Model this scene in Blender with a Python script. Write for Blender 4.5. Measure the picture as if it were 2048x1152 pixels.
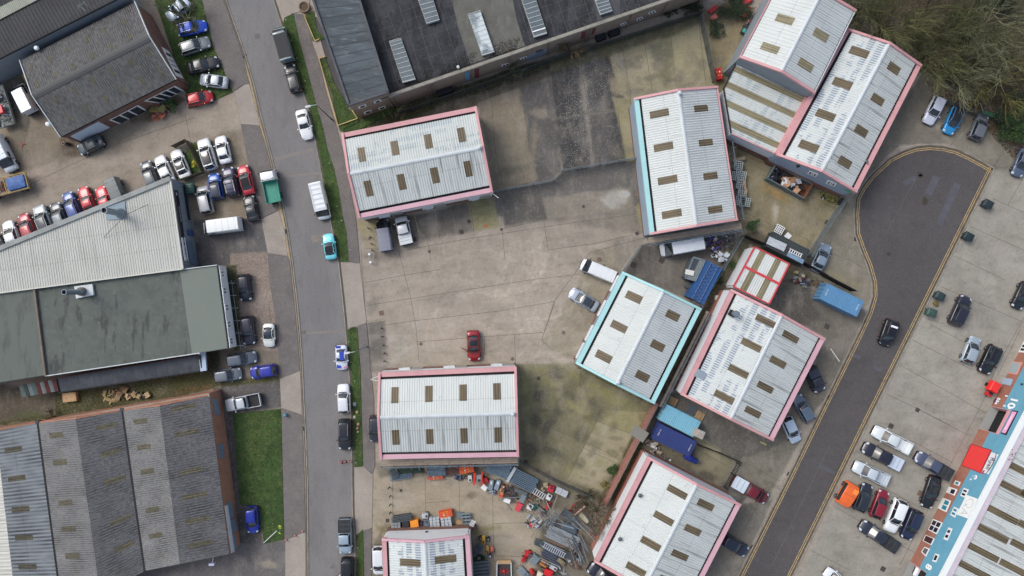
import bpy, bmesh, math, random
import numpy as np
from mathutils import Vector, Matrix
for _o in list(bpy.data.objects): bpy.data.objects.remove(_o)
S = bpy.context.scene; C = S.collection
random.seed(7)
# ---------------------------------------------------------------- camera, sky, sun, exposure
H = 97.5; PPM = 14.0            # drone height in metres, photo pixels per metre on the ground
cam = bpy.data.cameras.new('camera'); co = bpy.data.objects.new('camera', cam); C.objects.link(co)
co.location = (0,0, H); co.rotation_euler = (0,0,0)
cam.sensor_width = 36; cam.lens = 36 * H / (2048 / PPM); cam.clip_start = 1; cam.clip_end = 6000
S.camera = co
SUN_DIR = Vector((-0.80,0.52,0.0)).normalized()      # towards the sun, upper left of the photo
SUN_EL = math.radians(48)
W = bpy.data.worlds.new('World'); S.world = W; W.use_nodes = True
nt = W.node_tree; bg = nt.nodes['Background']
sky = nt.nodes.new('ShaderNodeTexSky'); sky.sky_type = 'NISHITA'; sky.sun_disc = False
sky.sun_elevation = SUN_EL; sky.sun_rotation = math.atan2(SUN_DIR.x, SUN_DIR.y)
sky.air_density = 1.0; sky.dust_density = 3.5; sky.ozone_density = 1.0
hs = nt.nodes.new('ShaderNodeHueSaturation'); hs.inputs['Saturation'].default_value = 0.72      # thin overcast greys the blue
nt.links.new(sky.outputs[0], hs.inputs['Color']); nt.links.new(hs.outputs[0], bg.inputs[0]); bg.inputs[1].default_value = 0.15
sl = bpy.data.lights.new('sun', 'SUN'); sl.energy = 1.1; sl.angle = math.radians(24); sl.color = (1.0,0.98,0.95)
so = bpy.data.objects.new('sun', sl); C.objects.link(so); so.location = (-60,40,90)
_d = Vector((SUN_DIR.x * math.cos(SUN_EL), SUN_DIR.y * math.cos(SUN_EL), math.sin(SUN_EL)))
so.rotation_euler = _d.to_track_quat('Z', 'Y').to_euler()
S.view_settings.view_transform = 'Standard'; S.view_settings.look = 'None'
S.view_settings.exposure = 0.27; S.view_settings.gamma = 1
# ---------------------------------------------------------------- helpers
def P(px, py, z=0.0):
    k = (H - z) / H / PPM
    return Vector(((px - 1024) * k, (576 - py) * k, z))
def PL(pts, z=0.0): return [P(x, y, z) for x, y in pts]
def lin(v):
    v /= 255.0
    return v / 12.92 if v <= 0.04045 else ((v + 0.055) / 1.055) ** 2.4
def c(r, g, b): return (lin(r), lin(g), lin(b))
_m = {}
def M(name, col, layers=(), rough=0.85, metal=0.0, coat=0.0, coord='Object', bump=None, spec=0.5, emit=0):
    """layers: (rgb, scale, (sx,sy,sz), lo, hi, amount) noise layers mixed over the base colour"""
    if name in _m: return _m[name]
    m = bpy.data.materials.new(name); m.use_nodes = True; t = m.node_tree; n = t.nodes; L = t.links
    b = n['Principled BSDF']
    b.inputs['Roughness'].default_value = rough; b.inputs['Metallic'].default_value = metal
    b.inputs['Coat Weight'].default_value = coat; b.inputs['Coat Roughness'].default_value = 0.08
    b.inputs['Specular IOR Level'].default_value = spec
    tc = n.new('ShaderNodeTexCoord')
    cur = None
    if isinstance(col, str):
        a = n.new('ShaderNodeAttribute'); a.attribute_name = col; cur = a.outputs['Color']
    for i, ly in enumerate(layers):
        rgb, sc, st, lo, hi, amt = ly
        mp = n.new('ShaderNodeMapping'); mp.inputs['Scale'].default_value = st
        mp.inputs['Location'].default_value = (i * 3.7, i * 1.9, i * 5.1)
        L.new(tc.outputs[coord], mp.inputs[0])
        nz = n.new('ShaderNodeTexNoise'); nz.inputs['Scale'].default_value = sc; nz.inputs['Detail'].default_value = 5
        nz.inputs['Roughness'].default_value = 0.62
        L.new(mp.outputs[0], nz.inputs['Vector'])
        mr = n.new('ShaderNodeMapRange'); mr.inputs[1].default_value = lo; mr.inputs[2].default_value = hi
        mr.inputs[3].default_value = 0; mr.inputs[4].default_value = amt
        L.new(nz.outputs[0], mr.inputs[0])
        mx = n.new('ShaderNodeMix'); mx.data_type = 'RGBA'
        L.new(mr.outputs[0], mx.inputs[0])
        if cur is None: mx.inputs[6].default_value = (*col, 1)
        else: L.new(cur, mx.inputs[6])
        mx.inputs[7].default_value = (*rgb, 1)
        cur = mx.outputs[2]
    if cur is None: b.inputs['Base Color'].default_value = (*col, 1)
    else: L.new(cur, b.inputs['Base Color'])
    if bump:
        nz = n.new('ShaderNodeTexNoise'); nz.inputs['Scale'].default_value = bump[0]; nz.inputs['Detail'].default_value = 4
        L.new(tc.outputs[coord], nz.inputs['Vector'])
        bp = n.new('ShaderNodeBump'); bp.inputs['Strength'].default_value = bump[1]; bp.inputs['Distance'].default_value = 0.05
        L.new(nz.outputs[0], bp.inputs['Height']); L.new(bp.outputs[0], b.inputs['Normal'])
    if emit:
        b.inputs['Emission Color'].default_value = (*col, 1); b.inputs['Emission Strength'].default_value = emit
    _m[name] = m
    return m
def offs(o):
    v = Vector((0,0,0))
    while o: v += o.location; o = o.parent
    return v
class MB:
    def __init__(s): s.v = []; s.f = []; s.uv = []; s.mi = []
    def add(s, vs, fs, uvs=None, mi=0):
        b = len(s.v); s.v += [tuple(p) for p in vs]; s.f += [tuple(i + b for i in f) for f in fs]
        s.uv += list(uvs) if uvs else [(0.0,0.0)] * len(vs); s.mi += [mi] * len(fs)
        return s
    def prism(s, poly, z0, z1, mi=0):
        n = len(poly); pts = [(p[0], p[1]) for p in poly]
        ar = sum(pts[i][0] * pts[(i + 1) % n][1] - pts[(i + 1) % n][0] * pts[i][1] for i in range(n))
        if ar < 0: pts.reverse()
        vs = [(x, y, z0) for x, y in pts] + [(x, y, z1) for x, y in pts]
        fs = [tuple(range(n - 1,-1,-1)), tuple(range(n, 2 * n))] + [(i, (i + 1) % n, n + (i + 1) % n, n + i) for i in range(n)]
        return s.add(vs, fs, [(x, y) for x, y, z in vs], mi)
    def hexa(s, q, mi=0):      # 8 points: bottom 0-3 ccw, top 4-7
        return s.add(q, [(3,2,1,0),(4,5,6,7),(0,1,5,4),(1,2,6,5),(2,3,7,6),(3,0,4,7)], None, mi)
    def box(s, ce, sz, rz=0, mi=0, m=None):
        cx, cy, cz = ce; a, b, h = sz[0] / 2, sz[1] / 2, sz[2] / 2; co_, si = math.cos(rz), math.sin(rz)
        q = []
        for dz in (-h, h):
            for dx, dy in ((-a, -b),(a, -b),(a, b),(-a, b)):
                p = Vector((cx + dx * co_ - dy * si, cy + dx * si + dy * co_, cz + dz))
                if m is not None: p = m @ p
                q.append(p)
        return s.hexa(q, mi)
    def rbox(s, ce, sz, r=0.05, mi=0, top=0.85):   # box with tapered, chamfered top
        cx, cy, cz = ce; a, b, h = sz[0] / 2, sz[1] / 2, sz[2] / 2
        def ring(f, z, r):
            A, B = a * f, b * f
            return [(cx + x, cy + y, z) for x, y in ((-A + r, -B),(A - r, -B),(A, -B + r),(A, B - r),(A - r, B),(-A + r, B),(-A, B - r),(-A, -B + r))]
        return s.loft([ring(1, cz - h, r), ring(1, cz + h - r, r), ring(top, cz + h, r)], mi)
    def bar(s, p0, p1, w, h, mi=0):  # rectangular bar between two points
        p0 = Vector(p0); p1 = Vector(p1); d = (p1 - p0)
        if d.length < 1e-6: return s
        d.normalize(); up = Vector((0,0,1)) if abs(d.z) < .95 else Vector((1,0,0))
        sd = d.cross(up).normalized(); up = sd.cross(d)
        q = []
        for p in (p0, p1):
            q.append([p + sd * a * w / 2 + up * b * h / 2 for a, b in ((-1,-1),(1,-1),(1,1),(-1,1))])
        return s.loft(q, mi)
    def loft(s, rings, mi=0, caps=True):
        n = len(rings[0]); vs = [p for r in rings for p in r]; fs = []
        for i in range(len(rings) - 1):
            for j in range(n):
                fs.append((i * n + j, i * n + (j + 1) % n, (i + 1) * n + (j + 1) % n, (i + 1) * n + j))
        if caps: fs += [tuple(range(n - 1,-1,-1)), tuple(range((len(rings) - 1) * n, len(rings) * n))]
        return s.add(vs, fs, None, mi)
    def tube(s, path, rad, n=6, mi=0, caps=True):
        path = [Vector(p) for p in path]; rings = []
        for i, p in enumerate(path):
            d = (path[min(i + 1, len(path) - 1)] - path[max(i - 1,0)])
            d = d.normalized() if d.length > 1e-9 else Vector((0,0,1))
            up = Vector((0,0,1)) if abs(d.z) < .9 else Vector((1,0,0))
            a = d.cross(up).normalized(); b = a.cross(d)
            r = rad[i] if isinstance(rad, (list, tuple)) else rad
            rings.append([p + a * r * math.cos(2 * math.pi * k / n) + b * r * math.sin(2 * math.pi * k / n) for k in range(n)])
        return s.loft(rings, mi, caps)
    def cyl(s, ce, r, z0, z1, n=14, r2=None, mi=0):
        return s.tube([(ce[0], ce[1], z0),(ce[0], ce[1], z1)], [r, r if r2 is None else r2], n, mi)
    def lathe(s, ce, prof, n=14, mi=0):
        rings = [[(ce[0] + r * math.cos(2 * math.pi * k / n), ce[1] + r * math.sin(2 * math.pi * k / n), ce[2] + z) for k in range(n)] for r, z in prof]
        return s.loft(rings, mi)
    def corr(s, A, B, Cc, D, pitch=.33, depth=.05, u0=0, u1=1, v0=0, v1=1, lift=0, sine=False, over=0):
        """corrugated sheet; A-B along the eave, D-C along the top; ribs run up the slope"""
        A, B, Cc, D = map(Vector, (A, B, Cc, D))
        def pt(u, v): return (A * (1 - u) + B * u) * (1 - v) + (D * (1 - u) + Cc * u) * v
        Lu = (B - A).length; Lv = (D - A).length
        nrm = (B - A).cross(D - A).normalized()
        if nrm.z < 0: nrm = -nrm
        prof = ((0,0),(.25,.5),(.5,1),(.75,.5)) if sine else ((0,0),(.5,0),(.6,1),(.9,1))
        k0 = int(math.floor(u0 * Lu / pitch)); us = []
        k = k0
        while k * pitch <= u1 * Lu:
            for f, h in prof:
                u = (k + f) * pitch / Lu
                if u0 - 1e-6 <= u <= u1 + 1e-6: us.append((u, h))
            k += 1
        if not us or us[0][0] > u0 + 1e-4: us.insert(0,(u0,0))
        if us[-1][0] < u1 - 1e-4: us.append((u1,0))
        vs = []; uv = []; fs = []
        nv = 4 if (v1 - v0) > .5 else 1
        for j in range(nv + 1):
            v = v0 + (v1 - v0) * j / nv
            for u, h in us:
                vs.append(pt(u, v) + nrm * (depth * h + lift)); uv.append((u * Lu, v * Lv))
        n = len(us)
        for j in range(nv):
            for i in range(n - 1): fs.append((j * n + i, j * n + i + 1,(j + 1) * n + i + 1,(j + 1) * n + i))
        return s.add(vs, fs, uv)
    def build(s, name, mat, parent=None, smooth=False, label=None, cat=None, group=None, kind=None, ang=35):
        me = bpy.data.meshes.new(name)
        o_ = offs(parent) if parent else Vector((0,0,0))
        vs = [(x - o_.x, y - o_.y, z - o_.z) for x, y, z in s.v]
        me.from_pydata(vs, [], s.f)
        if any(u != (0.0,0.0) for u in s.uv[:40] + s.uv[-40:]):
            ul = me.uv_layers.new(name='UVMap'); ii = np.empty(len(me.loops), dtype=np.int32); me.loops.foreach_get('vertex_index', ii)
            ul.data.foreach_set('uv', np.array(s.uv, dtype=np.float32)[ii].ravel())
        mats = mat if isinstance(mat, (list, tuple)) else [mat]
        for m_ in mats: me.materials.append(m_)
        if len(mats) > 1: me.polygons.foreach_set('material_index', s.mi)
        if smooth:
            me.shade_smooth(); me.set_sharp_from_angle(angle=math.radians(ang))
        me.update()
        ob = bpy.data.objects.new(name, me); C.objects.link(ob)
        if parent: ob.parent = parent
        if label: ob['label'] = label
        if cat: ob['category'] = cat
        if group: ob['group'] = group
        if kind: ob['kind'] = kind
        return ob
def thing(name, label, cat, loc=(0,0,0), group=None, rz=0):
    o = bpy.data.objects.new(name, None); C.objects.link(o); o.empty_display_size = .3
    o.location = loc; o.rotation_euler = (0,0, rz); o['label'] = label; o['category'] = cat
    if group: o['group'] = group
    return o
def put(root, loc, rz=0):       # move a locally built thing to its place
    root.location = loc; root.rotation_euler = (0,0, rz); return root
def seg(x1, y1, x2, y2, z=0.0, zz=0.0):
    """centre, heading and length in metres between two photo points seen at height zz"""
    a = P(x1, y1, zz); b = P(x2, y2, zz); m = (a + b) / 2
    return Vector((m.x, m.y, z)), math.atan2(b.y - a.y, b.x - a.x),(b - a).length
def sheet(name, pts, z, mat, kind='structure', z0=None):
    mb=MB();poly = PL(pts)
    if z0 is None:
        n = len(poly); ar = sum(poly[i].x * poly[(i + 1) % n].y - poly[(i + 1) % n].x * poly[i].y for i in range(n))
        if ar < 0: poly.reverse()
        mb.add([(p.x, p.y, z) for p in poly], [tuple(range(n))], [(p.x, p.y) for p in poly])
    else: mb.prism(poly, z0, z)
    return mb.build(name, mat, kind=kind)
def ribbon(mb, pts, w, z, off=0.0, z0=None):
    """flat strip of width w along world points, shifted sideways by off"""
    pts = [Vector((p[0], p[1])) for p in pts]; L = []; R = []
    for i, p in enumerate(pts):
        d = (pts[min(i + 1, len(pts) - 1)] - pts[max(i - 1,0)]).normalized(); nn = Vector((-d.y, d.x))
        L.append(p + nn * (off + w / 2)); R.append(p + nn * (off - w / 2))
    n = len(pts)
    if z0 is None:
        vs = [(p.x, p.y, z) for p in R] + [(p.x, p.y, z) for p in L]
        mb.add(vs, [(i, i + 1, n + i + 1, n + i) for i in range(n - 1)], [(v[0], v[1]) for v in vs])
    else:
        for i in range(n - 1): mb.prism([R[i], R[i + 1], L[i + 1], L[i]], z0, z)
def on_wall(px, py, A, B):
    """point where the camera ray through a photo pixel meets the vertical plane through A and B"""
    nx, ny = (B - A).y, -(B - A).x; l = math.hypot(nx, ny); nx /= l; ny /= l
    d = A.x * nx + A.y * ny; q = P(px, py); k = d / (q.x * nx + q.y * ny)
    return Vector((q.x * k, q.y * k, H * (1 - k)))
def wallpoly(mb, pts, A, B, t=.06, back=0.02):
    """a thin panel standing proud of the wall through A-B (outside is the side facing the camera foot)"""
    nx, ny = (B - A).y, -(B - A).x; l = math.hypot(nx, ny); n_ = Vector((nx / l, ny / l, 0))
    if A.dot(n_) > 0: n_ = -n_
    p = [on_wall(x, y, A, B) for x, y in pts] if not isinstance(pts[0], Vector) else pts
    m = len(p); cr = Vector((0,0,0))
    for i in range(m): cr += p[i].cross(p[(i + 1) % m])
    if cr.dot(n_) < 0: p.reverse()
    vs = [q - n_ * back for q in p] + [q + n_ * t for q in p]
    mb.add(vs, [tuple(range(m - 1,-1,-1)), tuple(range(m, 2 * m))] + [(i, (i + 1) % m, m + (i + 1) % m, m + i) for i in range(m)])
    return n_
def wtext(txt, ce, xdir, up, size, mat, parent, name='lettering', depth=.02, bold=0.0):
    """lettering as a real mesh; returns the object"""
    cu = bpy.data.curves.new(name, 'FONT'); cu.body = txt; cu.size = size; cu.align_x = 'CENTER'; cu.align_y = 'CENTER'
    cu.extrude = depth; cu.offset = bold
    to = bpy.data.objects.new('tmp', cu); C.objects.link(to)
    dg = bpy.context.evaluated_depsgraph_get(); dg.update()
    me = bpy.data.meshes.new_from_object(to.evaluated_get(dg)); bpy.data.objects.remove(to); me.name = name
    x = Vector(xdir).normalized(); y = Vector(up).normalized(); z = x.cross(y)
    mt = Matrix((x, y, z)).transposed().to_4x4(); mt.translation = Vector(ce) - offs(parent)
    me.transform(mt); me.materials.clear(); me.materials.append(mat)
    ob = bpy.data.objects.new(name, me); C.objects.link(ob); ob.parent = parent
    return ob
# ---------------------------------------------------------------- ground: one sheet, its paving tones painted per vertex
class VN:                       # value noise on photo pixels
    def __init__(s, seed): s.t = np.random.RandomState(seed).rand(256,256)
    def __call__(s, x, y, sc):
        x = x / sc; y = y / sc; xi = np.floor(x).astype(int); yi = np.floor(y).astype(int); fx = x - xi; fy = y - yi
        fx = fx * fx * (3 - 2 * fx); fy = fy * fy * (3 - 2 * fy); t = s.t
        g = lambda a, b: t[a & 255, b & 255]
        return (g(xi, yi) * (1 - fx) + g(xi + 1, yi) * fx) * (1 - fy) + (g(xi, yi + 1) * (1 - fx) + g(xi + 1, yi + 1) * fx) * fy
    def fbm(s, x, y, sc, o=4):
        r = 0; a = 1; w = 0
        for k in range(o): r = r + a * s(x + k * 37.1, y + k * 91.7, sc / 2 ** k); w += a; a *= .55
        return r / w
def axis(lo, hi, st): return np.concatenate([[-2500,-600,-200,-110], np.arange(lo, hi + st / 2, st), [110,200,600,2500]])
gx = axis(-78,78,.22); gy = axis(-46,46,.22)
GX, GY = np.meshgrid(gx, gy); NX, NY = len(gx), len(gy)
X = GX.ravel(); Y = GY.ravel(); PXX = 1024 + X * PPM; PYY = 576 - Y * PPM
vn = VN(3); vn2 = VN(11)
col = np.empty((len(X),3)); col[:] = c(160,151,140)
def sd(poly, x, y):
    d = np.full(x.shape, 1e9); ins = np.zeros(x.shape, bool); n = len(poly)
    for i in range(n):
        ax, ay = poly[i]; bx, by = poly[(i + 1) % n]; ex, ey = bx - ax, by - ay; wx, wy = x - ax, y - ay
        t = np.clip((wx * ex + wy * ey) / (ex * ex + ey * ey + 1e-9),0,1)
        d = np.minimum(d, (wx - t * ex) ** 2 + (wy - t * ey) ** 2)
        cr = ((ay > y) != (by > y)); 
        with np.errstate(divide='ignore', invalid='ignore'): xi = (bx - ax) * (y - ay) / (by - ay + 1e-12) + ax
        ins ^= cr & (x < xi)
    return np.where(ins, -np.sqrt(d), np.sqrt(d))
def paint(poly, rgb, soft=3, amp=0, nsc=40, op=1.0, seed=0, patchy=0):
    xs = [p[0] for p in poly]; ys = [p[1] for p in poly]; m = soft + amp + 4
    k = np.where((PXX > min(xs) - m) & (PXX < max(xs) + m) & (PYY > min(ys) - m) & (PYY < max(ys) + m))[0]
    if len(k) == 0: return
    x, y = PXX[k], PYY[k]; d = sd(poly, x, y)
    if amp: d = d + (vn.fbm(x + seed * 131, y + seed * 57, nsc, 5) - .5) * 2.6 * amp
    a = np.clip(.5 - d / soft, 0,1) * op
    if patchy: a = a * np.clip((vn2.fbm(x + seed * 71, y - seed * 33, nsc, 5) - (.5 - .16)) / .2 + (1 - patchy),0,1)
    col[k] += (np.array(c(*rgb)) - col[k]) * a[:, None]
def blob(cx, cy, rx, ry, rgb, op=.6, ang=0, seed=0, soft=.6):
    m = max(rx, ry) * 1.8
    k = np.where((abs(PXX - cx) < m) & (abs(PYY - cy) < m))[0]; x, y = PXX[k] - cx, PYY[k] - cy
    a = math.radians(ang); u = (x * math.cos(a) + y * math.sin(a)) / rx; v = (-x * math.sin(a) + y * math.cos(a)) / ry
    d = np.sqrt(u * u + v * v) + (vn.fbm(PXX[k] + seed * 17, PYY[k], 26,5) - .5) * 1.3
    w = np.clip((1 - d) / soft, 0,1) * op
    col[k] += (np.array(c(*rgb)) - col[k]) * w[:, None]
# left estate
paint([(-200,-200),(560,-200),(520,230),(600,700),(610,1400),(-200,1400)], (146,135,122),4)
paint([(-200,100),(150,60),(125,280),(60,340),(-200,330)], (88,84,76),10,8,40)
paint([(64,235),(112,232),(150,300),(130,335),(60,352),(50,285)], (134,124,108),5,2)
paint([(-50,260),(45,240),(60,340),(-50,360)], (128,118,102),14,8)
paint([(-50,352),(60,345),(230,262),(380,208),(470,196),(486,262),(350,300),(200,365),(-50,470)], (158,147,134),8,5)
paint([(-50,392),(90,372),(80,400),(-50,430)], (110,103,95),12,6, op=.7)
paint([(110,300),(180,262),(280,235),(330,212),(240,300),(120,330)], (118,110,98),14,8, op=.8)
paint([(118,276),(170,262),(190,300),(150,318),(126,312)], (92,80,66),6,5)
paint([(255,215),(345,182),(372,200),(300,243),(262,244)], (94,82,68),6,4)
paint([(350,300),(470,262),(497,330),(530,430),(388,445),(350,350)], (134,123,107),5,4)
paint([(386,440),(522,436),(538,507),(460,530),(392,536)], (93,90,90),3)
paint([(455,455),(522,438),(538,507),(460,530)], (99,96,95),2)
paint([(384,470),(400,470),(404,535),(392,538)], (78,76,75),6)
paint([(462,508),(538,505),(552,640),(560,702),(468,704),(455,560)], (150,136,126),4,2)
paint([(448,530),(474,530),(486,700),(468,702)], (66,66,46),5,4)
paint([(425,700),(560,700),(562,760),(425,770)], (122,114,102),4,3)
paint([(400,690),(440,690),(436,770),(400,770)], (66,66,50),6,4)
paint([(440,768),(561,757),(564,815),(455,832)], (87,84,84),2)
paint([(-50,780),(110,780),(400,738),(440,760),(565,750),(555,762),(440,775),(330,800),(-50,858)], (82,80,52),6,6,26, seed=2)
paint([(-50,770),(120,775),(115,830),(-50,850)], (84,78,66),10,8,40)
blob(395,778,50,8,(120,86,58),.6,-8); blob(60,830,40,10,(70,86,45),.6); blob(300,778,90,12,(98,98,60),.6,-8)
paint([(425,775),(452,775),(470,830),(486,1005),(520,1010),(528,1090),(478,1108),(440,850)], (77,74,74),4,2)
paint([(-50,1200),(300,1130),(360,1110),(480,1088),(572,1080),(572,1400),(-50,1400)], (98,95,95),3)
blob(535,1128,20,8,(150,142,128),.7,10); blob(505,1120,14,10,(80,77,74),.6)
# yard north of the centre
paint([(690,262),(960,170),(1110,118),(1112,160),(950,216),(700,285)], (92,86,72),6,5)
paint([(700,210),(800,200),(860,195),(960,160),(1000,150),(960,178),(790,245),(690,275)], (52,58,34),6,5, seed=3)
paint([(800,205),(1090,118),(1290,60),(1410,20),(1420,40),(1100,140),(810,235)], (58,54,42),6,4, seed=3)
paint([(955,205),(1110,150),(1123,345),(986,384),(975,300)], (134,126,110),3,1)
paint([(1045,178),(1115,150),(1124,345),(1078,362),(1062,300),(1050,230)], (92,90,88),8,9,36, seed=5)
blob(1068,290,14,42,(140,130,112),.8,4); blob(1080,225,22,12,(150,141,124),.55,20); blob(1030,340,50,12,(96,94,82),.6,-14)
paint([(1098,120),(1240,96),(1262,325),(1126,345)], (64,64,64),4,2)
paint([(1150,110),(1200,100),(1222,330),(1178,336)], (94,92,90),12,8,50, seed=9, op=.6)
paint([(1158,112),(1166,111),(1190,336),(1180,337)], (132,128,120),5,3,14, op=.75)
paint([(1100,236),(1250,216),(1252,221),(1101,241)], (120,116,108),4,2,14, op=.6)
blob(1136,180,22,40,(60,61,64),.6,0); blob(1200,180,26,30,(58,59,62),.6,0,3); blob(1150,300,30,26,(62,62,64),.5,0,5)
paint([(1218,110),(1250,96),(1420,40),(1432,172),(1264,196),(1240,190)], (142,136,112),3,3)
paint([(1300,90),(1345,80),(1350,165),(1330,175),(1310,140)], (104,102,84),10,9,28, seed=4, op=.8)
blob(1285,130,40,24,(160,152,130),.7); blob(1375,130,36,34,(158,150,118),.7); blob(1350,60,40,14,(118,114,82),.6,-18)
blob(1240,120,16,12,(150,146,138),.5); blob(1230,172,12,22,(146,136,116),.8,-16)
paint([(1098,118),(1410,22),(1420,44),(1240,106),(1098,146)], (98,94,72),6,5, seed=6)
paint([(1225,195),(1262,196),(1296,465),(1276,474),(1250,300)], (140,134,106),4,3)
paint([(986,384),(1126,346),(1268,322),(1284,400),(1250,430),(1100,450),(990,430)], (100,98,94),3,2)
paint([(1100,395),(1262,375),(1285,470),(1270,478),(1095,500)], (112,108,102),4,4, seed=7)
paint([(1085,398),(1262,374),(1268,420),(1090,440)], (136,130,118),6,4,30, op=.9)
blob(1225,398,36,18,(172,170,164),.7,-8); blob(1250,388,14,8,(190,190,188),.7)
paint([(1075,442),(1265,420),(1276,474),(1090,497)], (124,118,108),4,2)
paint([(780,440),(985,394),(1003,455),(880,478),(792,500)], (106,101,94),4,3, seed=8)
paint([(935,405),(986,392),(1000,455),(948,464)], (134,130,98),2,1)
paint([(712,444),(760,435),(765,500),(735,500)], (150,142,112),5,3)
paint([(1003,394),(1080,378),(1096,440),(1010,457)], (96,93,88),3,2)
paint([(720,500),(1090,440),(1300,470),(1210,560),(1140,730),(735,740),(722,600)], (162,152,140),8,3, op=.75)
paint([(1290,478),(1240,545),(1160,724),(1085,690),(1140,590),(1185,500)], (143,136,120),8,8, seed=9, op=.9)
paint([(1225,478),(1292,472),(1275,500),(1240,545),(1220,560),(1230,510)], (128,122,112),6,4)
paint([(735,645),(770,640),(775,740),(742,745)], (104,101,96),6,5, op=.85)
blob(800,690,28,40,(178,174,164),.7); blob(830,655,14,14,(178,172,162),.5); blob(900,650,20,8,(178,172,162),.5)
blob(945,735,200,8,(112,106,94),.5,-2); blob(745,610,14,22,(120,116,108),.6); blob(1200,505,16,6,(120,115,106),.6,20)
blob(755,515,30,14,(112,108,100),.6); blob(880,600,60,20,(132,126,117),.5,-20); blob(980,560,60,20,(146,138,128),.5,-10)
# yard behind the middle unit
paint([(1036,728),(1150,726),(1312,812),(1205,1008),(1110,970),(1040,925)], (120,116,90),3,2)
paint([(1195,843),(1267,869),(1216,993),(1135,958)], (162,154,128),2,1)
paint([(1206,820),(1295,826),(1267,869),(1195,843)], (150,144,108),2,2)
for b in [(1078,790,12,34,0),(1110,745,20,26,30),(1120,820,20,26,20),(1140,790,26,16,40),(1072,845,14,20,0),(1110,905,40,9,28),(1160,870,14,16,0),(1180,800,26,12,35),(1058,900,24,16,10),(1098,850,10,40,30)]:
    blob(b[0], b[1], b[2], b[3], (82,80,70),.75, b[4], seed=b[0])
blob(1150,750,60,14,(136,134,90),.6,30); blob(1240,800,60,16,(138,136,92),.6,30); blob(1170,985,40,16,(96,90,74),.7,20)
blob(1050,790,10,50,(140,138,98),.5)
# hire yard
paint([(748,928),(1045,922),(1185,990),(1200,1300),(740,1300),(738,935)], (160,150,132),3,1)
paint([(748,925),(1040,920),(1185,990),(1170,1040),(1060,1000),(1000,950),(940,950),(760,956)], (104,99,86),8,5, op=.85)
paint([(1080,1050),(1190,1020),(1210,1200),(1040,1200),(1080,1120)], (92,87,76),12,8, op=.85)
paint([(752,1052),(1000,1055),(940,1070),(760,1068)], (126,118,92),8,6)
blob(945,990,16,8,(110,100,82),.8,-10); blob(800,1000,50,20,(172,163,148),.5); blob(1040,1110,40,60,(170,161,146),.5)
paint([(735,1100),(765,1060),(765,1200),(735,1200)], (110,102,88),6,4)
# yards east of the centre
paint([(1415,20),(1510,-20),(1440,240),(1432,170)], (128,118,92),5,3)
blob(1450,30,50,26,(62,62,44),.85,0,2); blob(1465,120,20,24,(150,142,112),.6); blob(1440,170,12,40,(116,112,74),.6)
paint([(1450,240),(1560,318),(1690,395),(1700,420),(1620,510),(1500,470),(1478,440),(1462,300)], (136,127,102),4,3)
blob(1545,385,44,12,(158,128,78),.8,30); blob(1552,428,10,30,(190,184,172),.6); blob(1490,310,26,34,(120,112,74),.6,30)
blob(1655,395,26,22,(112,108,64),.8); blob(1600,440,60,26,(150,142,124),.5,25); blob(1480,400,10,90,(104,96,76),.6,0)
paint([(1700,400),(1722,380),(1712,440),(1745,560),(1740,610),(1700,620),(1600,560),(1615,510)], (132,127,114),4,2)
paint([(1250,545),(1285,488),(1480,455),(1455,580),(1400,610)], (108,103,97),4,2)
paint([(1290,490),(1330,482),(1300,570),(1250,550)], (96,92,88),8,5, op=.8)
paint([(1455,500),(1480,470),(1520,460),(1640,560),(1570,560),(1500,490),(1450,580),(1330,800),(1310,800),(1420,590)], (84,78,62),5,4)
paint([(1560,540),(1680,590),(1735,625),(1650,800),(1560,900),(1530,880),(1650,676),(1540,612)], (112,107,98),4,3)
paint([(1545,570),(1620,560),(1640,640),(1600,655),(1540,612)], (84,81,76),10,8)
blob(1680,690,30,22,(128,123,114),.7); blob(1690,560,50,16,(146,138,108),.5,20)
paint([(1300,800),(1350,782),(1545,884),(1580,900),(1480,1010),(1300,905)], (97,94,89),4,2)
paint([(1378,880),(1400,872),(1468,925),(1440,975),(1370,930)], (126,121,100),4,3)
blob(1425,900,22,12,(156,148,124),.6,25); blob(1415,950,26,10,(62,60,54),.7,20)
paint([(1480,920),(1560,890),(1600,880),(1530,1010),(1440,960)], (122,117,106),5,3)
paint([(1478,1010),(1545,1000),(1470,1160),(1400,1200),(1380,1180)], (116,112,104),4,3)
paint([(1285,905),(1300,840),(1390,900),(1380,945)], (104,98,82),4,4)
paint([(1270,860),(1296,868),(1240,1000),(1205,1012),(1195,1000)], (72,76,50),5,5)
# right yard
paint([(1980,330),(2300,100),(2300,700),(1800,1250),(1560,1250),(1740,840)], (152,148,139),3)
paint([(1700,390),(1840,150),(1990,170),(2100,260),(2100,330),(1990,340),(1900,285),(1800,290)], (116,111,101),4,3)
paint([(1870,250),(1990,262),(2060,300),(2060,345),(1990,338),(1900,290)], (134,129,117),10,6)
paint([(1840,120),(1990,210),(2100,310),(2100,280),(2100,130),(1840,60)], (64,52,40),8,7)
blob(1930,205,50,12,(84,58,40),.8,18); blob(1985,250,30,20,(86,66,50),.7,30); blob(2020,270,30,14,(90,70,56),.7,40)
paint([(1600,-100),(2200,-100),(2200,220),(1980,190),(1850,150),(1690,60)], (50,46,34),12,8)
blob(1895,110,60,40,(82,58,42),.5); blob(2010,200,60,30,(48,60,32),.8)
for i in range(70):
    random.seed(i + 40); a = random.random(); b = random.random()
    blob(1640 + a * 400 + b * 60,1150 - a * 760 + b * 160,14 + 30 * random.random(),8 + 14 * random.random(), random.choice([(170,166,157),(138,134,125),(165,160,150),(130,127,116)]),.35,28, i)
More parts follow.
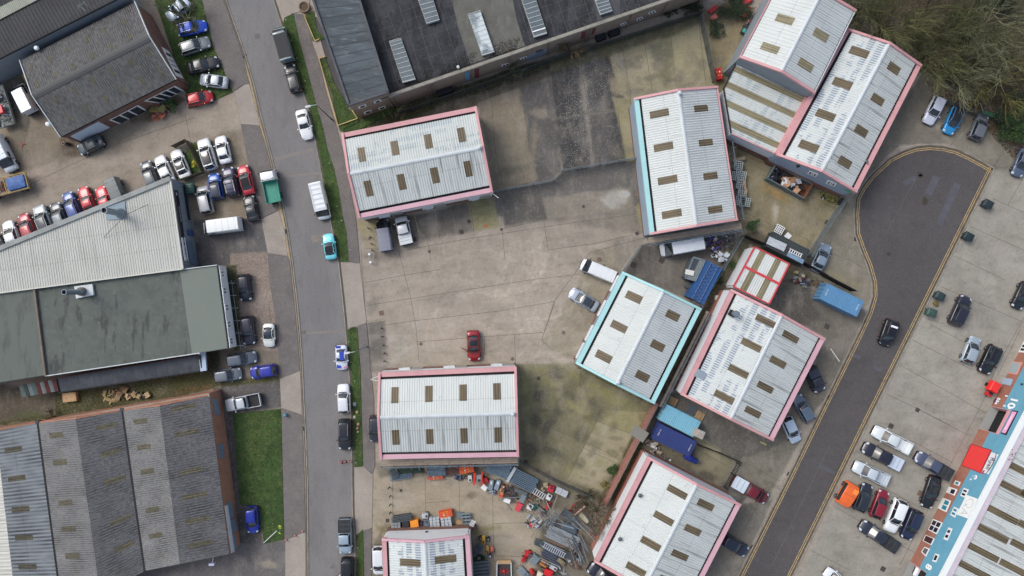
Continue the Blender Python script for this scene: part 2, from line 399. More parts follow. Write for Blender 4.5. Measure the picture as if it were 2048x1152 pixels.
for i in range(130):
    random.seed(i + 400); blob(730 + random.random() * 540,440 + random.random() * 300,10 + 40 * random.random(),5 + 14 * random.random(), random.choice([(176,168,157),(144,136,125),(170,160,148),(138,131,120)]),.3, random.choice([-12,-10,78,-14]), i)
for i in range(60):
    random.seed(i + 900); blob(random.random() * 540,190 + random.random() * 300,10 + 40 * random.random(),5 + 14 * random.random(), random.choice([(165,155,142),(132,122,110),(126,117,104)]),.35,-20, i)
for i in range(110):
    random.seed(i + 2300); x, y = 1040 + random.random() * 260,735 + random.random() * 260
    if (x - 1040) * .5 + 735 - 10 < y + 60 and x + (y - 812) * .5 < 1312: blob(x, y, 6 + 22 * random.random(),4 + 12 * random.random(), random.choice([(84,82,64),(140,136,96),(98,96,72),(132,126,104)]),.5, random.choice([28,-60,0]), i)
for i in range(80):
    random.seed(i + 3300); blob(1430 + random.random() * 260,260 + random.random() * 280,6 + 26 * random.random(),4 + 12 * random.random(), random.choice([(150,140,112),(112,104,78),(104,100,84),(146,138,124)]),.4, random.choice([28,-60]), i)
for i in range(60):
    random.seed(i + 4300); blob(1300 + random.random() * 300,600 + random.random() * 420,6 + 26 * random.random(),4 + 12 * random.random(), random.choice([(124,119,108),(82,79,74)]),.4, random.choice([28,-60]), i)
for i in range(90):
    random.seed(i + 1300); blob(1120 + random.random() * 380,90 + random.random() * 240,6 + 20 * random.random(),4 + 10 * random.random(), random.choice([(120,116,104),(76,75,74),(98,96,90)]),.4, random.choice([-12,78,50]), i)
# all-over weathering, tyre arcs and speckle
f1 = vn.fbm(PXX, PYY, 150,5) - .5; f2 = vn2.fbm(PXX, PYY, 30,4) - .5; f3 = vn(PXX * 1.0, PYY * 1.0,3.2) - .5
f4 = vn2.fbm(PXX * .35 + PYY * .08, PYY * 1.6,18,3) - .5
col *= np.clip(1 + .34 * f1 + .34 * f2 + .14 * f3 + .16 * f4,.35,1.7)[:, None]
_l = col.mean(1, keepdims=True); col = _l + (col - _l) * 1.12
col *= .92
col[:, 1] *= 1 + .05 * (vn.fbm(PXX + 900, PYY, 90,4) - .5)
def arc(cx, cy, r, a0, a1, w, dlt):
    k = np.where((abs(PXX - cx) < r + w * 2) & (abs(PYY - cy) < r + w * 2))[0]; x, y = PXX[k] - cx, PYY[k] - cy
    rr = np.hypot(x, y); an = np.degrees(np.arctan2(y, x)) % 360
    inn = ((an - a0) % 360) < (a1 - a0)
    g = np.exp(-((rr - r) / w) ** 2) * inn * (.5 + vn.fbm(PXX[k], PYY[k], 20,3))
    col[k] *= (1 + dlt * g)[:, None]
for i in range(60):
    random.seed(i + 77); arc(940 + 260 * random.random(),480 + 230 * random.random(),30 + 90 * random.random(), random.random() * 360, random.random() * 100 + 420,1.6, random.choice([.10,.08,-.07]))
for i in range(26):
    random.seed(i + 177); arc(1640 + 300 * random.random(),900 - 330 * random.random(),40 + 90 * random.random(), random.random() * 360, random.random() * 80 + 400,1.8, random.choice([.05,-.05]))
Z = np.where((abs(X) < 80) & (abs(Y) < 48),(vn.fbm(PXX, PYY, 120,3) - .5) * .0,0)
gm = bpy.data.meshes.new('ground')
idx = np.arange(NX * NY).reshape(NY, NX)
quads = np.stack([idx[:-1, :-1], idx[:-1,1:], idx[1:, 1:], idx[1:, :-1]], -1).reshape(-1,4)
gm.vertices.add(len(X)); gm.vertices.foreach_set('co', np.stack([X, Y, Z], 1).astype(np.float32).ravel())
gm.loops.add(quads.size); gm.loops.foreach_set('vertex_index', quads.ravel().astype(np.int32))
gm.polygons.add(len(quads)); gm.polygons.foreach_set('loop_start', np.arange(0, quads.size, 4, dtype=np.int32))
try: gm.polygons.foreach_set('loop_total', np.full(len(quads),4, dtype=np.int32))
except Exception: pass
gm.update(calc_edges=True)
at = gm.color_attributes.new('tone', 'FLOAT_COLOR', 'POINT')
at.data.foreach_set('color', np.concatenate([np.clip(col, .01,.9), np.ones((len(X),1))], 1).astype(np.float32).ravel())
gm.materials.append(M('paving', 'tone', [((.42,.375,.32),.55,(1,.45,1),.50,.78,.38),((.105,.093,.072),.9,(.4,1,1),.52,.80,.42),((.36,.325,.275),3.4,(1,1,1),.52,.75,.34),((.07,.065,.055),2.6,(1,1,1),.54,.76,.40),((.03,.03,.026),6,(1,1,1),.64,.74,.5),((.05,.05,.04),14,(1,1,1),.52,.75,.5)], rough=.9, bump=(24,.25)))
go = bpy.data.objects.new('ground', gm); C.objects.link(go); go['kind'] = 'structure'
# ---------------------------------------------------------------- roads, pavements, kerbs, markings
asph = M('road_asphalt', c(118,117,117), [(c(128,126,124),.05,(1,1,1),.4,.65,.8),(c(101,98,97),.16,(1,.3,1),.45,.7,.6),(c(100,98,96),1.3,(1,.35,1),.50,.72,.5),(c(84,82,82),7,(1,1,1),.50,.72,.6),(c(150,147,144),11,(1,1,1),.54,.75,.5)], rough=.9, bump=(40,.3))
asph2 = M('close_asphalt', c(79,76,76), [(c(90,86,86),.08,(1,1,1),.4,.65,.8),(c(70,66,68),.5,(1,1,1),.5,.75,.6),(c(96,92,94),1.1,(1,1,1),.52,.75,.45),(c(48,46,48),6,(1,1,1),.48,.68,.7),(c(116,112,112),9,(1,1,1),.55,.75,.5)], rough=.92, bump=(40,.3))
pave = M('pavement_asphalt', c(113,108,105), [(c(100,95,94),.3,(1,1,1),.4,.65,.8),(c(130,124,118),.9,(1,1,1),.5,.75,.6),(c(80,74,72),6,(1,1,1),.48,.7,.6),(c(140,134,126),3,(1,1,1),.58,.72,.5)], rough=.92, bump=(40,.3))
conc = M('crossover_concrete', c(156,147,137), [(c(136,128,119),.25,(1,1,1),.4,.7,.8),(c(168,160,150),.8,(1,1,1),.5,.75,.6),(c(116,108,98),5,(1,1,1),.52,.75,.5)], rough=.9, bump=(30,.2))
kerbm = M('kerb_stone', c(150,144,134), [(c(112,106,96),.8,(1,1,1),.4,.65,.8)], rough=.9)
grime = M('channel_dirt', c(98,90,78), [(c(70,64,54),1,(1,1,1),.4,.65,.8)], rough=.95)
yel = M('yellow_paint', c(190,162,104), [(c(138,126,104),2,(1,1,1),.45,.62,.9)], rough=.8)
RL = [(430,-60),(450,0),(468,50),(487,105),(505,165),(520,230),(536,292),(549,345),(563,405),(574,462),(583,522),(591,590),(598,660),(603,730),(606,800),(610,880),(613,960),(614,1060),(615,1260)]
RR = [(540,-60),(549,0),(566,52),(587,125),(616,208),(629,265),(642,330),(652,390),(665,453),(679,525),(689,613),(693,655),(697,701),(702,774),(704,849),(706,935),(707,1022),(712,1079),(713,1260)]
sheet('main_road', RL + RR[::-1], .012, asph)
SL = [(1986,338),(1966,326),(1938,311),(1912,299),(1886,293),(1857,291),(1831,294),(1805,303),(1779,316),(1761,332),(1740,352),(1723,375),(1712,396),(1709,429),(1711,468),(1723,502),(1736,533),(1745,566),(1746,592),(1736,626),(1718,665),(1634,836),(1579,950),(1478,1152),(1428,1252)]
SR = [(1986,338),(1878,557),(1740,834),(1584,1152),(1535,1252)]
sheet('side_road', SL[::-1] + SR, .012, asph2)
mb=MB();ribbon(mb, PL(RL),.14,.10,.15,0.0); ribbon(mb, PL(RR),.14,.10,-.15,0.0); mb.build('kerb', kerbm, kind='structure')
mb=MB();ribbon(mb, PL(SL),.14,.10,-.12,0.0); ribbon(mb, PL(SR),.14,.10,.12,0.0); mb.build('kerb', kerbm, kind='structure')
mb=MB();ribbon(mb, PL(SL),.2,.016,.1); ribbon(mb, PL(SR),.2,.016,-.1); ribbon(mb, PL(RL),.14,.016,-.04); ribbon(mb, PL(RR),.16,.016,.08); mb.build('road_channel', grime, kind='structure')
mb=MB();ribbon(mb, PL(RL),.15,.02,-.30); ribbon(mb, PL(RL),.15,.02,-.60)
ribbon(mb, PL(SL),.10,.02,.32); ribbon(mb, PL(SL),.10,.02,.58); ribbon(mb, PL(SR),.10,.02,-.34); ribbon(mb, PL(SR),.10,.02,-.60)
mb.build('road_marking', yel, kind='structure')
# faded centre joint and patches on the roads
tar = M('tar_patch', c(98,96,97), [(c(116,113,112),1,(1,1,1),.4,.7,.8),(c(80,78,78),9,(1,1,1),.5,.7,.5)], rough=.9)
tar2 = M('blue_tar_patch', c(88,90,97), [(c(76,76,82),1,(1,1,1),.4,.7,.8),(c(60,60,64),9,(1,1,1),.5,.7,.5)], rough=.9)
pp = [[(622,471),(645,468),(647,482),(624,486)], [(645,466),(652,466),(660,482),(650,484)]]
for q in pp: sheet('road_patch', q, .018, M('pale_patch', c(132,124,116), [(c(112,106,100),1,(1,1,1),.4,.7,.8)], rough=.9))
for q in ([(549,315),(625,296),(627,302),(551,322)], [(556,352),(640,343),(641,348),(557,357)], [(602,665),(690,659),(690,664),(602,670)]):
    sheet('road_patch', q, .018, M('faint_patch', c(130,124,119), [(c(118,113,109),1,(1,1,1),.4,.7,.9)], rough=.9))
for q in ([(509,68),(520,68),(521,78),(510,78)], [(659,1136),(668,1128),(668,1138)], [(597,662),(612,661),(613,668),(598,669)], [(587,813),(590,812),(592,818),(589,819)]):
    sheet('road_patch', q, .019, tar)
for q in ([(1805,363),(1829,351),(1834,359),(1810,372)], [(1866,351),(1881,355),(1862,392),(1850,387)], [(1908,365),(1922,370),(1883,452),(1873,446)], [(1709,706),(1722,712),(1719,719),(1706,713)], [(1751,731),(1765,739),(1761,745),(1748,738)], [(1640,928),(1671,944),(1668,949),(1637,934)]):
    sheet('road_patch', q, .018, tar2)
mb=MB();ribbon(mb, PL([(1657,895),(1600,1012),(1545,1130)]),.05,.017); ribbon(mb, PL([(1770,470),(1830,360)]),.04,.017); mb.build('road_crack', tar, kind='structure')
for q in ((1850,402,6,9),(1842,352,6,4),(1777,508,5,4),(1840,348,5,5)):
    sheet('road_patch', [(q[0] + q[2] * math.cos(a) * random.uniform(.8,1.1), q[1] + q[3] * math.sin(a) * random.uniform(.8,1.1)) for a in np.arange(0,6.2,.7)], .021, M('old_repair', c(62,58,52), rough=.95))
# pavements
PW1 = [(380,-60),(404,8),(428,91),(452,146),(468,182),(490,168),(499,168)]
sheet('pavement', PW1 + [(484,105),(465,50),(447,0),(427,-60)], .09, pave, z0=0)
sheet('pavement', [(482,249),(484,260),(497,330),(522,437),(556,421),(545,345),(532,292),(519,252)], .09, pave, z0=0)
sheet('pavement', [(536,507),(539,560),(548,618),(557,707),(560,756),(600,741),(594,660),(587,590),(579,522),(576,512)], .09, pave, z0=0)
sheet('pavement', [(563,816),(568,1022),(570,1080),(611,1062),(609,960),(606,880),(604,830)], .09, pave, z0=0)
sheet('driveway_crossing', [(470,183),(490,169),(499,169),(516,230),(520,251),(482,248)], .07, conc, z0=0)
sheet('driveway_crossing', [(523,438),(557,422),(570,462),(575,511),(536,506)], .07, conc, z0=0)
sheet('driveway_crossing', [(560,757),(600,742),(603,800),(604,829),(563,815)], .07, conc, z0=0)
sheet('driveway_crossing', [(571,1081),(611,1063),(612,1252),(571,1252)], .07, conc, z0=0)
sheet('driveway_crossing', [(553,-60),(625,-60),(618,18),(588,27),(569,36)], .07, conc, z0=0)
sheet('driveway_crossing', [(682,526),(720,527),(733,645),(715,652),(696,656),(692,613)], .07, conc, z0=0)
sheet('driveway_crossing', [(709,936),(727,933),(746,950),(744,1055),(712,1068),(710,1022)], .07, conc, z0=0)
sheet('pavement', [(587,27),(606,29),(618,60),(624,83),(637,117),(652,182),(673,255),(688,310),(712,440),(720,527),(698,524),(694,468),(684,421),(679,385),(669,338),(656,299),(645,250),(632,205),(615,140),(600,82)], .09, pave, z0=0)
sheet('pavement', [(715,653),(733,646),(742,745),(748,800),(750,930),(745,948),(727,933),(725,860),(722,740)], .09, pave, z0=0)
sheet('pavement', [(727,1060),(744,1056),(742,1152),(742,1260),(731,1260)], .09, pave, z0=0)
sheet('footpath', [(625,84),(641,80),(652,117),(638,121)], .095, conc, z0=0)
darkp = M('dark_tarmac', c(70,68,70), [(c(84,82,82),.6,(1,1,1),.4,.7,.8)], rough=.9)
sheet('footpath', [(628,34),(634,34),(650,75),(672,140),(702,214),(696,216),(664,160),(641,82)], .03, darkp, z0=0)
# concrete joints
jm = M('joint_seal', c(82,76,66), [(c(110,104,92),1.5,(1,1,1),.45,.6,.9)], rough=.95)
mb = MB()
J = [[(722,500),(732,640),(745,740)], [(797,500),(812,560),(822,598),(832,655),(838,720)], [(725,566),(806,551),(880,539)], [(733,611),(816,598),(1060,560),(1160,548)], [(758,652),(825,642),(1000,622),(1110,603)], [(832,684),(960,674),(1085,665)], [(1029,670),(1031,726)], [(1110,603),(1090,660),(1083,680),(1105,700)], [(970,675),(967,720)], [(800,502),(935,478),(1100,452),(1270,428)], [(855,484),(862,520)], [(1000,410),(1004,458),(1075,442),(1068,380)], [(1004,458),(1010,520)], [(1096,498),(1088,445)], [(880,478),(870,425)], [(948,464),(940,404)], [(916,470),(906,412)], [(840,490),(826,430)],
     [(730,497),(790,500),(798,502)], [(1095,500),(1190,487),(1265,470)], [(1180,505),(1110,600),(1083,680)], [(1310,470),(1180,505)], [(1040,845),(1085,848),(1160,880),(1215,905),(1240,920)], [(1130,735),(1060,760)], [(1196,843),(1266,869)], [(1166,895),(1240,930)], [(1205,820),(1135,958)], [(1160,745),(1180,800),(1205,822)], [(1120,345),(1090,200)],
     [(983,200),(990,300),(1006,372)], [(1040,162),(1060,300)], [(1098,160),(1230,135)], [(1162,128),(1178,230),(1190,336)], [(1218,110),(1236,220),(1248,325)], [(1245,98),(1262,195)], [(1289,85),(1304,180)], [(1340,60),(1352,172)], [(1398,50),(1412,170)], [(1110,238),(1180,226),(1240,218)], [(1110,138),(1250,92),(1395,42)], [(1260,196),(1300,470)],
     [(850,955),(852,1050)], [(918,950),(920,1055)], [(985,975),(988,1152)], [(852,1006),(900,1002)], [(985,1047),(1065,1045)], [(785,940),(786,1050)], [(990,1112),(1060,1113)],
     [(1462,300),(1545,352),(1640,402),(1700,430)], [(1480,420),(1540,448),(1610,476),(1640,500)], [(1500,420),(1480,390)], [(1640,500),(1700,520),(1725,535)], [(1690,510),(1705,480)], [(1570,480),(1620,500)], [(1640,590),(1600,660)], [(1670,600),(1620,660)],
     [(1400,880),(1500,930),(1560,962)], [(1466,862),(1550,905),(1590,895)], [(1395,900),(1460,935),(1470,942)], [(1475,1000),(1530,1030)], [(1550,960),(1510,1020),(1455,1120)],
     [(1936,435),(1985,340),(2010,295)], [(2015,412),(2048,352)], [(1940,453),(2048,500)], [(1985,397),(2048,425)], [(1910,512),(2010,560)], [(1882,573),(2048,645)], [(1850,637),(1890,648)], [(1825,680),(1945,740)], [(1862,650),(1960,700)], [(1800,730),(1970,825)], [(1772,787),(1850,825),(1900,850)], [(1740,855),(1800,880)], [(1700,940),(1850,1020)], [(1665,1010),(1800,1090),(1830,1105)], [(1620,1100),(1700,1140)], [(2048,635),(1990,740),(1965,805),(1900,930),(1850,1030),(1800,1130)], [(2040,660),(1995,752)], [(1935,870),(1830,815)], [(1905,925),(1820,880)], [(1930,178),(1895,255)], [(1960,220),(1900,292)], [(2010,305),(1985,335)],
     [(370,228),(385,300)], [(0,398),(120,340),(230,290),(390,235)], [(470,183),(482,249)], [(480,200),(515,207),(519,212)], [(478,215),(514,205)], [(455,455),(460,530)], [(545,430),(556,505)], [(538,600),(544,700)], [(562,788),(604,786)], [(562,500),(576,595),(584,690)], [(697,595),(728,590)], [(735,940),(738,1050)], [(450,20),(470,110)], [(575,880),(578,1060)]]
for j in J: ribbon(mb, PL(j),.055,.0045)
mb.build('concrete_joint', jm, kind='structure')
jl = MB()
for q in ([(735,645),(770,640)], [(875,455),(868,408)], [(838,466),(824,412)], [(790,480),(778,436)]): ribbon(jl, PL(q),.08,.006)
jl.build('parking_marking', M('worn_white_paint', c(170,160,128), [(c(120,112,98),3,(1,1,1),.45,.6,.9)]), kind='structure')
ml = MB(); ribbon(ml, PL([(1661,697),(1679,723)]),.12,.006); ml.build('parking_marking', M('white_line', c(205,205,200)), kind='structure')
# raised verges and lawns
gsoil = M('turf', c(62,86,40), [(c(46,66,28),.5,(1,1,1),.4,.62,.9),(c(96,102,58),1.6,(1,1,1),.5,.72,.8),(c(32,46,22),5,(1,1,1),.5,.7,.8),(c(128,126,84),.22,(1,1,1),.58,.72,.6)], rough=.95, bump=(8,1.0))
G = {'road_verge_grass': [[(566,50),(569,36),(587,27),(600,82),(615,140),(632,205),(645,250),(656,299),(669,338),(679,385),(684,421),(694,468),(698,524),(680,523),(667,453),(654,390),(644,330),(631,265),(618,208),(589,125)],
        [(695,660),(706,654),(714,655),(721,740),(724,860),(726,932),(709,934),(707,849),(704,774),(699,701)], [(714,1070),(726,1058),(731,1260),(715,1260)]],
     'lawn_grass': [[(466,828),(562,817),(568,1078),(528,1087),(520,1010),(481,1008)], [(612,30),(628,22),(634,60),(650,78),(636,82),(626,82)],
        [(641,120),(652,118),(668,165),(700,222),(720,238),(715,246),(680,262),(664,190)], [(300,-30),(398,-30),(426,92),(466,184),(420,205),(378,218),(374,190),(330,60)], [(680,262),(716,248),(735,236),(795,205),(800,220),(700,268)], [(377,290),(395,284),(408,345),(372,348),(366,330)]]}
random.seed(5)
def inside(p, poly):
    r = False; n = len(poly)
    for i in range(n):
        ax, ay = poly[i]; bx, by = poly[(i + 1) % n]
        if (ay > p[1]) != (by > p[1]) and p[0] < (bx - ax) * (p[1] - ay) / (by - ay) + ax: r = not r
    return r
blade = [M('grass_green', c(66,96,40), rough=.9), M('grass_pale', c(96,104,56), rough=.9), M('grass_dark', c(38,56,24), rough=.9)]
for nm, polys in G.items():
    for pi, poly in enumerate(polys):
        sheet('turf_bed', poly, .11, gsoil, z0=0)
        mb=MB();xs = [p[0] for p in poly]; ys = [p[1] for p in poly]
        area = (max(xs) - min(xs)) * (max(ys) - min(ys)) / 196
        for _ in range(int(area * 26)):
            p = (random.uniform(min(xs), max(xs)), random.uniform(min(ys), max(ys)))
            if p[1] > 1170 or not inside(p, poly): continue
            q = P(*p); cl = VNs = float(vn.fbm(np.array([p[0]]), np.array([p[1]]),30,3)[0])
            a = random.uniform(0,6.28); l = random.uniform(.06,.16) * (1 + cl); w = random.uniform(.02,.05)
            dx, dy = math.cos(a) * l, math.sin(a) * l; h = random.uniform(.03,.12)
            mi = 1 if cl > random.uniform(.52,.9) else (2 if random.random() < .5 else 0)
            mb.add([(q.x - dy * .25, q.y + dx * .25,.11),(q.x + dy * .25, q.y - dx * .25,.11),(q.x + dx, q.y + dy, .11 + h)], [(0,1,2)], None, mi)
        o = mb.build('grass', blade, kind='stuff'); o['label'] = ['short green grass with bare flecks along the road', 'mown green lawn grass beside the building'][nm[0] == 'l']; o['category'] = 'grass'
# ---------------------------------------------------------------- building materials
def roofmat(name, base, dirt_shade, dlo=.5, dhi=.75, damt=.8, dash=None, pan=.25, pitch=.33, streak=(2.2,.12,1), rough=.6, moss=None):
    """sheet roofing in u (along eave) / v (up slope) metres: lap lines, pans darkened to paint in rib shading and grime, streaks down the slope"""
    m = bpy.data.materials.new(name); m.use_nodes = True; t = m.node_tree; n = t.nodes; L = t.links; b = n['Principled BSDF']
    b.inputs['Roughness'].default_value = rough
    tc = n.new('ShaderNodeTexCoord'); sp = n.new('ShaderNodeSeparateXYZ'); L.new(tc.outputs['UV'], sp.inputs[0])
    def noise(st, sc=1.0, det=4):
        mp = n.new('ShaderNodeMapping'); mp.inputs['Scale'].default_value = st; L.new(tc.outputs['UV'], mp.inputs[0])
        z = n.new('ShaderNodeTexNoise'); z.inputs['Scale'].default_value = sc; z.inputs['Detail'].default_value = det; L.new(mp.outputs[0], z.inputs['Vector']); return z.outputs[0]
    def math_(op, a, b_=None, c_=None):
        x = n.new('ShaderNodeMath'); x.operation = op
        for i, q in enumerate((a, b_, c_)):
            if q is None: continue
            if isinstance(q, (int, float)): x.inputs[i].default_value = q
            else: L.new(q, x.inputs[i])
        return x.outputs[0]
    def ramp(v, lo, hi, amt):
        r = n.new('ShaderNodeMapRange'); L.new(v, r.inputs[0]); r.inputs[1].default_value = lo; r.inputs[2].default_value = hi; r.inputs[4].default_value = amt; return r.outputs[0]
    def mix(f, a, rgb):
        x = n.new('ShaderNodeMix'); x.data_type = 'RGBA'; L.new(f, x.inputs[0])
        if isinstance(a, tuple): x.inputs[6].default_value = (*a, 1)
        else: L.new(a, x.inputs[6])
        x.inputs[7].default_value = (*rgb, 1); return x.outputs[2]
    cur = mix(ramp(noise((.25,.25,1)),.35,.7,.35), base, tuple(.82 * q for q in base))
    if moss: cur = mix(ramp(noise((.5,.5,1),1.0,6), moss[1], moss[2], moss[3]), cur, moss[0])
    s_ = ramp(noise(streak, 1.0,5), dlo, dhi, damt)
    cur = mix(s_, cur, dirt_shade)
    fr = math_('FRACT', math_('DIVIDE', sp.outputs[0], pitch))
    pn = math_('MULTIPLY', math_('LESS_THAN', fr, .46), ramp(noise((.35,.2,1),1.0,3),.25,.7, pan))
    cur = mix(pn, cur, tuple(.55 * q for q in dirt_shade) if pan > .4 else dirt_shade)  # darker pans paint the shading between ribs into the colour
    if dash:
        rgb, th, amt = dash[:3]
        cell = noise((.13,.30,1),1.0,2)
        rows = math_('LESS_THAN', math_('FRACT', math_('DIVIDE', sp.outputs[1], 1.25)),.62)
        pan2 = math_('LESS_THAN', math_('FRACT', math_('DIVIDE', sp.outputs[0], pitch)),.6)
        fine = noise((1.3,1.1,1),1.0,2)
        k = math_('MULTIPLY', math_('MULTIPLY', rows, pan2), ramp(math_('ADD', cell, math_('MULTIPLY', fine, .5)), th, th + .06, amt))
        cur = mix(k, cur, rgb)
    lap = math_('LESS_THAN', math_('FRACT', math_('DIVIDE', sp.outputs[1], 3.05)),.02)
    cur = mix(math_('MULTIPLY', lap, .35), cur, dirt_shade)
    L.new(cur, b.inputs['Base Color'])
    return m
DIRT_SHADE = c(92,92,88)
R_WHITE = roofmat('white_sheet', c(198,204,201), DIRT_SHADE, .58,.78,.35, dash=(c(128,146,160),.72,.55), pan=.35)
R_WHITE_CLEAN = roofmat('clean_white_sheet', c(204,209,206), DIRT_SHADE, .60,.85,.4, dash=(c(150,160,168),.86,.5), pan=.18)
R_WHITE_DASH = roofmat('condensed_white_sheet', c(202,208,206), DIRT_SHADE, .60,.85,.3, dash=(c(112,128,148),.69,.75), pan=.25)
R_SHADED = roofmat('shaded_white_sheet', c(194,200,198), c(72,70,68),.53,.72,.65, pan=.36)  # white sheet with streaks, darkened as painted shade for slopes off the sun
R_SHADED_CLEAN = roofmat('shaded_clean_sheet', c(194,200,200), c(80,82,84),.64,.80,.5, pan=.5)  # cleaner white sheet, shade painted in for slopes off the sun
R_LIGHT = roofmat('roof_light_sheet', c(120,107,82), c(62,56,46),.40,.70,.6, pan=.8, rough=.35, streak=(6,.3,1))
R_LIGHT2 = roofmat('pale_roof_light_sheet', c(150,142,112), c(86,80,66),.40,.70,.5, pan=.6, rough=.35, streak=(6,.3,1))
R_ASB = roofmat('weathered_cement_sheet', c(112,112,111), c(48,48,50),.40,.66,.6, pan=1.0, pitch=.30, streak=(5,1.6,1), rough=.95, moss=(c(96,90,62),.60,.76,.3))
R_ASB_L = roofmat('pale_cement_sheet', c(132,132,131), c(70,71,72),.45,.72,.5, pan=1.0, pitch=.30, streak=(5,1.6,1), rough=.95, moss=(c(116,108,76),.58,.75,.4))  # paler copy, light painted in for sunward slopes; also the workshop ridge cap
R_ASB_SHADED = roofmat('shaded_cement_sheet', c(114,114,116), c(54,54,57),.42,.68,.6, pan=1.0, pitch=.36, streak=(5,1.6,1), rough=.95, moss=(c(84,80,58),.60,.75,.4))  # same cement sheet, shade painted in for slopes turned from the sun
R_MOSSY = roofmat('mossy_roof_light', c(104,99,80), c(62,60,54),.42,.64,.7, pan=.75, pitch=.30, streak=(4,1.4,1), rough=.9)
R_STRIPE = roofmat('blue_grey_cement_sheet', c(150,155,158), c(56,58,62),.42,.75,.4, pan=1.0, pitch=.52, streak=(1,.5,1), rough=.9)
R_CREAM = roofmat('cream_metal_sheet', c(190,191,184), c(116,112,102),.55,.8,.5, pan=.4, pitch=.34, streak=(3,.10,1), rough=.7)
PINK = M('pink_trim', c(202,152,154), [(c(186,138,140),.5,(1,1,1),.45,.7,.7)], rough=.6)
PINK2 = M('rose_trim', c(200,160,170), [(c(184,146,156),.5,(1,1,1),.45,.7,.6)], rough=.6)
CYAN = M('aqua_trim', c(164,210,211), [(c(144,192,194),.4,(1,1,1),.5,.75,.6)], rough=.6)
RED = M('red_trim', c(196,66,72), [(c(176,58,62),.6,(1,1,1),.5,.7,.6)], rough=.6)
DARK = M('gutter_dark', c(34,34,36), rough=.9)  # flat near-black shared by gutters, trims and small fittings
CAP = M('white_capping', c(194,201,204), [(c(170,172,172),.6,(1,1,1),.5,.75,.7)], rough=.6)
def brickmat(name, a, b_, mort=c(150,140,128)):
    m = bpy.data.materials.new(name); m.use_nodes = True; t = m.node_tree; n = t.nodes; L = t.links; b = n['Principled BSDF']; b.inputs['Roughness'].default_value = .9
    tc = n.new('ShaderNodeTexCoord'); sp = n.new('ShaderNodeSeparateXYZ'); L.new(tc.outputs['Object'], sp.inputs[0])
    ad = n.new('ShaderNodeMath'); ad.operation = 'ADD'; L.new(sp.outputs[0], ad.inputs[0]); L.new(sp.outputs[1], ad.inputs[1])
    cb = n.new('ShaderNodeCombineXYZ'); L.new(ad.outputs[0], cb.inputs[0]); L.new(sp.outputs[2], cb.inputs[1])
    br = n.new('ShaderNodeTexBrick'); L.new(cb.outputs[0], br.inputs[0]); br.inputs['Scale'].default_value = 1
    br.inputs['Brick Width'].default_value = .225; br.inputs['Row Height'].default_value = .075; br.inputs['Mortar Size'].default_value = .008
    br.inputs['Color1'].default_value = (*a, 1); br.inputs['Color2'].default_value = (*b_, 1); br.inputs['Mortar'].default_value = (*mort, 1)
    nz = n.new('ShaderNodeTexNoise'); nz.inputs['Scale'].default_value = .9; nz.inputs['Detail'].default_value = 5; L.new(tc.outputs['Object'], nz.inputs['Vector'])
    r = n.new('ShaderNodeMapRange'); L.new(nz.outputs[0], r.inputs[0]); r.inputs[1].default_value = .45; r.inputs[2].default_value = .75; r.inputs[4].default_value = .5
    x = n.new('ShaderNodeMix'); x.data_type = 'RGBA'; L.new(r.outputs[0], x.inputs[0]); L.new(br.outputs[0], x.inputs[6]); x.inputs[7].default_value = (*[q * .6 for q in a], 1)
    L.new(x.outputs[2], b.inputs['Base Color']); return m
BR_RED = brickmat('red_brick', c(158,92,72), c(134,74,58))
BR_BRN = brickmat('brown_brick', c(120,72,58), c(96,58,48))
BR_BUFF = brickmat('buff_brick', c(146,130,116), c(124,108,96))
BR_OR = brickmat('orange_brick', c(172,112,84), c(150,96,72))
CLAD_W = M('white_cladding', c(210,214,218), [(c(178,180,184),.3,(1,1,3),.5,.75,.6)], rough=.6)
CLAD_B = M('blue_grey_cladding', c(146,160,176), [(c(124,136,150),.3,(1,1,3),.5,.75,.6)], rough=.6)
CLAD_G = M('grey_cladding', c(128,138,146), [(c(108,118,126),.3,(1,1,3),.5,.75,.6)], rough=.6)
WFRAME = M('white_frame', c(222,224,224), rough=.5)
GLASS = M('window_glass', c(40,46,54), [(c(60,68,76),.7,(1,1,1),.4,.6,.7)], rough=.08, spec=.8)
SHUT = M('roller_shutter', c(168,166,162), [(c(130,128,126),1,(1,1,6),.45,.7,.6)], rough=.5, metal=.3)
FELT = M('black_roof_felt', c(50,51,56), [(c(66,67,71),.35,(1,1,1),.42,.65,.9),(c(34,35,38),.9,(1,.4,1),.48,.62,.8),(c(92,92,90),3,(1,1,1),.54,.74,.5),(c(24,24,26),1.8,(1,1,1),.62,.68,.8)], rough=.95)
FELT_L = M('bleached_roof_felt', c(98,98,92), [(c(84,82,78),.35,(1,1,1),.42,.65,.9),(c(116,116,106),1.3,(1,.5,1),.5,.7,.6),(c(60,60,58),5,(1,1,1),.58,.8,.4)], rough=.95)
FELT_S = M('blue_grey_roof_felt', c(84,92,98), [(c(66,73,78),.5,(.4,1.6,1),.4,.6,.9),(c(118,128,132),1.0,(.5,2.4,1),.55,.72,.8),(c(74,78,66),.3,(1,1,1),.5,.7,.6)], rough=.9)
GREENR = M('grey_green_membrane', c(90,96,91), [(c(78,84,79),.6,(1,1,1),.4,.65,.8),(c(60,64,62),.35,(2.2,.5,1),.55,.62,.85),(c(120,126,110),1.5,(1,1,1),.55,.75,.4)], rough=.85)
GREENR2 = M('pale_green_membrane', c(114,121,113), [(c(110,118,112),.6,(1,1,1),.4,.65,.8),(c(78,82,80),.5,(2,.5,1),.66,.72,.6)], rough=.85)
CHAR = M('charcoal_roof_felt', c(70,70,72), [(c(56,56,58),.25,(1,1,1),.4,.65,.8),(c(104,102,98),6,(1,1,1),.56,.74,.55),(c(46,46,47),3,(1,1,1),.5,.7,.6)], rough=.95)
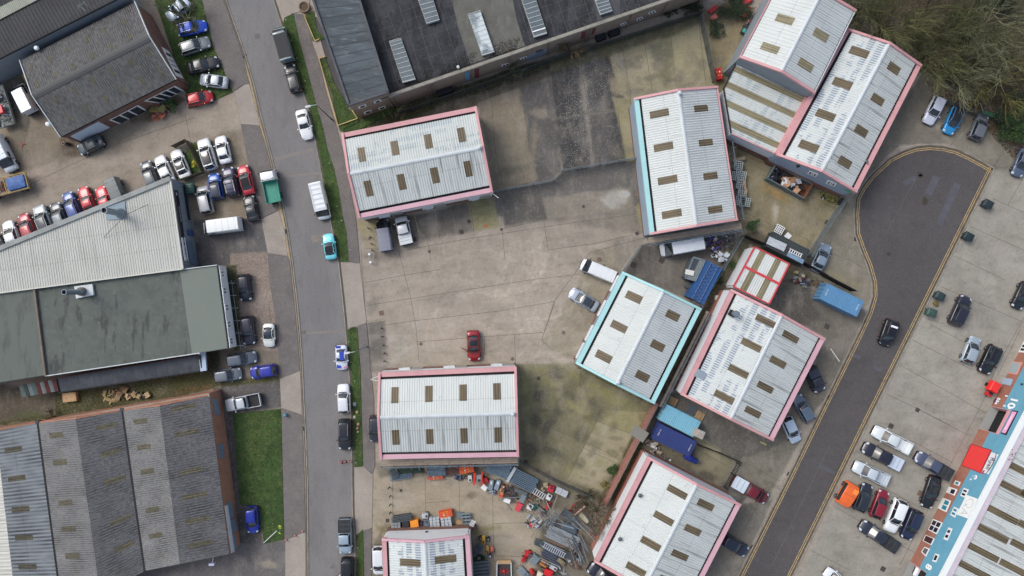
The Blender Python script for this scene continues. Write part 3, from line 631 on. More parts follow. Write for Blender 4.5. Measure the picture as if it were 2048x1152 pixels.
STEEL = M('galvanised_steel', c(136,148,154), [(c(104,114,120),2,(1,1,1),.45,.7,.7)], rough=.45, metal=.5)
STEELD = M('dull_steel', c(92,100,104), [(c(70,76,80),2,(1,1,1),.45,.7,.7)], rough=.6, metal=.3)
WOOD = M('bare_timber', c(178,150,112), [(c(146,118,84),2,(1,1,1),.45,.7,.7)], rough=.85)
WOODG = M('weathered_timber', c(150,137,122), [(c(114,102,90),1.5,(1,4,1),.45,.7,.8)], rough=.9)
RUB = M('black_rubber', c(26,26,28), rough=.85)
def lerp(a, b, t): return a * (1 - t) + b * t
def vec2(v): return Vector((v.x, v.y))
# ---------------------------------------------------------------- gabled unit
def unit(name, label, cat, pts, ez, rz, sheets, trims, lights, group=None, wall=(BR_BRN, CLAD_W), fas=.62, gap=.30, pitch=.33,
         sine=False, rl=(.35,.68), lw=.052, ridge_w=.5, lightmat=R_LIGHT, dado=2.0, verge=.32, lightlist=None, vent=True, fas2=None):
    """pts: the four eave corners in the photo (e0-e1 first eave, e3-e2 second eave)"""
    E = [P(x, y, ez) for x, y in pts]
    base = sum((vec2(e) for e in E), Vector((0,0))) / 4
    t = thing(name, label, cat, (base.x, base.y, 0), group)
    R0 = (E[0] + E[3]) / 2; R1 = (E[1] + E[2]) / 2; R0.z = R1.z = rz
    al = (E[1] - E[0]).normalized()
    # walls
    ins = .18
    cen = Vector((base.x, base.y, ez))
    def inn(p, d=ins):
        v = (cen - p); a_ = al * (1 if v.dot(al) > 0 else -1); bb = Vector((-al.y, al.x, 0)); b_ = bb * (1 if v.dot(bb) > 0 else -1)
        return p + a_ * d + b_ * d
    Wc = [inn(e) for e in E]
    for i, (a, b) in enumerate(((0,1),(2,3))):
        A, B = Wc[a], Wc[b]
        mb=MB();mb.bar((A.x, A.y, dado / 2),(B.x, B.y, dado / 2),.3, dado); mb.build('brick_base', wall[0], t)
        mb=MB();mb.bar((A.x, A.y, (dado + ez - .2) / 2),(B.x, B.y, (dado + ez - .2) / 2),.24, ez - .2 - dado); mb.build('wall_cladding', wall[1], t)
    for (a, b, R) in ((0,3, R0),(1,2, R1)):
        A, B = Wc[a], Wc[b]; mid = (A + B) / 2
        nn = (cen - mid); nn.z = 0; nn.normalize(); al2 = al * (1 if nn.dot(al) > 0 else -1)
        mb=MB();A2 = lerp(A, B, .012); B2 = lerp(B, A, .012)
        mb.bar((A2.x, A2.y, dado / 2),(B2.x, B2.y, dado / 2),.3, dado); mb.build('brick_base', wall[0], t)
        mb=MB();q = [(A2.x, A2.y, dado),(B2.x, B2.y, dado),(B2.x, B2.y, ez - .1),(mid.x, mid.y, rz - .25),(A2.x, A2.y, ez - .1)]
        q1 = [Vector(p) + al2 * .12 for p in q]; q0 = [Vector(p) - al2 * .12 for p in q]
        mb.loft([q0, q1]); mb.build('gable_wall', wall[1], t)
    # roof slopes
    for si, (a, b) in enumerate(((0,1),(3,2))):
        ea, eb = E[a], E[b]; g = ((fas2 + .05 if fas2 and si == 0 else fas + gap)) / ((R0 - ea).to_2d().length)
        A = lerp(ea, R0, g) + al * verge; B = lerp(eb, R1, g) - al * verge; D = R0 + al * verge; Cc = R1 - al * verge
        mb=MB();mb.corr(A, B, Cc, D, pitch, .05, sine=sine); mb.build('roof_slope', sheets[si], t)
        spec = lightlist[si] if lightlist else [(f, rl[0], rl[1], lw) for f in lights]
        for f, v0, v1, hw in spec:
            mb=MB();mb.corr(A, B, Cc, D, pitch, .05, f - hw, f + hw, v0, v1, lift=.03, sine=sine); mb.build('roof_light', lightmat, t)
        # eave fascia and gutter
        d = (R0 - ea); d.z = 0; d.normalize()
        fas_ = fas if not (fas2 and si == 0) else fas2
        if fas > .05:
            mb=MB();p0 = ea + d * fas_ / 2; p1 = eb + d * fas_ / 2; p0.z = p1.z = ez - .12
            mb.bar(p0, p1, fas_, .5); mb.build('fascia', trims[si], t)
        mb=MB();p0 = ea + d * (fas + gap / 2 + .1) + al * .1; p1 = eb + d * (fas + gap / 2 + .1) - al * .1; p0.z = p1.z = ez - .16
        mb.bar(p0, p1, gap + .18,.2); mb.build('gutter', DARK, t)
    # verges
    if verge > .05:
        for (a, b, R, sg) in ((0,3, R0,1),(1,2, R1,-1)):
            for k in (a, b):
                mb=MB();o = al * sg * verge / 2; u = Vector((0,0,.06)); p0 = E[k] + o + u; p1 = R + o + u
                d = (p1 - p0).normalized(); mb.bar(p0 + d * .02, p1, verge, .34); mb.build('verge_trim', trims[2], t)
    mb=MB();up = Vector((0,0,.10))
    nn = Vector((-al.y, al.x, 0)); w = ridge_w / 2; slope = (rz - ez) / (R0 - E[0]).to_2d().length
    r0 = R0 + al * .12; r1 = R1 - al * .12
    ring = lambda r: [r + nn * w - Vector((0,0, w * slope)) + up * .9, r + nn * w * .3 + up * 1.25, r - nn * w * .3 + up * 1.25, r - nn * w - Vector((0,0, w * slope)) + up * .9, r - Vector((0,0,.1))]
    mb.loft([ring(r0), ring(r1)]); mb.build('ridge_cap', CAP, t)
    if vent:
        p = lerp(R0, R1,.965 if vent is True else vent); mb=MB();mb.lathe((p.x, p.y, p.z + .05), [(.10,0),(.10,.25),(.26,.30),(.28,.45),(.18,.62),(.02,.68)]); mb.build('ridge_vent', CAP, t, smooth=True)
    return t, E, R0, R1, Wc
LF = (.11,.362,.616,.868)
UN1 = unit('industrial_unit', 'white roofed pink edged unit at the upper left of the yard, beside the road', 'unit', [(683,267),(953,213),(986,384),(717,437)], 4.8,6.2,(R_WHITE, R_SHADED),(PINK, PINK2, PINK), LF, 'pink edged industrial units', rl=(.33,.74), lw=.028)
UN2 = unit('industrial_unit', 'white roofed pink edged unit right below the red car with its door open', 'unit', [(757,745),(1033,733),(1038,913),(760,918)], 4.8,6.2,(R_WHITE_CLEAN, R_SHADED),(PINK, PINK2, PINK), LF, 'pink edged industrial units', rl=(.22,.64), lw=.028)
UN3 = unit('industrial_unit', 'white roofed unit with pale blue strip along its left side and pink ends', 'unit', [(1475,441),(1435,172),(1268,196),(1300,470)], 4.8,6.2,(R_SHADED_CLEAN, R_WHITE_CLEAN),(PINK, CYAN, PINK), LF, 'industrial units', wall=(BR_BRN, CLAD_B), dado=.5, fas2=.22, lightlist=[[(.09,.30,.66,.026),(.345,.30,.66,.026),(.60,.30,.66,.026),(.86,.30,.66,.026)], [(.11,.18,.68,.028),(.365,.18,.68,.028),(.615,.18,.68,.028),(.865,.18,.68,.028)]])
UN4 = unit('industrial_unit', 'white roofed unit edged all round in pale blue beside the brick wall', 'unit', [(1245,543),(1151,727),(1308,808),(1403,617)], 4.8,6.1,(R_WHITE_CLEAN, R_SHADED_CLEAN),(CYAN, CYAN, CYAN),(), 'industrial units', wall=(BR_BRN, CLAD_G), lightlist=[[(.165,.17,.60,.04),(.495,.17,.60,.04),(.83,.17,.60,.04)], [(.165,.27,.66,.04),(.495,.27,.66,.04),(.83,.27,.66,.04)]])
UN5 = unit('industrial_unit', 'large pink edged unit with metal flue and grey patch on its speckled slope', 'unit', [(1462,578),(1361,789),(1545,882),(1650,677)], 5.2,6.7,(R_WHITE_DASH, R_SHADED),(PINK, PINK2, PINK),(), 'pink edged industrial units', wall=(BR_RED, CLAD_W), lightlist=[[(.10,.55,.98,.03),(.345,.50,.93,.031),(.605,.50,.93,.031),(.865,.47,.90,.031)], [(.12,.40,.80,.031),(.37,.40,.80,.031),(.62,.40,.80,.031),(.87,.40,.80,.031)]], vent=False)
UN6 = unit('industrial_unit', 'large pink edged unit with two small round vents on its clean white slope', 'unit', [(1296,912),(1188,1123),(1376,1215),(1482,1008)], 5.2,6.7,(R_WHITE_CLEAN, R_SHADED),(PINK, PINK2, PINK),(), 'pink edged industrial units', wall=(BR_RED, CLAD_W), lightlist=[[(.13,.50,.93,.031),(.39,.50,.93,.031),(.64,.50,.93,.031),(.90,.47,.90,.031)], [(.12,.40,.80,.031),(.37,.40,.80,.031),(.62,.40,.80,.031),(.87,.40,.80,.031)]], vent=False)
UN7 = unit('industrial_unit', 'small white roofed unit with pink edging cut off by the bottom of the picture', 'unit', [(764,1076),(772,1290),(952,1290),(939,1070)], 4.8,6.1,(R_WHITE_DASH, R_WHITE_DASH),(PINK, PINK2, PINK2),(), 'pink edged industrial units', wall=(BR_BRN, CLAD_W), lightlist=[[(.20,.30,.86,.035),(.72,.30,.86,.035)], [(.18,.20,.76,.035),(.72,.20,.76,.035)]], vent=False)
UN10 = unit('industrial_unit', 'large pink edged unit with green number 15 on its wall, beside the turning circle', 'unit', [(1692,56),(1553,311),(1712,386),(1843,130)], 5.4,6.9,(R_WHITE_DASH, R_SHADED),(PINK, PINK, PINK),(), 'pink edged industrial units', wall=(BR_BRN, CLAD_B), lightlist=[[(.12,.17,.66,.031),(.37,.17,.66,.031),(.625,.17,.66,.031),(.875,.17,.66,.031)], [(.12,.33,.73,.031),(.37,.33,.73,.031),(.62,.33,.73,.031),(.87,.33,.73,.031)]], vent=False)
UN8 = unit('industrial_unit', 'taller plain sheeted unit with pale roof lights behind the low translucent striped roof', 'unit', [(1560,-40),(1478,116),(1628,188),(1712,20)], 7.0,8.4,(R_WHITE_CLEAN, R_SHADED_CLEAN),(PINK, CAP, PINK),(), 'pink edged industrial units', wall=(CLAD_G, CLAD_G), fas=.12, gap=.08, pitch=.5, lightmat=R_LIGHT2, lightlist=[[(.42,.30,.72,.05),(.80,.30,.72,.05)], [(.42,.30,.72,.05),(.80,.30,.72,.05)]], vent=False, lw=.05)
# lean roofed link with translucent strips
def mono(name, label, cat, pts, zs, mat, wallm, trims, group=None, strips=(), stripm=R_LIGHT2, pitch=.33, dado=None, edge=.14, sine=False, sw=.03, wallparts=True):
    """flat or single-pitch roof over four corners; ribs run from edge 0-1 to edge 3-2"""
    E = [P(x, y, z) for (x, y), z in zip(pts, zs)]; b = sum((vec2(e) for e in E), Vector((0,0))) / 4
    t = thing(name, label, cat, (b.x, b.y, 0), group)
    cen = Vector((b.x, b.y, 0))
    if wallparts:
        for i in range(4):
            A, B = E[i], E[(i + 1) % 4]
            A_ = A + (cen - A) * .012; B_ = B + (cen - B) * .012
            mb=MB();d = (B_ - A_).to_2d().normalized(); nn = Vector((-d.y, d.x, 0)) * .1; A_ = A_ + Vector((d.x, d.y, 0)) * .12; B_ = B_ - Vector((d.x, d.y, 0)) * .12
            q = [Vector((A_.x, A_.y, 0)), Vector((B_.x, B_.y, 0)), Vector((B_.x, B_.y, B.z - .12)), Vector((A_.x, A_.y, A.z - .12))]
            mb.loft([[p - nn for p in q], [p + nn for p in q]]); mb.build('wall', wallm, t)
    mb=MB();mb.corr(*E, pitch, .05, sine=sine); mb.build('roof_sheets', mat, t)
    for f in strips:
        mb=MB();mb.corr(*E, pitch, .05, f - sw, f + sw, .0,1, lift=.03, sine=sine); mb.build('roof_light', stripm, t)
    for i in range(4):
        if trims[i]:
            A, B = E[i], E[(i + 1) % 4]; mb=MB();up = Vector((0,0,.03)); mb.bar(A + up, B + up, edge, .26); mb.build('edge_trim', trims[i], t)
    return t, E
def clip(objs, a, b, keep):
    """cut meshes with the vertical plane through world points a, b, keeping the side of `keep`; fills nothing"""
    d = (b - a); n = Vector((-d.y, d.x, 0)).normalized()
    if (keep - a).dot(n) < 0: n = -n
    for o in objs:
        bm = bmesh.new(); bm.from_mesh(o.data); of = offs(o)
        bmesh.ops.bisect_plane(bm, geom=bm.verts[:] + bm.edges[:] + bm.faces[:], plane_co=a - of, plane_no=-n, clear_outer=True)
        bm.to_mesh(o.data); bm.free()
def wallseg(t, A, B, z0, z1, mat, name='wall', th=.24):
    mb=MB();mb.bar((A.x, A.y, (z0 + z1) / 2),(B.x, B.y, (z0 + z1) / 2), th, z1 - z0); return mb.build(name, mat, t)
def win(t, quad, A, B, name='window', fm=None, gm=None, panes=(1,1), t0=.05, m=.16):
    """framed window on the wall plane A-B; quad runs around the frame in photo pixels; panes: (across 0-1, down 1-2)"""
    q = [on_wall(x, y, A, B) for x, y in quad]
    mb=MB();wallpoly(mb, list(q), A, B, t0,.0); w = mb.build(name, fm or WFRAME, t)
    mb=MB();nx, ny = panes
    for i in range(nx):
        for j in range(ny):
            u0 = m * .5 + (1 - m) * (i / nx) + m * .25 * (1 if nx > 1 else 0) * (i > 0); u1 = m * .5 + (1 - m) * ((i + 1) / nx) - m * .25 * (nx > 1) * (i < nx - 1)
            v0 = m * .5 + (1 - m) * (j / ny) + m * .25 * (j > 0); v1 = m * .5 + (1 - m) * ((j + 1) / ny) - m * .25 * (j < ny - 1)
            f = lambda u, v: lerp(lerp(q[0], q[1], u), lerp(q[3], q[2], u), v)
            wallpoly(mb, [f(u0, v0), f(u1, v0), f(u1, v1), f(u0, v1)], A, B, t0 + .02,0)
    mb.build('pane', gm or GLASS, w); return w
# ---- low link roof with translucent stripes
t, E = mono('link_building', 'low link roof with four brownish translucent stripes between the pink edged units', 'building', [(1551,308),(1616,187),(1474,122),(1409,243)], (4.7,4.7,4.7,4.7), R_WHITE, BR_BRN, (None, None, None, None), strips=(.13,.38,.63,.88), sw=.045, wallparts=False)
a, b = P(1447,178,4.7), P(1462,267,4.7); clip(list(t.children), a, b, E[0]); clip(list(t.children), b, E[0] + Vector((0,0,0)), E[1]); clip(list(t.children), a, P(1473,124,4.7), E[1])
for p0, p1, m_ in ((E[0], E[1], PINK),(b, E[0], PINK),(a, b, DARK),(P(1473,124,4.7), a, DARK)):
    mb=MB();mb.bar(p0 + Vector((0,0,.04)), p1 + Vector((0,0,.04)),.42 if p0 is E[0] else .14,.24); mb.build('edge_trim', m_, t)
for p0, p1 in ((a, b),(b, E[0])):
    d_ = (E[1] - p0); d_.z = 0; d_.normalize(); wallseg(t, p0 + d_ * .2, p1 + d_ * .2,0,1.9, BR_BRN, 'brick_base'); wallseg(t, p0 + d_ * .16, p1 + d_ * .16,1.9,4.6, CLAD_W, 'wall_cladding', .2)
# ---- small roof with red edging
t, E = mono('store_building', 'small store with red roof edging and a red band across its striped roof', 'building', [(1509,494),(1578,528),(1538,608),(1467,573)], (3.6,3.6,3.6,3.6), R_WHITE_CLEAN, CLAD_W, (RED, RED, RED, RED), strips=(.25,.70), sw=.085, pitch=.3, edge=.17)
mb=MB();p0 = P(1489,533,3.65); p1 = P(1559,568,3.65); mb.bar(p0, p1,.34,.2); mb.build('cross_band', RED, t)
# ---- brown roofed brick workshop, top left
wk, E, R0, R1, Wc = unit('brick_workshop', 'brick workshop with brown corrugated roof and mossy roof lights at the upper left', 'building', [(40,121),(271,3),(354,159),(122,275)], 4.0,5.6,(R_ASB, R_ASB),(CLAD_G, CLAD_G, CAP),(), None, wall=(BR_BRN, BR_BRN), fas=.02, gap=.03, pitch=.30, sine=True, verge=.10, ridge_w=1.1, lightmat=R_MOSSY, vent=False,
    lightlist=[[(f, v, v + .17,.0125) for f in (.06,.215,.375,.535,.70,.86) for v in (.24,.70)], [(f, v, v + .17,.0125) for f in (.13,.29,.45,.61,.77,.93) for v in (.20,.62)]])
for o in wk.children:
    if o.name.startswith('ridge_cap'): o.data.materials[0] = R_ASB_L
A, B = P(122,275,4), P(354,159,4); dd = (P(40,121,4) - A); dd.z = 0; dd.normalize(); A += dd * .02; B += dd * .02
mb=MB();wallpoly(mb, [(141,272),(197,243),(220,254),(161,281)], A, B, .12); mb.build('shutter_door', M('pale_blue_panel', c(196,208,222), rough=.5), wk)
win(wk, [(218,240),(276,210),(296,221),(240,248)], A, B, panes=(3,1), m=.12)
win(wk, [(288,202),(350,171),(368,181),(318,206)], A, B, panes=(4,1), m=.12)
A, B = P(271,3,4), P(354,159,4); A += (P(40,121,4) - A).normalized() * .05; B += (P(122,275,4) - B).normalized() * .05
win(wk, [(323,94),(338,103),(367,158),(352,152)], A, B, panes=(1,4), m=.3)
mb = MB()
for k in range(9): mb.bar(P(44 + k * 3.9,150 + k * 6.9,.1), P(48 + k * 3.9,147 + k * 6.9,2.2),.08,.08)
mb.bar(P(44,150,.3), P(78,208,.3),.1,.1); mb.bar(P(46,149,2.0), P(80,207,2.0),.1,.1)
mb.build('timber_rack', M('yellow_timber', c(176,150,84), rough=.8), None, label='yellow timber rack leaning along the end wall of the brick workshop by the white van', cat='rack')
# ---- dark warehouse beyond it
t, E = mono('dark_warehouse', 'dark speckled roof with a pale translucent band, at the top left corner', 'building', [(-60,148),(250,-9),(170,-150),(-140,10)], (5,5,5.3,5.3), CHAR, CLAD_G, (DARK, DARK, None, None), pitch=.5)
mb=MB();q = [P(-20,50,5.25), P(118,-22,5.25), P(108,-40,5.25), P(-30,30,5.25)]; mb.corr(q[0], q[1], q[2], q[3], .25,.04, lift=.05); mb.build('roof_light', roofmat('pale_band', c(150,156,142), c(110,116,104),.4,.7,.5, pan=.5, pitch=.25, streak=(1,.3,1)), t)
mb = MB()
for p0, p1 in (((155,10),(172,22)),((160,6),(156,18)),((166,4),(176,12)),((158,14),(170,2))): mb.bar(P(*p0,6.6), P(*p1,6.6),.06,.06)
mb.bar(P(164,10,5.2), P(164,10,6.6),.07,.07); mb.build('aerial', STEELD, t)
for x, y in ((75,97),(98,249)):
    r_ = thing('floodlight', 'white globe floodlight on a short pole at the ' + ('rear corner' if y < 150 else 'front corner') + ' of the brick workshop', 'light', P(x, y, 0))
    q = P(x, y, 4.4); r_.location = (q.x, q.y, 3.4)
    mb=MB();mb.cyl((q.x, q.y),.04,3.5,4.3,6); mb.bar((q.x, q.y, 3.6),(q.x + .5, q.y + .1,3.6),.05,.05); mb.build('pole', STEELD, r_)
    mb=MB();mb.lathe((q.x, q.y, 4.3), [(.05,0),(.26,.08),(.34,.28),(.26,.48),(.05,.56)], 12); mb.build('globe', M('white_globe', c(222,228,230), rough=.4), r_, smooth=True)
# ---- cream wedge shaped garage
zb = 4.3; cen = P(200,500,0)
t = thing('garage_building', 'cream ribbed metal roofed garage narrowing to a point, with dark sign on its end wall', 'building', (cen.x, cen.y, 0))
mb=MB();mb.corr(P(-100,599, zb), P(366,538, zb), P(334,320, zb), P(-132,380, zb),.34,.05); o = mb.build('roof_sheets', R_CREAM, t)
clip([o], P(-100,541, zb), P(341,360, zb), P(200,500, zb))
mb=MB();mb.bar(P(-100,538,4.35), P(342,357,4.35),.62,.5); mb.build('parapet', M('grey_parapet', c(150,154,152), [(c(120,122,118),.6,(1,1,1),.45,.7,.7)]), t)
mb=MB();mb.bar(P(341,358,4.35), P(366,538,4.35),.2,.3); mb.bar(P(366,538,4.35), P(-100,599,4.35),.14,.3); mb.build('edge_trim', M('ivory_trim', c(200,200,192)), t)
A, B = P(343,357, zb), P(369,538, zb); off = Vector((-.1,0,0))
mb=MB();mb.corr((A.x, A.y, 0),(B.x, B.y, 0),(B.x, B.y, 4.1),(A.x, A.y, 4.1),.45,.05); mb.build('wall_cladding', CLAD_G, t)
wallseg(t, A + Vector((-.25,0,0)), B + Vector((-.25,0,0)),0,4.1, CLAD_G)
C1 = P(-100,541, zb); wallseg(t, C1 + Vector((.1,-.2,0)), A + Vector((-.3,-.2,0)),0,4.1, CLAD_G)
ax, bx = A + Vector((.06,0,0)), B + Vector((.06,0,0))
mb=MB();wallpoly(mb, [(348,380),(355,381),(368,474),(361,474)], ax, bx, .08); s1 = mb.build('dark_sign', M('navy_sign', c(24,26,40), rough=.4), t)
mb=MB();wallpoly(mb, [(362,475),(369,475),(376,522),(369,521)], ax, bx, .08); s2 = mb.build('white_sign', M('white_sign', c(214,216,222), rough=.4), t)
al_ = (Vector((B.x - A.x, B.y - A.y, 0))).normalized(); nw = Vector((-al_.y, al_.x, 0)); 
if nw.x < 0: nw = -nw
NAVY = M('navy_letters', c(44,48,84)); 
xd = Vector((0,0,1)).cross(nw)      # reading direction for somebody facing the wall
p_ = on_wall(368,492, ax, bx) + nw * .11
wtext('EURO REPAIR', p_, xd, (0,0,1),.40, NAVY, s2, bold=.005)
q_ = on_wall(372.5,516, ax, bx) + nw * .1
mb=MB();n_ = 16
pr = []
for k in range(n_):
    a = 2 * math.pi * k / n_; pr.append((math.cos(a), math.sin(a)))
for rr, mt in ((1, NAVY),(.62, WFRAME)):
    mb=MB();ring = [q_ + al_ * (x * .38 * rr) + Vector((0,0, y * .19 * rr)) for x, y in pr]; mb.loft([[p for p in ring], [p + nw * (.02 if rr == 1 else .035) for p in ring]]); mb.build('logo', mt, s2)
p_ = on_wall(359,428, ax, bx) + nw * .11; wtext('SERVICE CENTRE', p_, xd, (0,0,1),.28, M('pale_letters', c(170,174,190)), s1)
mb=MB();q_ = on_wall(351.5,388, ax, bx) + nw * .1; ring = [q_ + al_ * (x * .22) + Vector((0,0, y * .14)) for x, y in pr]; mb.loft([ring, [p + nw * .02 for p in ring]]); mb.build('logo', M('pale_letters', c(170,174,190)), s1)
mb=MB();wallpoly(mb, [(374,459),(386,461),(388,472),(376,471)], ax, bx, .06); s3 = mb.build('notice_board', M('blue_notice', c(58,82,128)), t)
mb=MB();wallpoly(mb, [(373,483),(384,485),(397,529),(381,529)], ax, bx, .05); mb.build('shutter_door', M('slate_shutter', c(92,108,130), [(c(76,90,110),1,(1,1,5),.45,.7,.6)]), t)
mb=MB();wallpoly(mb, [(366,372),(370,372),(380,440),(377,440)], ax, bx, .06); mb.build('door_track', DARK, t)
# flue on the cream roof, with the flashing round it
def flue(t, base, top, zr, ztop, r=.42, plate=None, cowl=False):
    b0 = P(*base, zr)
    mb=MB();mb.lathe((b0.x, b0.y, zr), [(r * 1.7,.02),(r * 1.6,.35),(r * 1.1,.8),(r * 1.05,1.1)], 14); mb.build('flue_collar', M('flue_galv', c(120,134,146), rough=.45, metal=.4), t, smooth=True)
    mb=MB();mb.lathe((b0.x, b0.y, zr + .9), [(r, 0),(r, ztop - zr - .9),(r * .82, ztop - zr - .9),(r * .80, ztop - zr - 2.0)], 16); mb.build('flue_pipe', M('flue_galv', c(120,134,146), rough=.45, metal=.4), t, smooth=True)
    mb=MB();mb.cyl((b0.x, b0.y), r * .79, ztop - 1.2, ztop - .25,14); mb.build('flue_mouth', RUB, t)
r1 = thing('flue', 'grey flue with black mouth standing on the cream garage roof near its gutter', 'flue', P(242,427,4.4))
flue(r1,(242,427), None, 4.4,8.3)
mb=MB();mb.hexa([P(208,414,4.42), P(250,402,4.42), P(252,438,4.42), P(214,440,4.42), P(208,414,4.46), P(250,402,4.46), P(252,438,4.46), P(214,440,4.46)][0:8]) ; mb.build('flashing', M('flashing', c(134,150,160)), r1)
mb = MB()
b0 = P(242,427,8.0)
for x, y in ((296,409),(207,475)): mb.bar((b0.x, b0.y, 6.8), P(x, y, 4.4),.05,.05)
mb.build('guy_wire', STEELD, r1)
r2 = thing('flue', 'dark flue on a white plate on the flat grey green roof', 'flue', P(170,584,4))
zt = 4.0
mb=MB();q = [(150,573),(186,568),(189,590),(154,597)]; mb.prism(PL(q, zt + .1), zt, zt + .3); mb.build('base_plate', CAP, r2)
mb=MB();q0 = P(165,583, zt + .3); mb.lathe((q0.x, q0.y, zt + .3), [(.6,0),(.6,.5),(.5,.62),(.02,.9)], 14); mb.build('cowl', M('rusty_cowl', c(104,98,94), rough=.7), r2, smooth=True)
q1 = P(168,584, zt + .3); mb=MB();mb.lathe((q1.x - .05, q1.y, zt + .3), [(.36,0),(.36,4.1),(.29,4.1),(.28,3.0)], 14); mb.build('flue_pipe', M('flue_galv', c(120,134,146), rough=.45, metal=.4), r2, smooth=True)
mb=MB();mb.cyl((q1.x - .05, q1.y),.28, zt + 3.0, zt + 4.1,12); mb.build('flue_mouth', RUB, r2)
# ---- flat grey green roof
zb = 3.9; poly = [(-100,600),(72,577),(434,531),(456,697),(400,706),(92,751),(-100,782)]
t = thing('flat_roof_building', 'building with stained grey green flat roof and white windows facing the gravel strip', 'building', (P(200,640).x, P(200,640).y, 0))
inn = [P(x, y, zb) for x, y in poly]; ce = P(200,650, zb)
mb=MB();mb.prism(inn, zb - .4, zb); mb.build('roof', GREENR, t)
mb=MB();mb.prism(PL([(360,541),(433,532),(455,696),(384,707)], zb + .02), zb + .004, zb + .02); mb.build('roof_patch', GREENR2, t)
mb=MB();mb.prism(PL([(-100,600),(68,578),(90,750),(-100,781)], zb + .12), zb + .004, zb + .12); mb.build('roof_step', M('dull_green_membrane', c(96,102,96), [(c(74,78,74),.5,(2,.5,1),.5,.7,.8)], rough=.9), t)
mb=MB();mb.bar(P(69,578, zb + .22), P(91,751, zb + .22),.26,.3); mb.build('upstand', M('upstand', c(120,108,98), [(c(90,80,74),1,(1,1,1),.45,.7,.7)]), t)
mb=MB();mb.bar(P(72,576, zb + .1), P(434,530, zb + .1),.10,.25); mb.bar(P(91,752, zb + .1), P(400,706, zb + .1),.12,.2); mb.bar(P(-100,601, zb + .1), P(72,577, zb + .1),.10,.25); mb.build('edge_trim', CAP, t)
for i in range(len(poly)):
    if i in (5,4,3,2):
        A_, B_ = inn[i], inn[(i + 1) % len(inn)]; A2 = A_ + (ce - A_) * .02; B2 = B_ + (ce - B_) * .02; wallseg(t, A2, B2,0, zb - .42, BR_BRN if i != 2 else CLAD_G)
A, B = P(436,531, zb), P(458,696, zb)
mb=MB();wallpoly(mb, [(436.5,531),(450,533),(472,693),(458.5,696)], A, B, .12,-.04); fa = mb.build('white_fascia', CLAD_W, t)
for k in range(5):
    y0 = 541 + k * 33.5; x0 = 437.2 + (y0 - 531) * .1333; mb = MB()
    f = lambda dx, dy: (x0 + dx + dy * .1333, y0 + dy)
    w = win(t, [f(1.5,0), f(8,-1), f(8,14), f(1.5,15)], A + Vector((.13,0,0)), B + Vector((.13,0,0)), panes=(1,2), m=.3, gm=M('pale_pane', c(120,132,142), rough=.1))
mb=MB();wallpoly(mb, [(450.5,545),(456,545),(476,690),(471,690)], A, B, .05,-.03); mb.build('glazing_strip', GLASS, t)
mb = MB()
for k in range(6): 
    y0 = 566 + k * 25; x0 = 455 + (y0 - 545) * .14; a_ = P(x0, y0,1.4); mb.bar((a_.x - .3, a_.y, 1.6),(a_.x + .9, a_.y, 1.6),.08,.08)
a_ = P(463,560,1.4); b_ = P(482,700,1.4); mb.bar(a_, b_, .06,.06); mb.build('bracket_rail', STEEL, t)
# lean-to roofs along its far side
t, E = mono('lean_to', 'long dark low lean-to roof with a pale blue end panel', 'outbuilding', [(113,757),(400,710),(405,742),(119,785)], (2.7,2.7,2.4,2.4), M('slate_felt', c(62,66,72), [(c(84,88,92),.4,(1,1,1),.45,.7,.8),(c(46,50,60),.7,(1,1,1),.5,.7,.6)], rough=.9), BR_BRN, (None, DARK, DARK, DARK), pitch=3.1)
mb=MB();mb.prism(PL([(397,706),(410,704),(413,741),(401,743)], 2.6),2.3,2.62); mb.build('end_panel', M('pale_blue_panel2', c(170,186,204)), t)
r_ = thing('corrugated_shelter', 'patchwork shelter roof of red, white and green corrugated sheets', 'outbuilding', (P(75,775).x, P(75,775).y, 0))
cols = [c(112,126,122), c(70,84,80), c(128,140,140), c(96,112,108), c(110,58,56), c(136,142,140), c(104,52,50), c(124,136,134), c(112,56,56)]
for k, cc in enumerate(cols):
    x0 = 38 + k * 8.2; y0 = 771 - k * 1.4; mb=MB();mb.corr(P(x0, y0,2.2), P(x0 + 8, y0 - 1.4,2.2), P(x0 + 15, y0 + 22,1.9), P(x0 + 7, y0 + 23.4,1.9),.15,.04, lift=.01 * (k % 2)); mb.build('roof_sheet', M('sheet_tone_%d' % k, cc, [(tuple(q * .6 for q in cc),1.5,(1,1,1),.45,.7,.8)], rough=.7), r_)
mb = MB()
for x, y in ((40,772),(108,760),(48,792),(116,782)): mb.bar(P(x, y, 0), P(x, y, 1.9),.1,.1)
mb.build('post', WOODG, r_)
# ---- big multi-bay roof, bottom left
t = thing('multi_bay_warehouse', 'large warehouse with several brown corrugated roof ridges and an orange brick end', 'building', (P(200,980).x, P(200,980).y, 0))
zv, zr = 3.7,5.1
lines = [((-60,872),(-40,1190), zv),((-8,862),(30,1190), zr),((76,846),(121,1190), zv),((152,838),(201,1190), zr),((245,821),(290,1142), zv),((320,812),(360,1128), zr),((419,791),(459,1108), zv)]
mats = [R_CREAM, R_STRIPE, R_ASB_L, R_ASB_SHADED, R_ASB_L, R_ASB_SHADED]  # lit and shaded cement copies alternate with the way each slope faces
rls = [[], [(f, .45,.85) for f in (.13,.30,.485,.655,.83)], [(f, .26,.62) for f in (.08,.235,.47,.62,.775)], [(f, .14,.60) for f in (.075,.235,.40,.64,.80)], [(f, .26,.62) for f in (.08,.24,.395,.635,.795)], [(f, .30,.80) for f in (.04,.20,.44,.595,.75,.90)]]
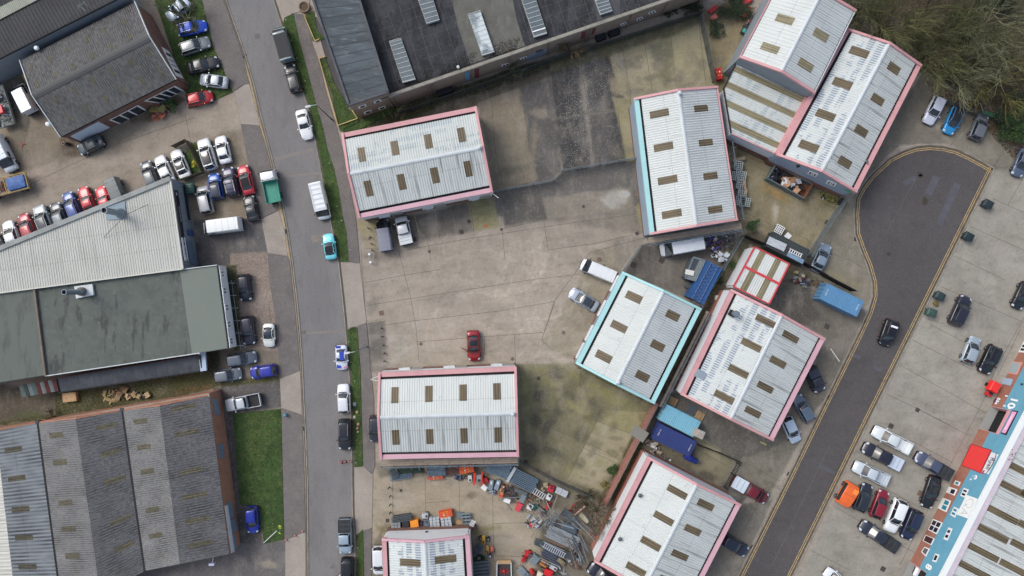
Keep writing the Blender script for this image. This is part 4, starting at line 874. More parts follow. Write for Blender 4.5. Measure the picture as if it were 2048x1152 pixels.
for i in range(6):
    (a0, a1, za),(b0, b1, zb_) = lines[i], lines[i + 1]
    q = [P(*a0, za), P(*a1, za), P(*b1, zb_), P(*b0, zb_)]
    if za > zb_: q = [P(*b0, zb_), P(*b1, zb_), P(*a1, za), P(*a0, za)]
    pit = .52 if i < 2 else (.30 if i in (2,4) else .36)
    mb=MB();mb.corr(*q, pit, .06, sine=True); mb.build('roof_slope', mats[i], t)
    for f, v0, v1 in rls[i]:
        mb=MB();mb.corr(*q, pit, .06, f - .017, f + .017, v0, v1, lift=.015, sine=True); mb.build('roof_light', R_MOSSY, t)
    if zb_ == zv and i < 5:
        mb=MB();mb.bar(P(*b0, zv - .02), P(*b1, zv - .02),.26,.22); mb.build('valley_gutter', DARK, t)
        mb=MB();p0 = P(b0[0], b0[1] - 1, zv - .1); mb.bar(p0 + Vector((0,.1,0)), P(b0[0] + 26, b0[1] - 6,.8),.2,.2); mb.box((p0.x, p0.y + .1, zv - .1),(.45,.4,.5)); mb.build('downpipe', M('downpipe', c(66,66,72)), t)
up = Vector((0,.25,0))
wallseg(t, P(-60,872, zv) + up * .3, P(245,820, zv) + up * .3,0, zv + .05, BR_OR, 'brick_wall', .5); wallseg(t, P(245,820, zv) + up * .3, P(419,791, zv) + up * .3,0, zv + .05, BR_OR, 'brick_wall', .5)
for i in (1,3,5):
    (a0, _, _),(b0, _, _),(c0, _, _) = lines[i - 1], lines[i], lines[i + 1]
    q = [P(*a0, zv), P(*c0, zv), P(*b0, zr - .05)]; mb=MB();mb.loft([[p for p in q], [p + Vector((0,.18,0)) for p in q]]); mb.build('gable_wall', BR_OR, t)
A, B = P(419,791, zv), P(459,1108, zv); wallseg(t, A + Vector((-.1,0,0)), B + Vector((-.1,0,0)),0, zv - .05, BR_OR, 'brick_wall')
A += Vector((.03,0,0)); B += Vector((.03,0,0))
wm = M('blue_grey_panel', c(112,128,144), rough=.4)
for qd in ([(424,797),(434,799),(440,829),(430,831)], [(435,889),(446,888),(449,915),(439,917)]):
    mb=MB();wallpoly(mb, qd, A, B, .06); mb.build('window', wm, t)
mb=MB();wallpoly(mb, [(449,1012),(454,1010),(468,1104),(462,1106)], A, B, .12); mb.build('white_band', CAP, t)
for qd in ([(452,1008),(462,1002),(468,1034),(456,1040)], [(457,1042),(470,1036),(475,1060),(461,1068)], [(461,1072),(468,1068),(474,1096),(466,1102)]):
    mb=MB();wallpoly(mb, qd, A, B, .06); mb.build('window', wm, t)
wallseg(t, P(459,1108, zv) + Vector((-.1,.2,0)), P(290,1142, zv) + Vector((0,.2,0)),0, zv - .1, BR_OR, 'brick_wall')
mb=MB();q = P(424,1128,2.6); mb.box((q.x, q.y, 2.6),(.7,.3,.5)); mb.bar((q.x, q.y, 2.6),(q.x + .4, q.y + 1.6,2.8),.06,.06); mb.build('bracket_lamp', M('pale_lamp', c(190,196,220)), t)
# ---- brick warehouse at the top
t = thing('brick_warehouse', 'wide buff brick warehouse with black felt roof and long glazed roof lights at the top', 'building', (P(1000,60).x, P(1000,60).y, 0))
z1 = 7.0; q = PL([(606,-60),(698,210),(776,184),(700,-62)], z1); mb=MB();mb.prism(q, z1 - .3, z1); mb.build('upper_roof', FELT_S, t)
for a, b in (((606,-60),(698,210)),((698,210),(776,184)),((776,184),(700,-62))):
    mb=MB();mb.bar(P(*a, z1 + .06), P(*b, z1 + .06),.28,.4); mb.build('edge_trim', M('dark_trim', c(78,80,86), [(c(110,110,112),.8,(1,1,1),.5,.7,.6)]), t)
mb = MB()
for k in range(14):
    f = k / 14; mb.bar(lerp(P(606,-60, z1 + .01), P(698,210, z1 + .01), f), lerp(P(700,-62, z1 + .01), P(776,184, z1 + .01), f),.05,.03)
mb.build('roof_seam', M('seam', c(60,66,70)), t)
cc = P(700,80, z1)
def wl(a, b, z, zt_, m_=BR_BUFF, inset=.15):
    A_, B_ = P(*a, z), P(*b, z); d = (B_ - A_).normalized(); nn = Vector((-d.y, d.x, 0)); 
    mid = (A_ + B_) / 2
    if (Vector((0,9,0)) + P(1000,0) - mid).dot(nn) < 0: nn = -nn
    return A_ + nn * inset, B_ + nn * inset
A, B = wl((698,210),(776,184), z1,0); wallseg(t, A, B, 0, z1 - .3, BR_BUFF, 'brick_wall'); WA, WB = A, B
A2, B2 = P(606,-60, z1), P(698,210, z1); wallseg(t, A2 + Vector((.3,0,0)), B2 + Vector((.3,.1,0)),0, z1 - .3, BR_BUFF, 'brick_wall')
A2, B2 = P(776,184, z1), P(700,-62, z1); wallseg(t, A2 + Vector((-.2,.1,0)), B2 + Vector((-.2,.1,0)),0, z1 - .3, BR_BUFF, 'brick_wall')
nwa = Vector(((WB - WA).y, -(WB - WA).x, 0)).normalized()
if nwa.y > 0: nwa = -nwa
FA, FB = WA + nwa * .13, WB + nwa * .13
for qd in ([(716,213),(731,208),(733,212),(718,217)], [(747,203),(761,198),(763,202),(749,207)], [(756,216),(770,211),(772,215),(758,220)], [(727,224),(742,219),(744,224),(729,229)]):
    win(t, qd, FA, FB, panes=(1,1), m=.4)
z2 = 5.3; q = PL([(760,198),(1440,-36),(1440,-140),(690,-140)], z2); mb=MB();mb.prism(q, z2 - .3, z2); mb.build('lower_roof', FELT, t)
mb=MB();mb.prism(PL([(903,-8),(915,50),(926,84),(941,128),(1050,92),(1034,42),(1024,-8)], z2), z2 + .004, z2 + .02); mb.build('felt_bay', FELT_L, t)
mb=MB();mb.prism(PL([(1180,-30),(1196,46),(1240,30),(1240,-30)], z2), z2 + .004, z2 + .02); mb.build('felt_bay', M('grey_felt', c(74,75,78), [(c(60,61,64),.5,(1,1,1),.45,.65,.8)]), t)
mb=MB();random.seed(2)
for k in range(26):
    a_ = lerp(P(776,188, z2 + .012), P(1400,-27, z2 + .012), k / 26); mb.bar(a_, a_ + Vector((-4.6,14.2,0)) * random.uniform(.7,1),.05,.012)
for k in range(1,9):
    for j in range(9): a_ = lerp(P(776,188, z2 + .012), P(1400,-27, z2 + .012), j / 9 + random.uniform(0,.03)) + Vector((-.45,1.35,0)) * k; mb.bar(a_, a_ + Vector((4.3,1.48,0)) * random.uniform(.4,1),.04,.012)
mb.build('felt_lap', M('felt_lap', c(84,84,84)), t)
mb=MB();mb.bar(P(776,193, z2 + .1), P(1440,-36, z2 + .1),.42,.5); mb.build('parapet', M('stone_coping', c(142,138,128), [(c(110,106,98),1,(1,1,1),.45,.7,.8)]), t)
A, B = wl((776,193),(1440,-36), z2,0, inset=.12); wallseg(t, A, B, 0, z2 - .3, BR_BUFF, 'brick_wall'); FA, FB = A + nwa * .12, B + nwa * .12
for qd in ([(1002,130),(1018,125),(1020,128),(1004,133)], [(1039,117),(1053,112),(1056,115),(1042,120)], [(1296,25),(1310,20),(1312,24),(1298,29)], [(1272,38),(1284,33),(1287,37),(1275,42)], [(1240,48),(1252,44),(1255,48),(1243,52)]):
    win(t, qd, FA, FB, panes=(2,1), m=.35)
def door(qd, m_, nm='door'):
    mb=MB();wallpoly(mb, qd, FA, FB, .06); mb.build(nm, m_, t)
MAR = M('maroon_door', c(110,48,58)); door([(929,146),(939,142),(940,158),(931,162)], M('blue_door', c(96,142,172))); door([(949,139),(958,136),(958,153),(950,156)], MAR)
door([(1164,62),(1172,59),(1169,75),(1161,78)], MAR); door([(1186,57),(1192,55),(1189,66),(1182,70)], MAR)
door([(1053,112),(1093,96),(1093,107),(1056,122)], M('blue_render', c(126,138,152), [(c(104,112,124),.8,(1,1,1),.45,.7,.7)]), 'rendered_panel'); door([(1071,102),(1085,98),(1085,104),(1072,109)], M('vent_grille', c(60,68,84)), 'vent_grille')
for x, y in ((858,176),(866,173),(776,196),(783,194),(943,146),(1019,120),(1174,66),(1180,64),(1259,38),(1331,12),(1097,92)):
    a = on_wall(x, y, FA, FB); mb=MB();mb.cyl((a.x + nwa.x * .15, a.y + nwa.y * .15),.09,0, z2 - .1,8); mb.build('downpipe', M('buff_pipe', c(126,112,98)), t)
GL_ = M('wired_glazing', c(96,106,110), [(c(80,90,94),.6,(1,1,1),.45,.65,.7)], rough=.25)
GLW = M('dusty_glazing', c(110,122,126), [(c(196,206,208),.35,(1,1,1),.40,.55,.95)], rough=.35)
for k, (qd, m_, lab) in enumerate((([(778,83),(802,76),(831,158),(805,165)], GL_, 'a'),([(833,-8),(862,-15),(879,39),(853,47)], GL_, 'b'),([(936,29),(961,21),(989,103),(964,111)], GLW, 'c'),([(1041,-8),(1067,-16),(1094,66),(1068,74)], GL_, 'd'),([(1186,-12),(1211,-18),(1225,21),(1201,29)], GL_, 'e'))):
    z3 = z2 + .5; pts = PL(qd, z3); mb=MB();mb.prism(pts, z2, z3 - .05); rl_ = mb.build('roof_light', M('roof_light_frame', c(150,156,156)), t)
    ce = sum(pts, Vector()) / 4; mb=MB();mb.prism([ce + (p - ce) * .92 for p in pts], z3 - .06, z3); mb.build('pane', m_, rl_)
    mb=MB();n_ = 9 if k not in (1,4) else 6
    for j in range(n_ + 1): mb.bar(lerp(pts[0], pts[3], j / n_) + Vector((0,0,.02)), lerp(pts[1], pts[2], j / n_) + Vector((0,0,.02)),.05,.06)
    mb.build('glazing_bar', CAP, rl_)
    if k == 3: mb=MB();mb.bar(lerp(pts[0], pts[3], .88) + Vector((0,0,.06)), lerp(pts[1], pts[2], .88) + Vector((0,0,.06)),.16,.06); mb.build('cover_strip', M('bright_strip', c(225,228,230)), rl_)
random.seed(8); mb = MB()
for _ in range(2600):      # moss and weeds rooted in the gutter
    f = random.choice([random.uniform(.0,.13), random.uniform(.16,.28), random.uniform(.34,.44), random.random()]); p = lerp(P(790,181, z2), P(1340,-8, z2), f) + Vector((.3,.8,0)) * random.random() ** 2 * 2.2
    a = random.random() * 6.28; l = random.uniform(.04,.14)
    mb.add([(p.x, p.y, z2 + .01),(p.x + l * math.cos(a), p.y + l * math.sin(a), z2 + .05),(p.x + l * math.cos(a + 1), p.y + l * math.sin(a + 1), z2 + .08)], [(0,1,2)])
o = mb.build('roof_moss', M('dark_moss', c(38,38,30), rough=.95), t); o['kind'] = 'stuff'
mb=MB();q = P(917,137, z2); mb.lathe((q.x, q.y, z2), [(.06,0),(.06,.5),(.2,.52),(.2,.75),(.02,.85)], 10); mb.build('roof_vent', CAP, t, smooth=True)
# ---- blue fronted terrace of units, bottom right
F0 = P(1899,972,0); dF = Vector((.46,.888,0)).normalized(); nF = Vector((.888,-.46,0)).normalized()
t = thing('terrace_building', 'terrace with blue cladding over brick, with numbers 8 to 10 and a white ribbed roof', 'building', F0)
FA, FB = F0 - dF * 10, F0 + dF * 10
def fs(px, py):
    p = on_wall(px, py, FA, FB); return (p - F0).dot(dF), p.z
S0, S1 = -19.0,30.0
s10a, s10b = fs(1957,857)[0], fs(1979,811)[0]; sg = fs(1823,1125)[0]
lint = fs(2009,846)[1]
TEAL = M('teal_cladding', c(100,158,182), [(c(88,146,170),.35,(1,1,2.5),.42,.68,.7),(c(116,172,194),2,(1,1,1),.55,.75,.5)], rough=.6)
BRO = brickmat('orange_red_brick', c(166,98,76), c(142,80,62))
zt_, ztop = 2.15,6.35
def fw(s0, s1, z0, z1_, m_, nm, th=.25, dd=0):
    A_ = F0 + dF * s0 + nF * (th / 2 + dd); B_ = F0 + dF * s1 + nF * (th / 2 + dd); return wallseg(t, A_, B_, z0, z1_, m_, nm, th)
for a, b in ((sg, s10a),(s10b, S1)):
    fw(a, b, 0, zt_, BRO, 'brick_base'); fw(a, b, zt_, lint, TEAL, 'blue_cladding')
fw(S0, S1, lint, ztop - .3, TEAL, 'blue_cladding')
fw(S0, S1, ztop - .3, ztop, M('white_parapet', c(224,228,226)), 'parapet', .72,-.05)
fw(S0, S1, ztop - .25, ztop - .08, M('mauve_flashing', c(196,186,194), [(c(176,166,176),.7,(1,1,1),.45,.7,.7)]), 'flashing', .8,.68)
for a, b, dk in ((s10a, s10b, 1),(S0, sg, 0)):      # recessed entrances
    A_ = F0 + dF * a + nF * 1.3; B_ = F0 + dF * b + nF * 1.3
    wallseg(t, A_, B_, 0, lint, DARK, 'recess_wall', .1)
    mb=MB();mb.prism([F0 + dF * a, F0 + dF * b, F0 + dF * b + nF * 1.3, F0 + dF * a + nF * 1.3], .0,.02); mb.build('entrance_floor', M('smooth_floor', c(150,152,150)), t)
    for s_ in (a, b):
        C_ = F0 + dF * s_; wallseg(t, C_ + nF * .0, C_ + nF * 1.3,0, lint, M('pink_jamb', c(206,160,160)), 'jamb', .12)
    if dk:
        for k in range(4):
            u0 = a + (b - a) * (k + .08) / 4; u1 = a + (b - a) * (k + .92) / 4
            mb=MB();mb.bar(F0 + dF * u0 + nF * 1.22 + Vector((0,0,1.25)), F0 + dF * u1 + nF * 1.22 + Vector((0,0,1.25)),.05,2.3); mb.build('glass_door', M('black_glass', c(22,26,28), rough=.08), t)
fw(s10a, s10b, lint - .55, lint, M('pink_lintel', c(206,146,152)), 'lintel', .3,-.04)
def fpanel(qd, m_, nm, par=t, tk=.08):
    mb=MB();wallpoly(mb, qd, FA, FB, tk, .0); return mb.build(nm, m_, par)
z2q = lambda x, y: (1900 + x / 6.4,780 + y / 6.4)
z3q = lambda x, y: (1820 + x / 5.19,930 + y / 5.19)
fpanel([z2q(270,688), z2q(538,768), z2q(392,1068), z2q(148,965)], M('dark_red', c(150,34,36)), 'shutter_frame', tk=.04)
o = fpanel([z2q(285,702), z2q(520,776), z2q(386,1058), z2q(160,962)], M('red_shutter', c(222,60,60), [(c(206,52,54),1,(1,1,4),.5,.7,.5)], rough=.5), 'red_shutter', tk=.10)
sg_ = fpanel([z2q(537,798), z2q(622,826), z2q(492,1082), z2q(412,1052)], M('white_sign', c(214,216,222)), 'oval_sign')
xr = -dF; n_o = -nF
def ftext(s, px, py, size, m_, par, bold=0, nm='lettering', tilt=0, pr=.10):
    p = on_wall(px, py, FA, FB) + n_o * pr; up = Vector((0,0,1)); x = xr
    if tilt: x = (xr * math.cos(tilt) + up * math.sin(tilt)).normalized(); up = (up * math.cos(tilt) - xr * math.sin(tilt)).normalized()
    return wtext(s, p, x, up, size, m_, par, nm, bold=bold)
WL = M('white_numeral', c(232,236,236))
ftext('10', *z2q(808,168),1.75, WL, t, .05, 'unit_number')
ftext('9.', *z3q(666,136),1.35, WL, t, .05, 'unit_number')
ftext('8', *z3q(198,1060),1.5, WL, t, .05, 'unit_number')
GRY = M('grey_letters', c(92,96,98)); ftext('Ryall', *z2q(520,945),.95, GRY, sg_, .01)
p = on_wall(*z2q(516,940), FA, FB) + n_o * .1; mb=MB();pts = []
for k in range(13):
    a = math.pi * (.12 + .8 * k / 12); pts.append(p + xr * (-1.75 * math.cos(a)) * -1 + Vector((0,0,-.05 + .62 * math.sin(a))))
mb.tube(pts, [.02 + .06 * math.sin(math.pi * k / 12) for k in range(13)], 6); mb.build('logo', GRY, sg_)
mb=MB();e = p + xr * 1.75 + Vector((0,0,-.35)); mb.loft([[e + Vector((0,0,.12)), e - xr * .6 + Vector((0,0,.22)), e - xr * .5 + Vector((0,0,-.12)), e + Vector((0,0,-.16))], [q + n_o * .02 for q in (e + Vector((0,0,.12)), e - xr * .6 + Vector((0,0,.22)), e - xr * .5 + Vector((0,0,-.12)), e + Vector((0,0,-.16)))]]); mb.build('logo', M('red_logo', c(176,70,86)), sg_)
qa = fpanel([z3q(590,312), z3q(704,352), z3q(600,556), z3q(488,515)], M('white_panel_sign', c(226,230,230)), 'letter_sign')
LG = M('pale_grey_letters', c(176,172,176))
p = on_wall(*z3q(624,402), FA, FB) + n_o * .1
mb=MB();mb.tube([p + xr * (.62 * math.cos(a)) + Vector((0,0,.66 * math.sin(a))) for a in np.linspace(0,2 * math.pi, 25)], .03,5, caps=False); mb.bar(p + xr * .2 + Vector((0,0,-.3)), p + xr * .66 + Vector((0,0,-.78)),.05,.05); mb.build('letter_q', LG, qa)
a_ = p + xr * 1.35; mb=MB();z_ = Vector((0,0,1)); mb.bar(a_ - z_ * .85 - xr * .45, a_ + z_ * .5,.05,.05); mb.bar(a_ - z_ * .85 + xr * .45, a_ + z_ * .5,.05,.05); mb.bar(a_ - z_ * .3 - xr * .27, a_ - z_ * .3 + xr * .27,.05,.05); mb.build('letter_a', LG, qa)
pk = fpanel([z2q(802,262), z2q(876,272), z2q(722,580), z2q(652,558)], M('plum_frame', c(44,26,48)), 'pink_sign', tk=.06)
fpanel([z2q(806,278), z2q(858,286), z2q(714,558), z2q(668,545)], M('pink_panel', c(222,160,198)), 'sign_face', pk, tk=.10)
ftext('FLOORING CO', *z2q(762,418),.34, M('pale_pink_letters', c(238,214,230)), pk, .01, pr=.13)
fpanel([z2q(556,120), z2q(612,108), z2q(640,150), z2q(560,176)], M('plum_plate', c(92,52,84)), 'name_plate', tk=.05); ftext('55a', *z2q(615,145),.75, WL, t, .02)
CY = M('teal_pane', c(52,128,148), rough=.1); DKP = M('dark_pane', c(38,34,52), rough=.1)
win(t, [z3q(475,160), z3q(527,180), z3q(507,220), z3q(455,200)], FA, FB, gm=CY, m=.45)
fpanel([z3q(402,222), z3q(492,255), z3q(462,320), z3q(368,280)], WFRAME, 'white_porch', tk=.05); win(t, [z3q(432,240), z3q(490,256), z3q(462,318), z3q(408,296)], FA, FB, gm=DKP, t0=.08, m=.3)
fpanel([z3q(335,335), z3q(427,373), z3q(377,492), z3q(273,440)], WFRAME, 'white_porch', tk=.05); win(t, [z3q(372,352), z3q(424,376), z3q(374,488), z3q(320,462)], FA, FB, gm=CY, panes=(1,2), t0=.08, m=.2)
win(t, [z3q(240,560), z3q(342,600), z3q(277,720), z3q(188,675)], FA, FB, gm=DKP, panes=(2,2), m=.18)
win(t, [z3q(165,725), z3q(257,765), z3q(222,834), z3q(133,787)], FA, FB, name='door', gm=M('dark_door', c(66,34,40)), m=.18)
win(t, [z3q(155,850), z3q(207,870), z3q(167,952), z3q(118,905)], FA, FB, gm=M('grey_pane', c(96,92,100), rough=.1), m=.3)
for x0, y0, x1, y1, x2, y2, x3, y3, m_ in ((560,238,612,256,572,342,523,320, DKP),(460,433,507,455,467,547,418,520, CY),(402,648,442,662,390,787,348,770, DKP)):
    win(t, [z3q(x0, y0), z3q(x1, y1), z3q(x2, y2), z3q(x3, y3)], FA, FB, gm=m_, panes=(1,2), m=.36)
win(t, [z3q(265,918), z3q(307,932), z3q(272,1012), z3q(233,1000)], FA, FB, gm=DKP, m=.4)
z4q = lambda x, y: (1930 + x / 5.486,620 + y / 5.486)
win(t, [z4q(510,562), z4q(632,576), z4q(572,712), z4q(448,692)], FA, FB, fm=M('pink_frame', c(206,146,132)), gm=M('pale_blind', c(150,162,166)), m=.2)
fpanel([z4q(420,743), z4q(528,760), z4q(498,832), z4q(385,805)], M('pale_blue_board', c(150,172,196)), 'notice_board')
fpanel([z4q(588,340), z4q(700,350), z4q(650,468), z4q(533,460)], WFRAME, 'white_porch', tk=.05); win(t, [z4q(640,370), z4q(690,380), z4q(650,464), z4q(600,456)], FA, FB, gm=DKP, t0=.08, panes=(1,2), m=.25)
fpanel([z4q(655,240), z4q(760,250), z4q(730,290), z4q(625,278)], WFRAME, 'white_porch', tk=.05)
for x, y in ((632,818),(462,948),(440,1055),(495,1085)):
    p = on_wall(*z4q(x, y), FA, FB) + n_o * .12; mb=MB();mb.box(p, (.2,.2,.25)); mb.build('wall_lamp', DARK if y < 900 else WFRAME, t)
A_ = F0 + dF * S0 + nF * 1.15; B_ = F0 + dF * S1 + nF * 1.15; A_.z = B_.z = 5.9; C_ = B_ + nF * 26; D_ = A_ + nF * 26; C_.z = D_.z = 7.6
mb=MB();mb.corr(A_, B_, C_, D_, .33,.05); mb.build('roof_sheets', R_SHADED, t)  # reuses the shade-darkened slope material
Lu = (B_ - A_).length
def rlr(px, py, hl, hw):
    q = P(px, py, 6.3); s_ = (q - A_).dot(dF) / Lu; d_ = (q - A_).dot(nF) / 26
    mb=MB();mb.corr(A_, B_, C_, D_, .33,.05, s_ - hw / Lu, s_ + hw / Lu, max(.005, d_ - hl / 26), d_ + hl / 26, lift=.03); mb.build('roof_light', R_LIGHT, t)
for x, y in ((2034,936),(2023,976),(2003,1028),(1983,1066),(1964,1104),(1946,1140),(1925,1180)): rlr(x, y, 2.5,.45)
for x, y in ((2068,1060),(2053,1098),(2031,1138),(2075,1000)): rlr(x, y, 2.3,.45)
wallseg(t, A_ + nF * 25, B_ + nF * 25,0,7.3, CLAD_G)
for q_ in (A_ + dF * .2, B_ - dF * .2): wallseg(t, q_, q_ + nF * 25,0,5.8, CLAD_G)
random.seed(4); mb=MB();q = P(2018,910,6.0)
for _ in range(160):
    a = random.random() * 6.28; r = random.random() ** .6 * .7; p = q + Vector((r * math.cos(a), r * math.sin(a), random.random() * .3)); mb.add([p, p + Vector((random.uniform(-.15,.15), random.uniform(-.15,.15),.1)), p + Vector((random.uniform(-.15,.15), random.uniform(-.15,.15),0))], [(0,1,2)])
mb.build('gutter_weed', M('dark_weed', c(56,40,40), rough=.95), None, label='dark weed growing in the gutter of the blue fronted terrace', cat='plant')
# ---- details on the pink and aqua edged units
A, B = UN10[4][1], UN10[4][2]; nn = Vector(((B - A).y, -(B - A).x, 0)).normalized()
if nn.dot(A) > 0: nn = -nn
FA, FB = A + nn * .12, B + nn * .12; tt = UN10[0]
for qd in ([(1619,341),(1637,348),(1632,354),(1614,347)], [(1656,360),(1674,367),(1669,373),(1651,366)]):
    w = win(tt, qd, FA, FB, panes=(3,1), m=.35, gm=DKP)
xr2 = Vector((0,0,1)).cross(nn); p = on_wall(1696,381, FA, FB) + nn * .08
wtext('15', p, xr2,(0,0,1),1.1, M('green_numeral', c(70,160,96)), tt, 'unit_number', bold=.03)
p = on_wall(1597,331, FA, FB) + nn * .1; mb=MB();mb.box(p, (.3,.3,.5)); mb.build('wall_lamp', DARK, tt)
mb=MB();mb.box((P(1597,317,4.6).x, P(1597,317,4.6).y, 4.6),(.15,.5,.1)); mb.build('bracket', DARK, tt)
# flue, patch and vents
a = P(1465,627,6.0); r_ = thing('roof_flue', 'short grey flue on a black base near the top corner of the speckled white slope', 'flue', (a.x, a.y, 5.7))
mb=MB();mb.box((a.x, a.y, 5.85),(.85,.8,.5),-.5); mb.build('base', DARK, r_); mb=MB();mb.lathe((a.x + .1, a.y, 6.1), [(.3,0),(.3,1.0),(.42,1.05),(.42,1.4),(.3,1.6),(.05,1.62)], 12); mb.build('cowl', M('flue_galv', c(120,134,146)), r_, smooth=True)
def on_slope(U, si, px, py):
    """photo pixel -> point on a unit's roof slope"""
    E_, R0_, R1_ = U[1], U[2], U[3]; a_, b_ = (E_[0], E_[1]) if si == 0 else (E_[3], E_[2])
    n_ = (b_ - a_).cross(R0_ - a_).normalized(); cpos = Vector((0,0, H)); d = P(px, py) - cpos
    k = (a_ - cpos).dot(n_) / d.dot(n_); return cpos + d * k
q = [on_slope(UN5,0, x, y) + Vector((0,0,.09)) for x, y in ((1396,737),(1415,748),(1407,762),(1387,751))]
mb=MB();mb.add(q + [p - Vector((0,0,.05)) for p in q], [(0,1,2,3),(7,6,5,4),(0,4,5,1),(1,5,6,2),(2,6,7,3),(3,7,4,0)]); mb.build('repair_sheet', M('slate_repair', c(126,138,150)), UN5[0])
for x, y in ((1279,989),(1239,1076)):
    p = on_slope(UN6,0, x, y); mb=MB();mb.lathe(p, [(.12,0),(.12,.3),(.26,.35),(.28,.5),(.05,.62)], 12); mb.build('roof_vent', STEELD, UN6[0], smooth=True)
q = P(1750,323,6.2); p = on_slope(UN10,1,1731,324); mb=MB();mb.lathe(p, [(.12,0),(.12,.3),(.2,.4),(.03,.5)], 12); mb.build('roof_vent', STEELD, UN10[0], smooth=True)
# porch roof and lean details beside the units
mb=MB();A, B = UN7[4][0], UN7[4][3]
p = P(853,1064,3); mb.box((p.x, p.y, 3.0),(.3,.2,.3)); mb.build('wall_lamp', DARK, UN7[0])
for U, ss in ((UN1,(3,2)),(UN2,(0,1))):
    A, B = U[4][ss[0]], U[4][ss[1]]; nn = Vector(((B - A).y, -(B - A).x, 0)).normalized()
    if nn.dot(A) > 0: nn = -nn
    for f in (.16,.50,.86):
        mb=MB();p = lerp(A, B, f) + nn * .2; p.z = 2.2; d = (B - A).normalized(); mb.bar(p - d * .8, p + d * .8,.35,.10); mb.build('door_canopy', CAP, U[0])
        mb=MB();p = lerp(A, B, f) + nn * .17; p.z = 1.1; mb.bar(p - d * .5, p + d * .5,.06,2.1); mb.build('door', M('white_door', c(210,212,212)), U[0])
        mb=MB();p = lerp(A, B, f + .09) + nn * .17; p.z = 1.5; mb.bar(p - d * .8, p + d * .8,.06,3.0); mb.build('shutter_door', SHUT, U[0])
A, B = UN4[4][0], UN4[4][1]; nn = Vector(((B - A).y, -(B - A).x, 0)).normalized()
if nn.dot(A) > 0: nn = -nn
for f in (.12,.4,.68,.88):
    d = (B - A).normalized(); p = lerp(A, B, f) + nn * .17; p.z = 1.6; mb=MB();mb.bar(p - d * 1.1, p + d * 1.1,.08,3.1); sd_ = mb.build('shutter_door', SHUT, UN4[0])
    mb=MB();mb.bar(p - d * 1.2 + Vector((0,0,1.6)), p + d * 1.2 + Vector((0,0,1.6)),.4,.25); mb.build('shutter_box', CLAD_W, sd_)
# ---------------------------------------------------------------- vehicles
VGLASS = M('car_glass', c(30,36,42), [(c(50,58,64),.9,(1,1,1),.42,.6,.8)], rough=.06, spec=.9)
TRIM = M('black_trim', c(24,24,26), rough=.6)
TYRE = M('tyre', c(22,22,24), rough=.9); RIM = M('alloy_rim', c(140,144,148), rough=.35, metal=.7)
LAMP = M('headlamp', c(196,204,210), rough=.1); TAIL = M('tail_lamp', c(92,22,24), rough=.2); PLATE = M('number_plate', c(200,196,150), rough=.5)
def paintm(rgb, metal=.15):
    return M('paint_%d_%d_%d' % rgb, c(*rgb), rough=.32, metal=metal, coat=.6)
WHT, SIL, GRY_, DGR, BLK, NVY, RED_, MRN = (222,225,226),(166,172,178),(112,118,124),(62,66,72),(28,29,33),(30,36,62),(168,34,40),(112,26,36)
# profile: (t from rear, half width, top z), glasshouse (xr0, xr1, xf1, xf0) belt z, roof z, widths
CT = {
 'hatch':  dict(W=1.80, zb=.94, zr=1.46, g=(.035,.13,.53,.71), st=[(0,.78,.70),(.02,.90,.88),(.10,.98,.94),(.5,1,.94),(.70,.98,.92),(.86,.94,.82),(.95,.84,.70),(1,.66,.56)]),
 'suv':    dict(W=1.90, zb=1.08, zr=1.68, g=(.03,.10,.54,.70), st=[(0,.82,.80),(.02,.92,1.0),(.10,.98,1.08),(.5,1,1.08),(.70,.98,1.06),(.87,.95,.98),(.96,.88,.84),(1,.74,.66)]),
 'estate': dict(W=1.82, zb=.94, zr=1.46, g=(.03,.10,.52,.69), st=[(0,.80,.72),(.02,.91,.90),(.10,.98,.94),(.5,1,.94),(.70,.98,.92),(.86,.94,.82),(.95,.84,.70),(1,.66,.56)]),
 'mpv':    dict(W=1.86, zb=1.02, zr=1.70, g=(.03,.08,.60,.78), st=[(0,.84,.80),(.02,.94,1.0),(.10,.99,1.02),(.5,1,1.02),(.78,.98,1.0),(.90,.94,.88),(.96,.86,.74),(1,.70,.60)]),
 'saloon': dict(W=1.82, zb=.92, zr=1.43, g=(.15,.27,.52,.70), st=[(0,.76,.70),(.03,.88,.90),(.12,.96,.96),(.5,1,.92),(.70,.98,.90),(.86,.94,.80),(.95,.84,.68),(1,.66,.54)]),
 'coupe':  dict(W=1.76, zb=.86, zr=1.26, g=(.16,.30,.50,.66), st=[(0,.72,.64),(.03,.86,.82),(.12,.96,.88),(.5,.98,.86),(.68,.98,.86),(.86,.94,.76),(.95,.84,.64),(1,.62,.52)]),
}
def ring_body(x, hw, zt, zb, cr):
    return [(x, -hw * .92, zb),(x, -hw, zb + .16),(x, -hw, zt * .62 + zb * .38),(x, -hw * .95, zt - cr),(x, -hw * .84, zt),(x, -hw * .42, zt + cr * .28),(x, 0, zt + cr * .36),
            (x, hw * .42, zt + cr * .28),(x, hw * .84, zt),(x, hw * .95, zt - cr),(x, hw, zt * .62 + zb * .38),(x, hw, zb + .16),(x, hw * .92, zb)]
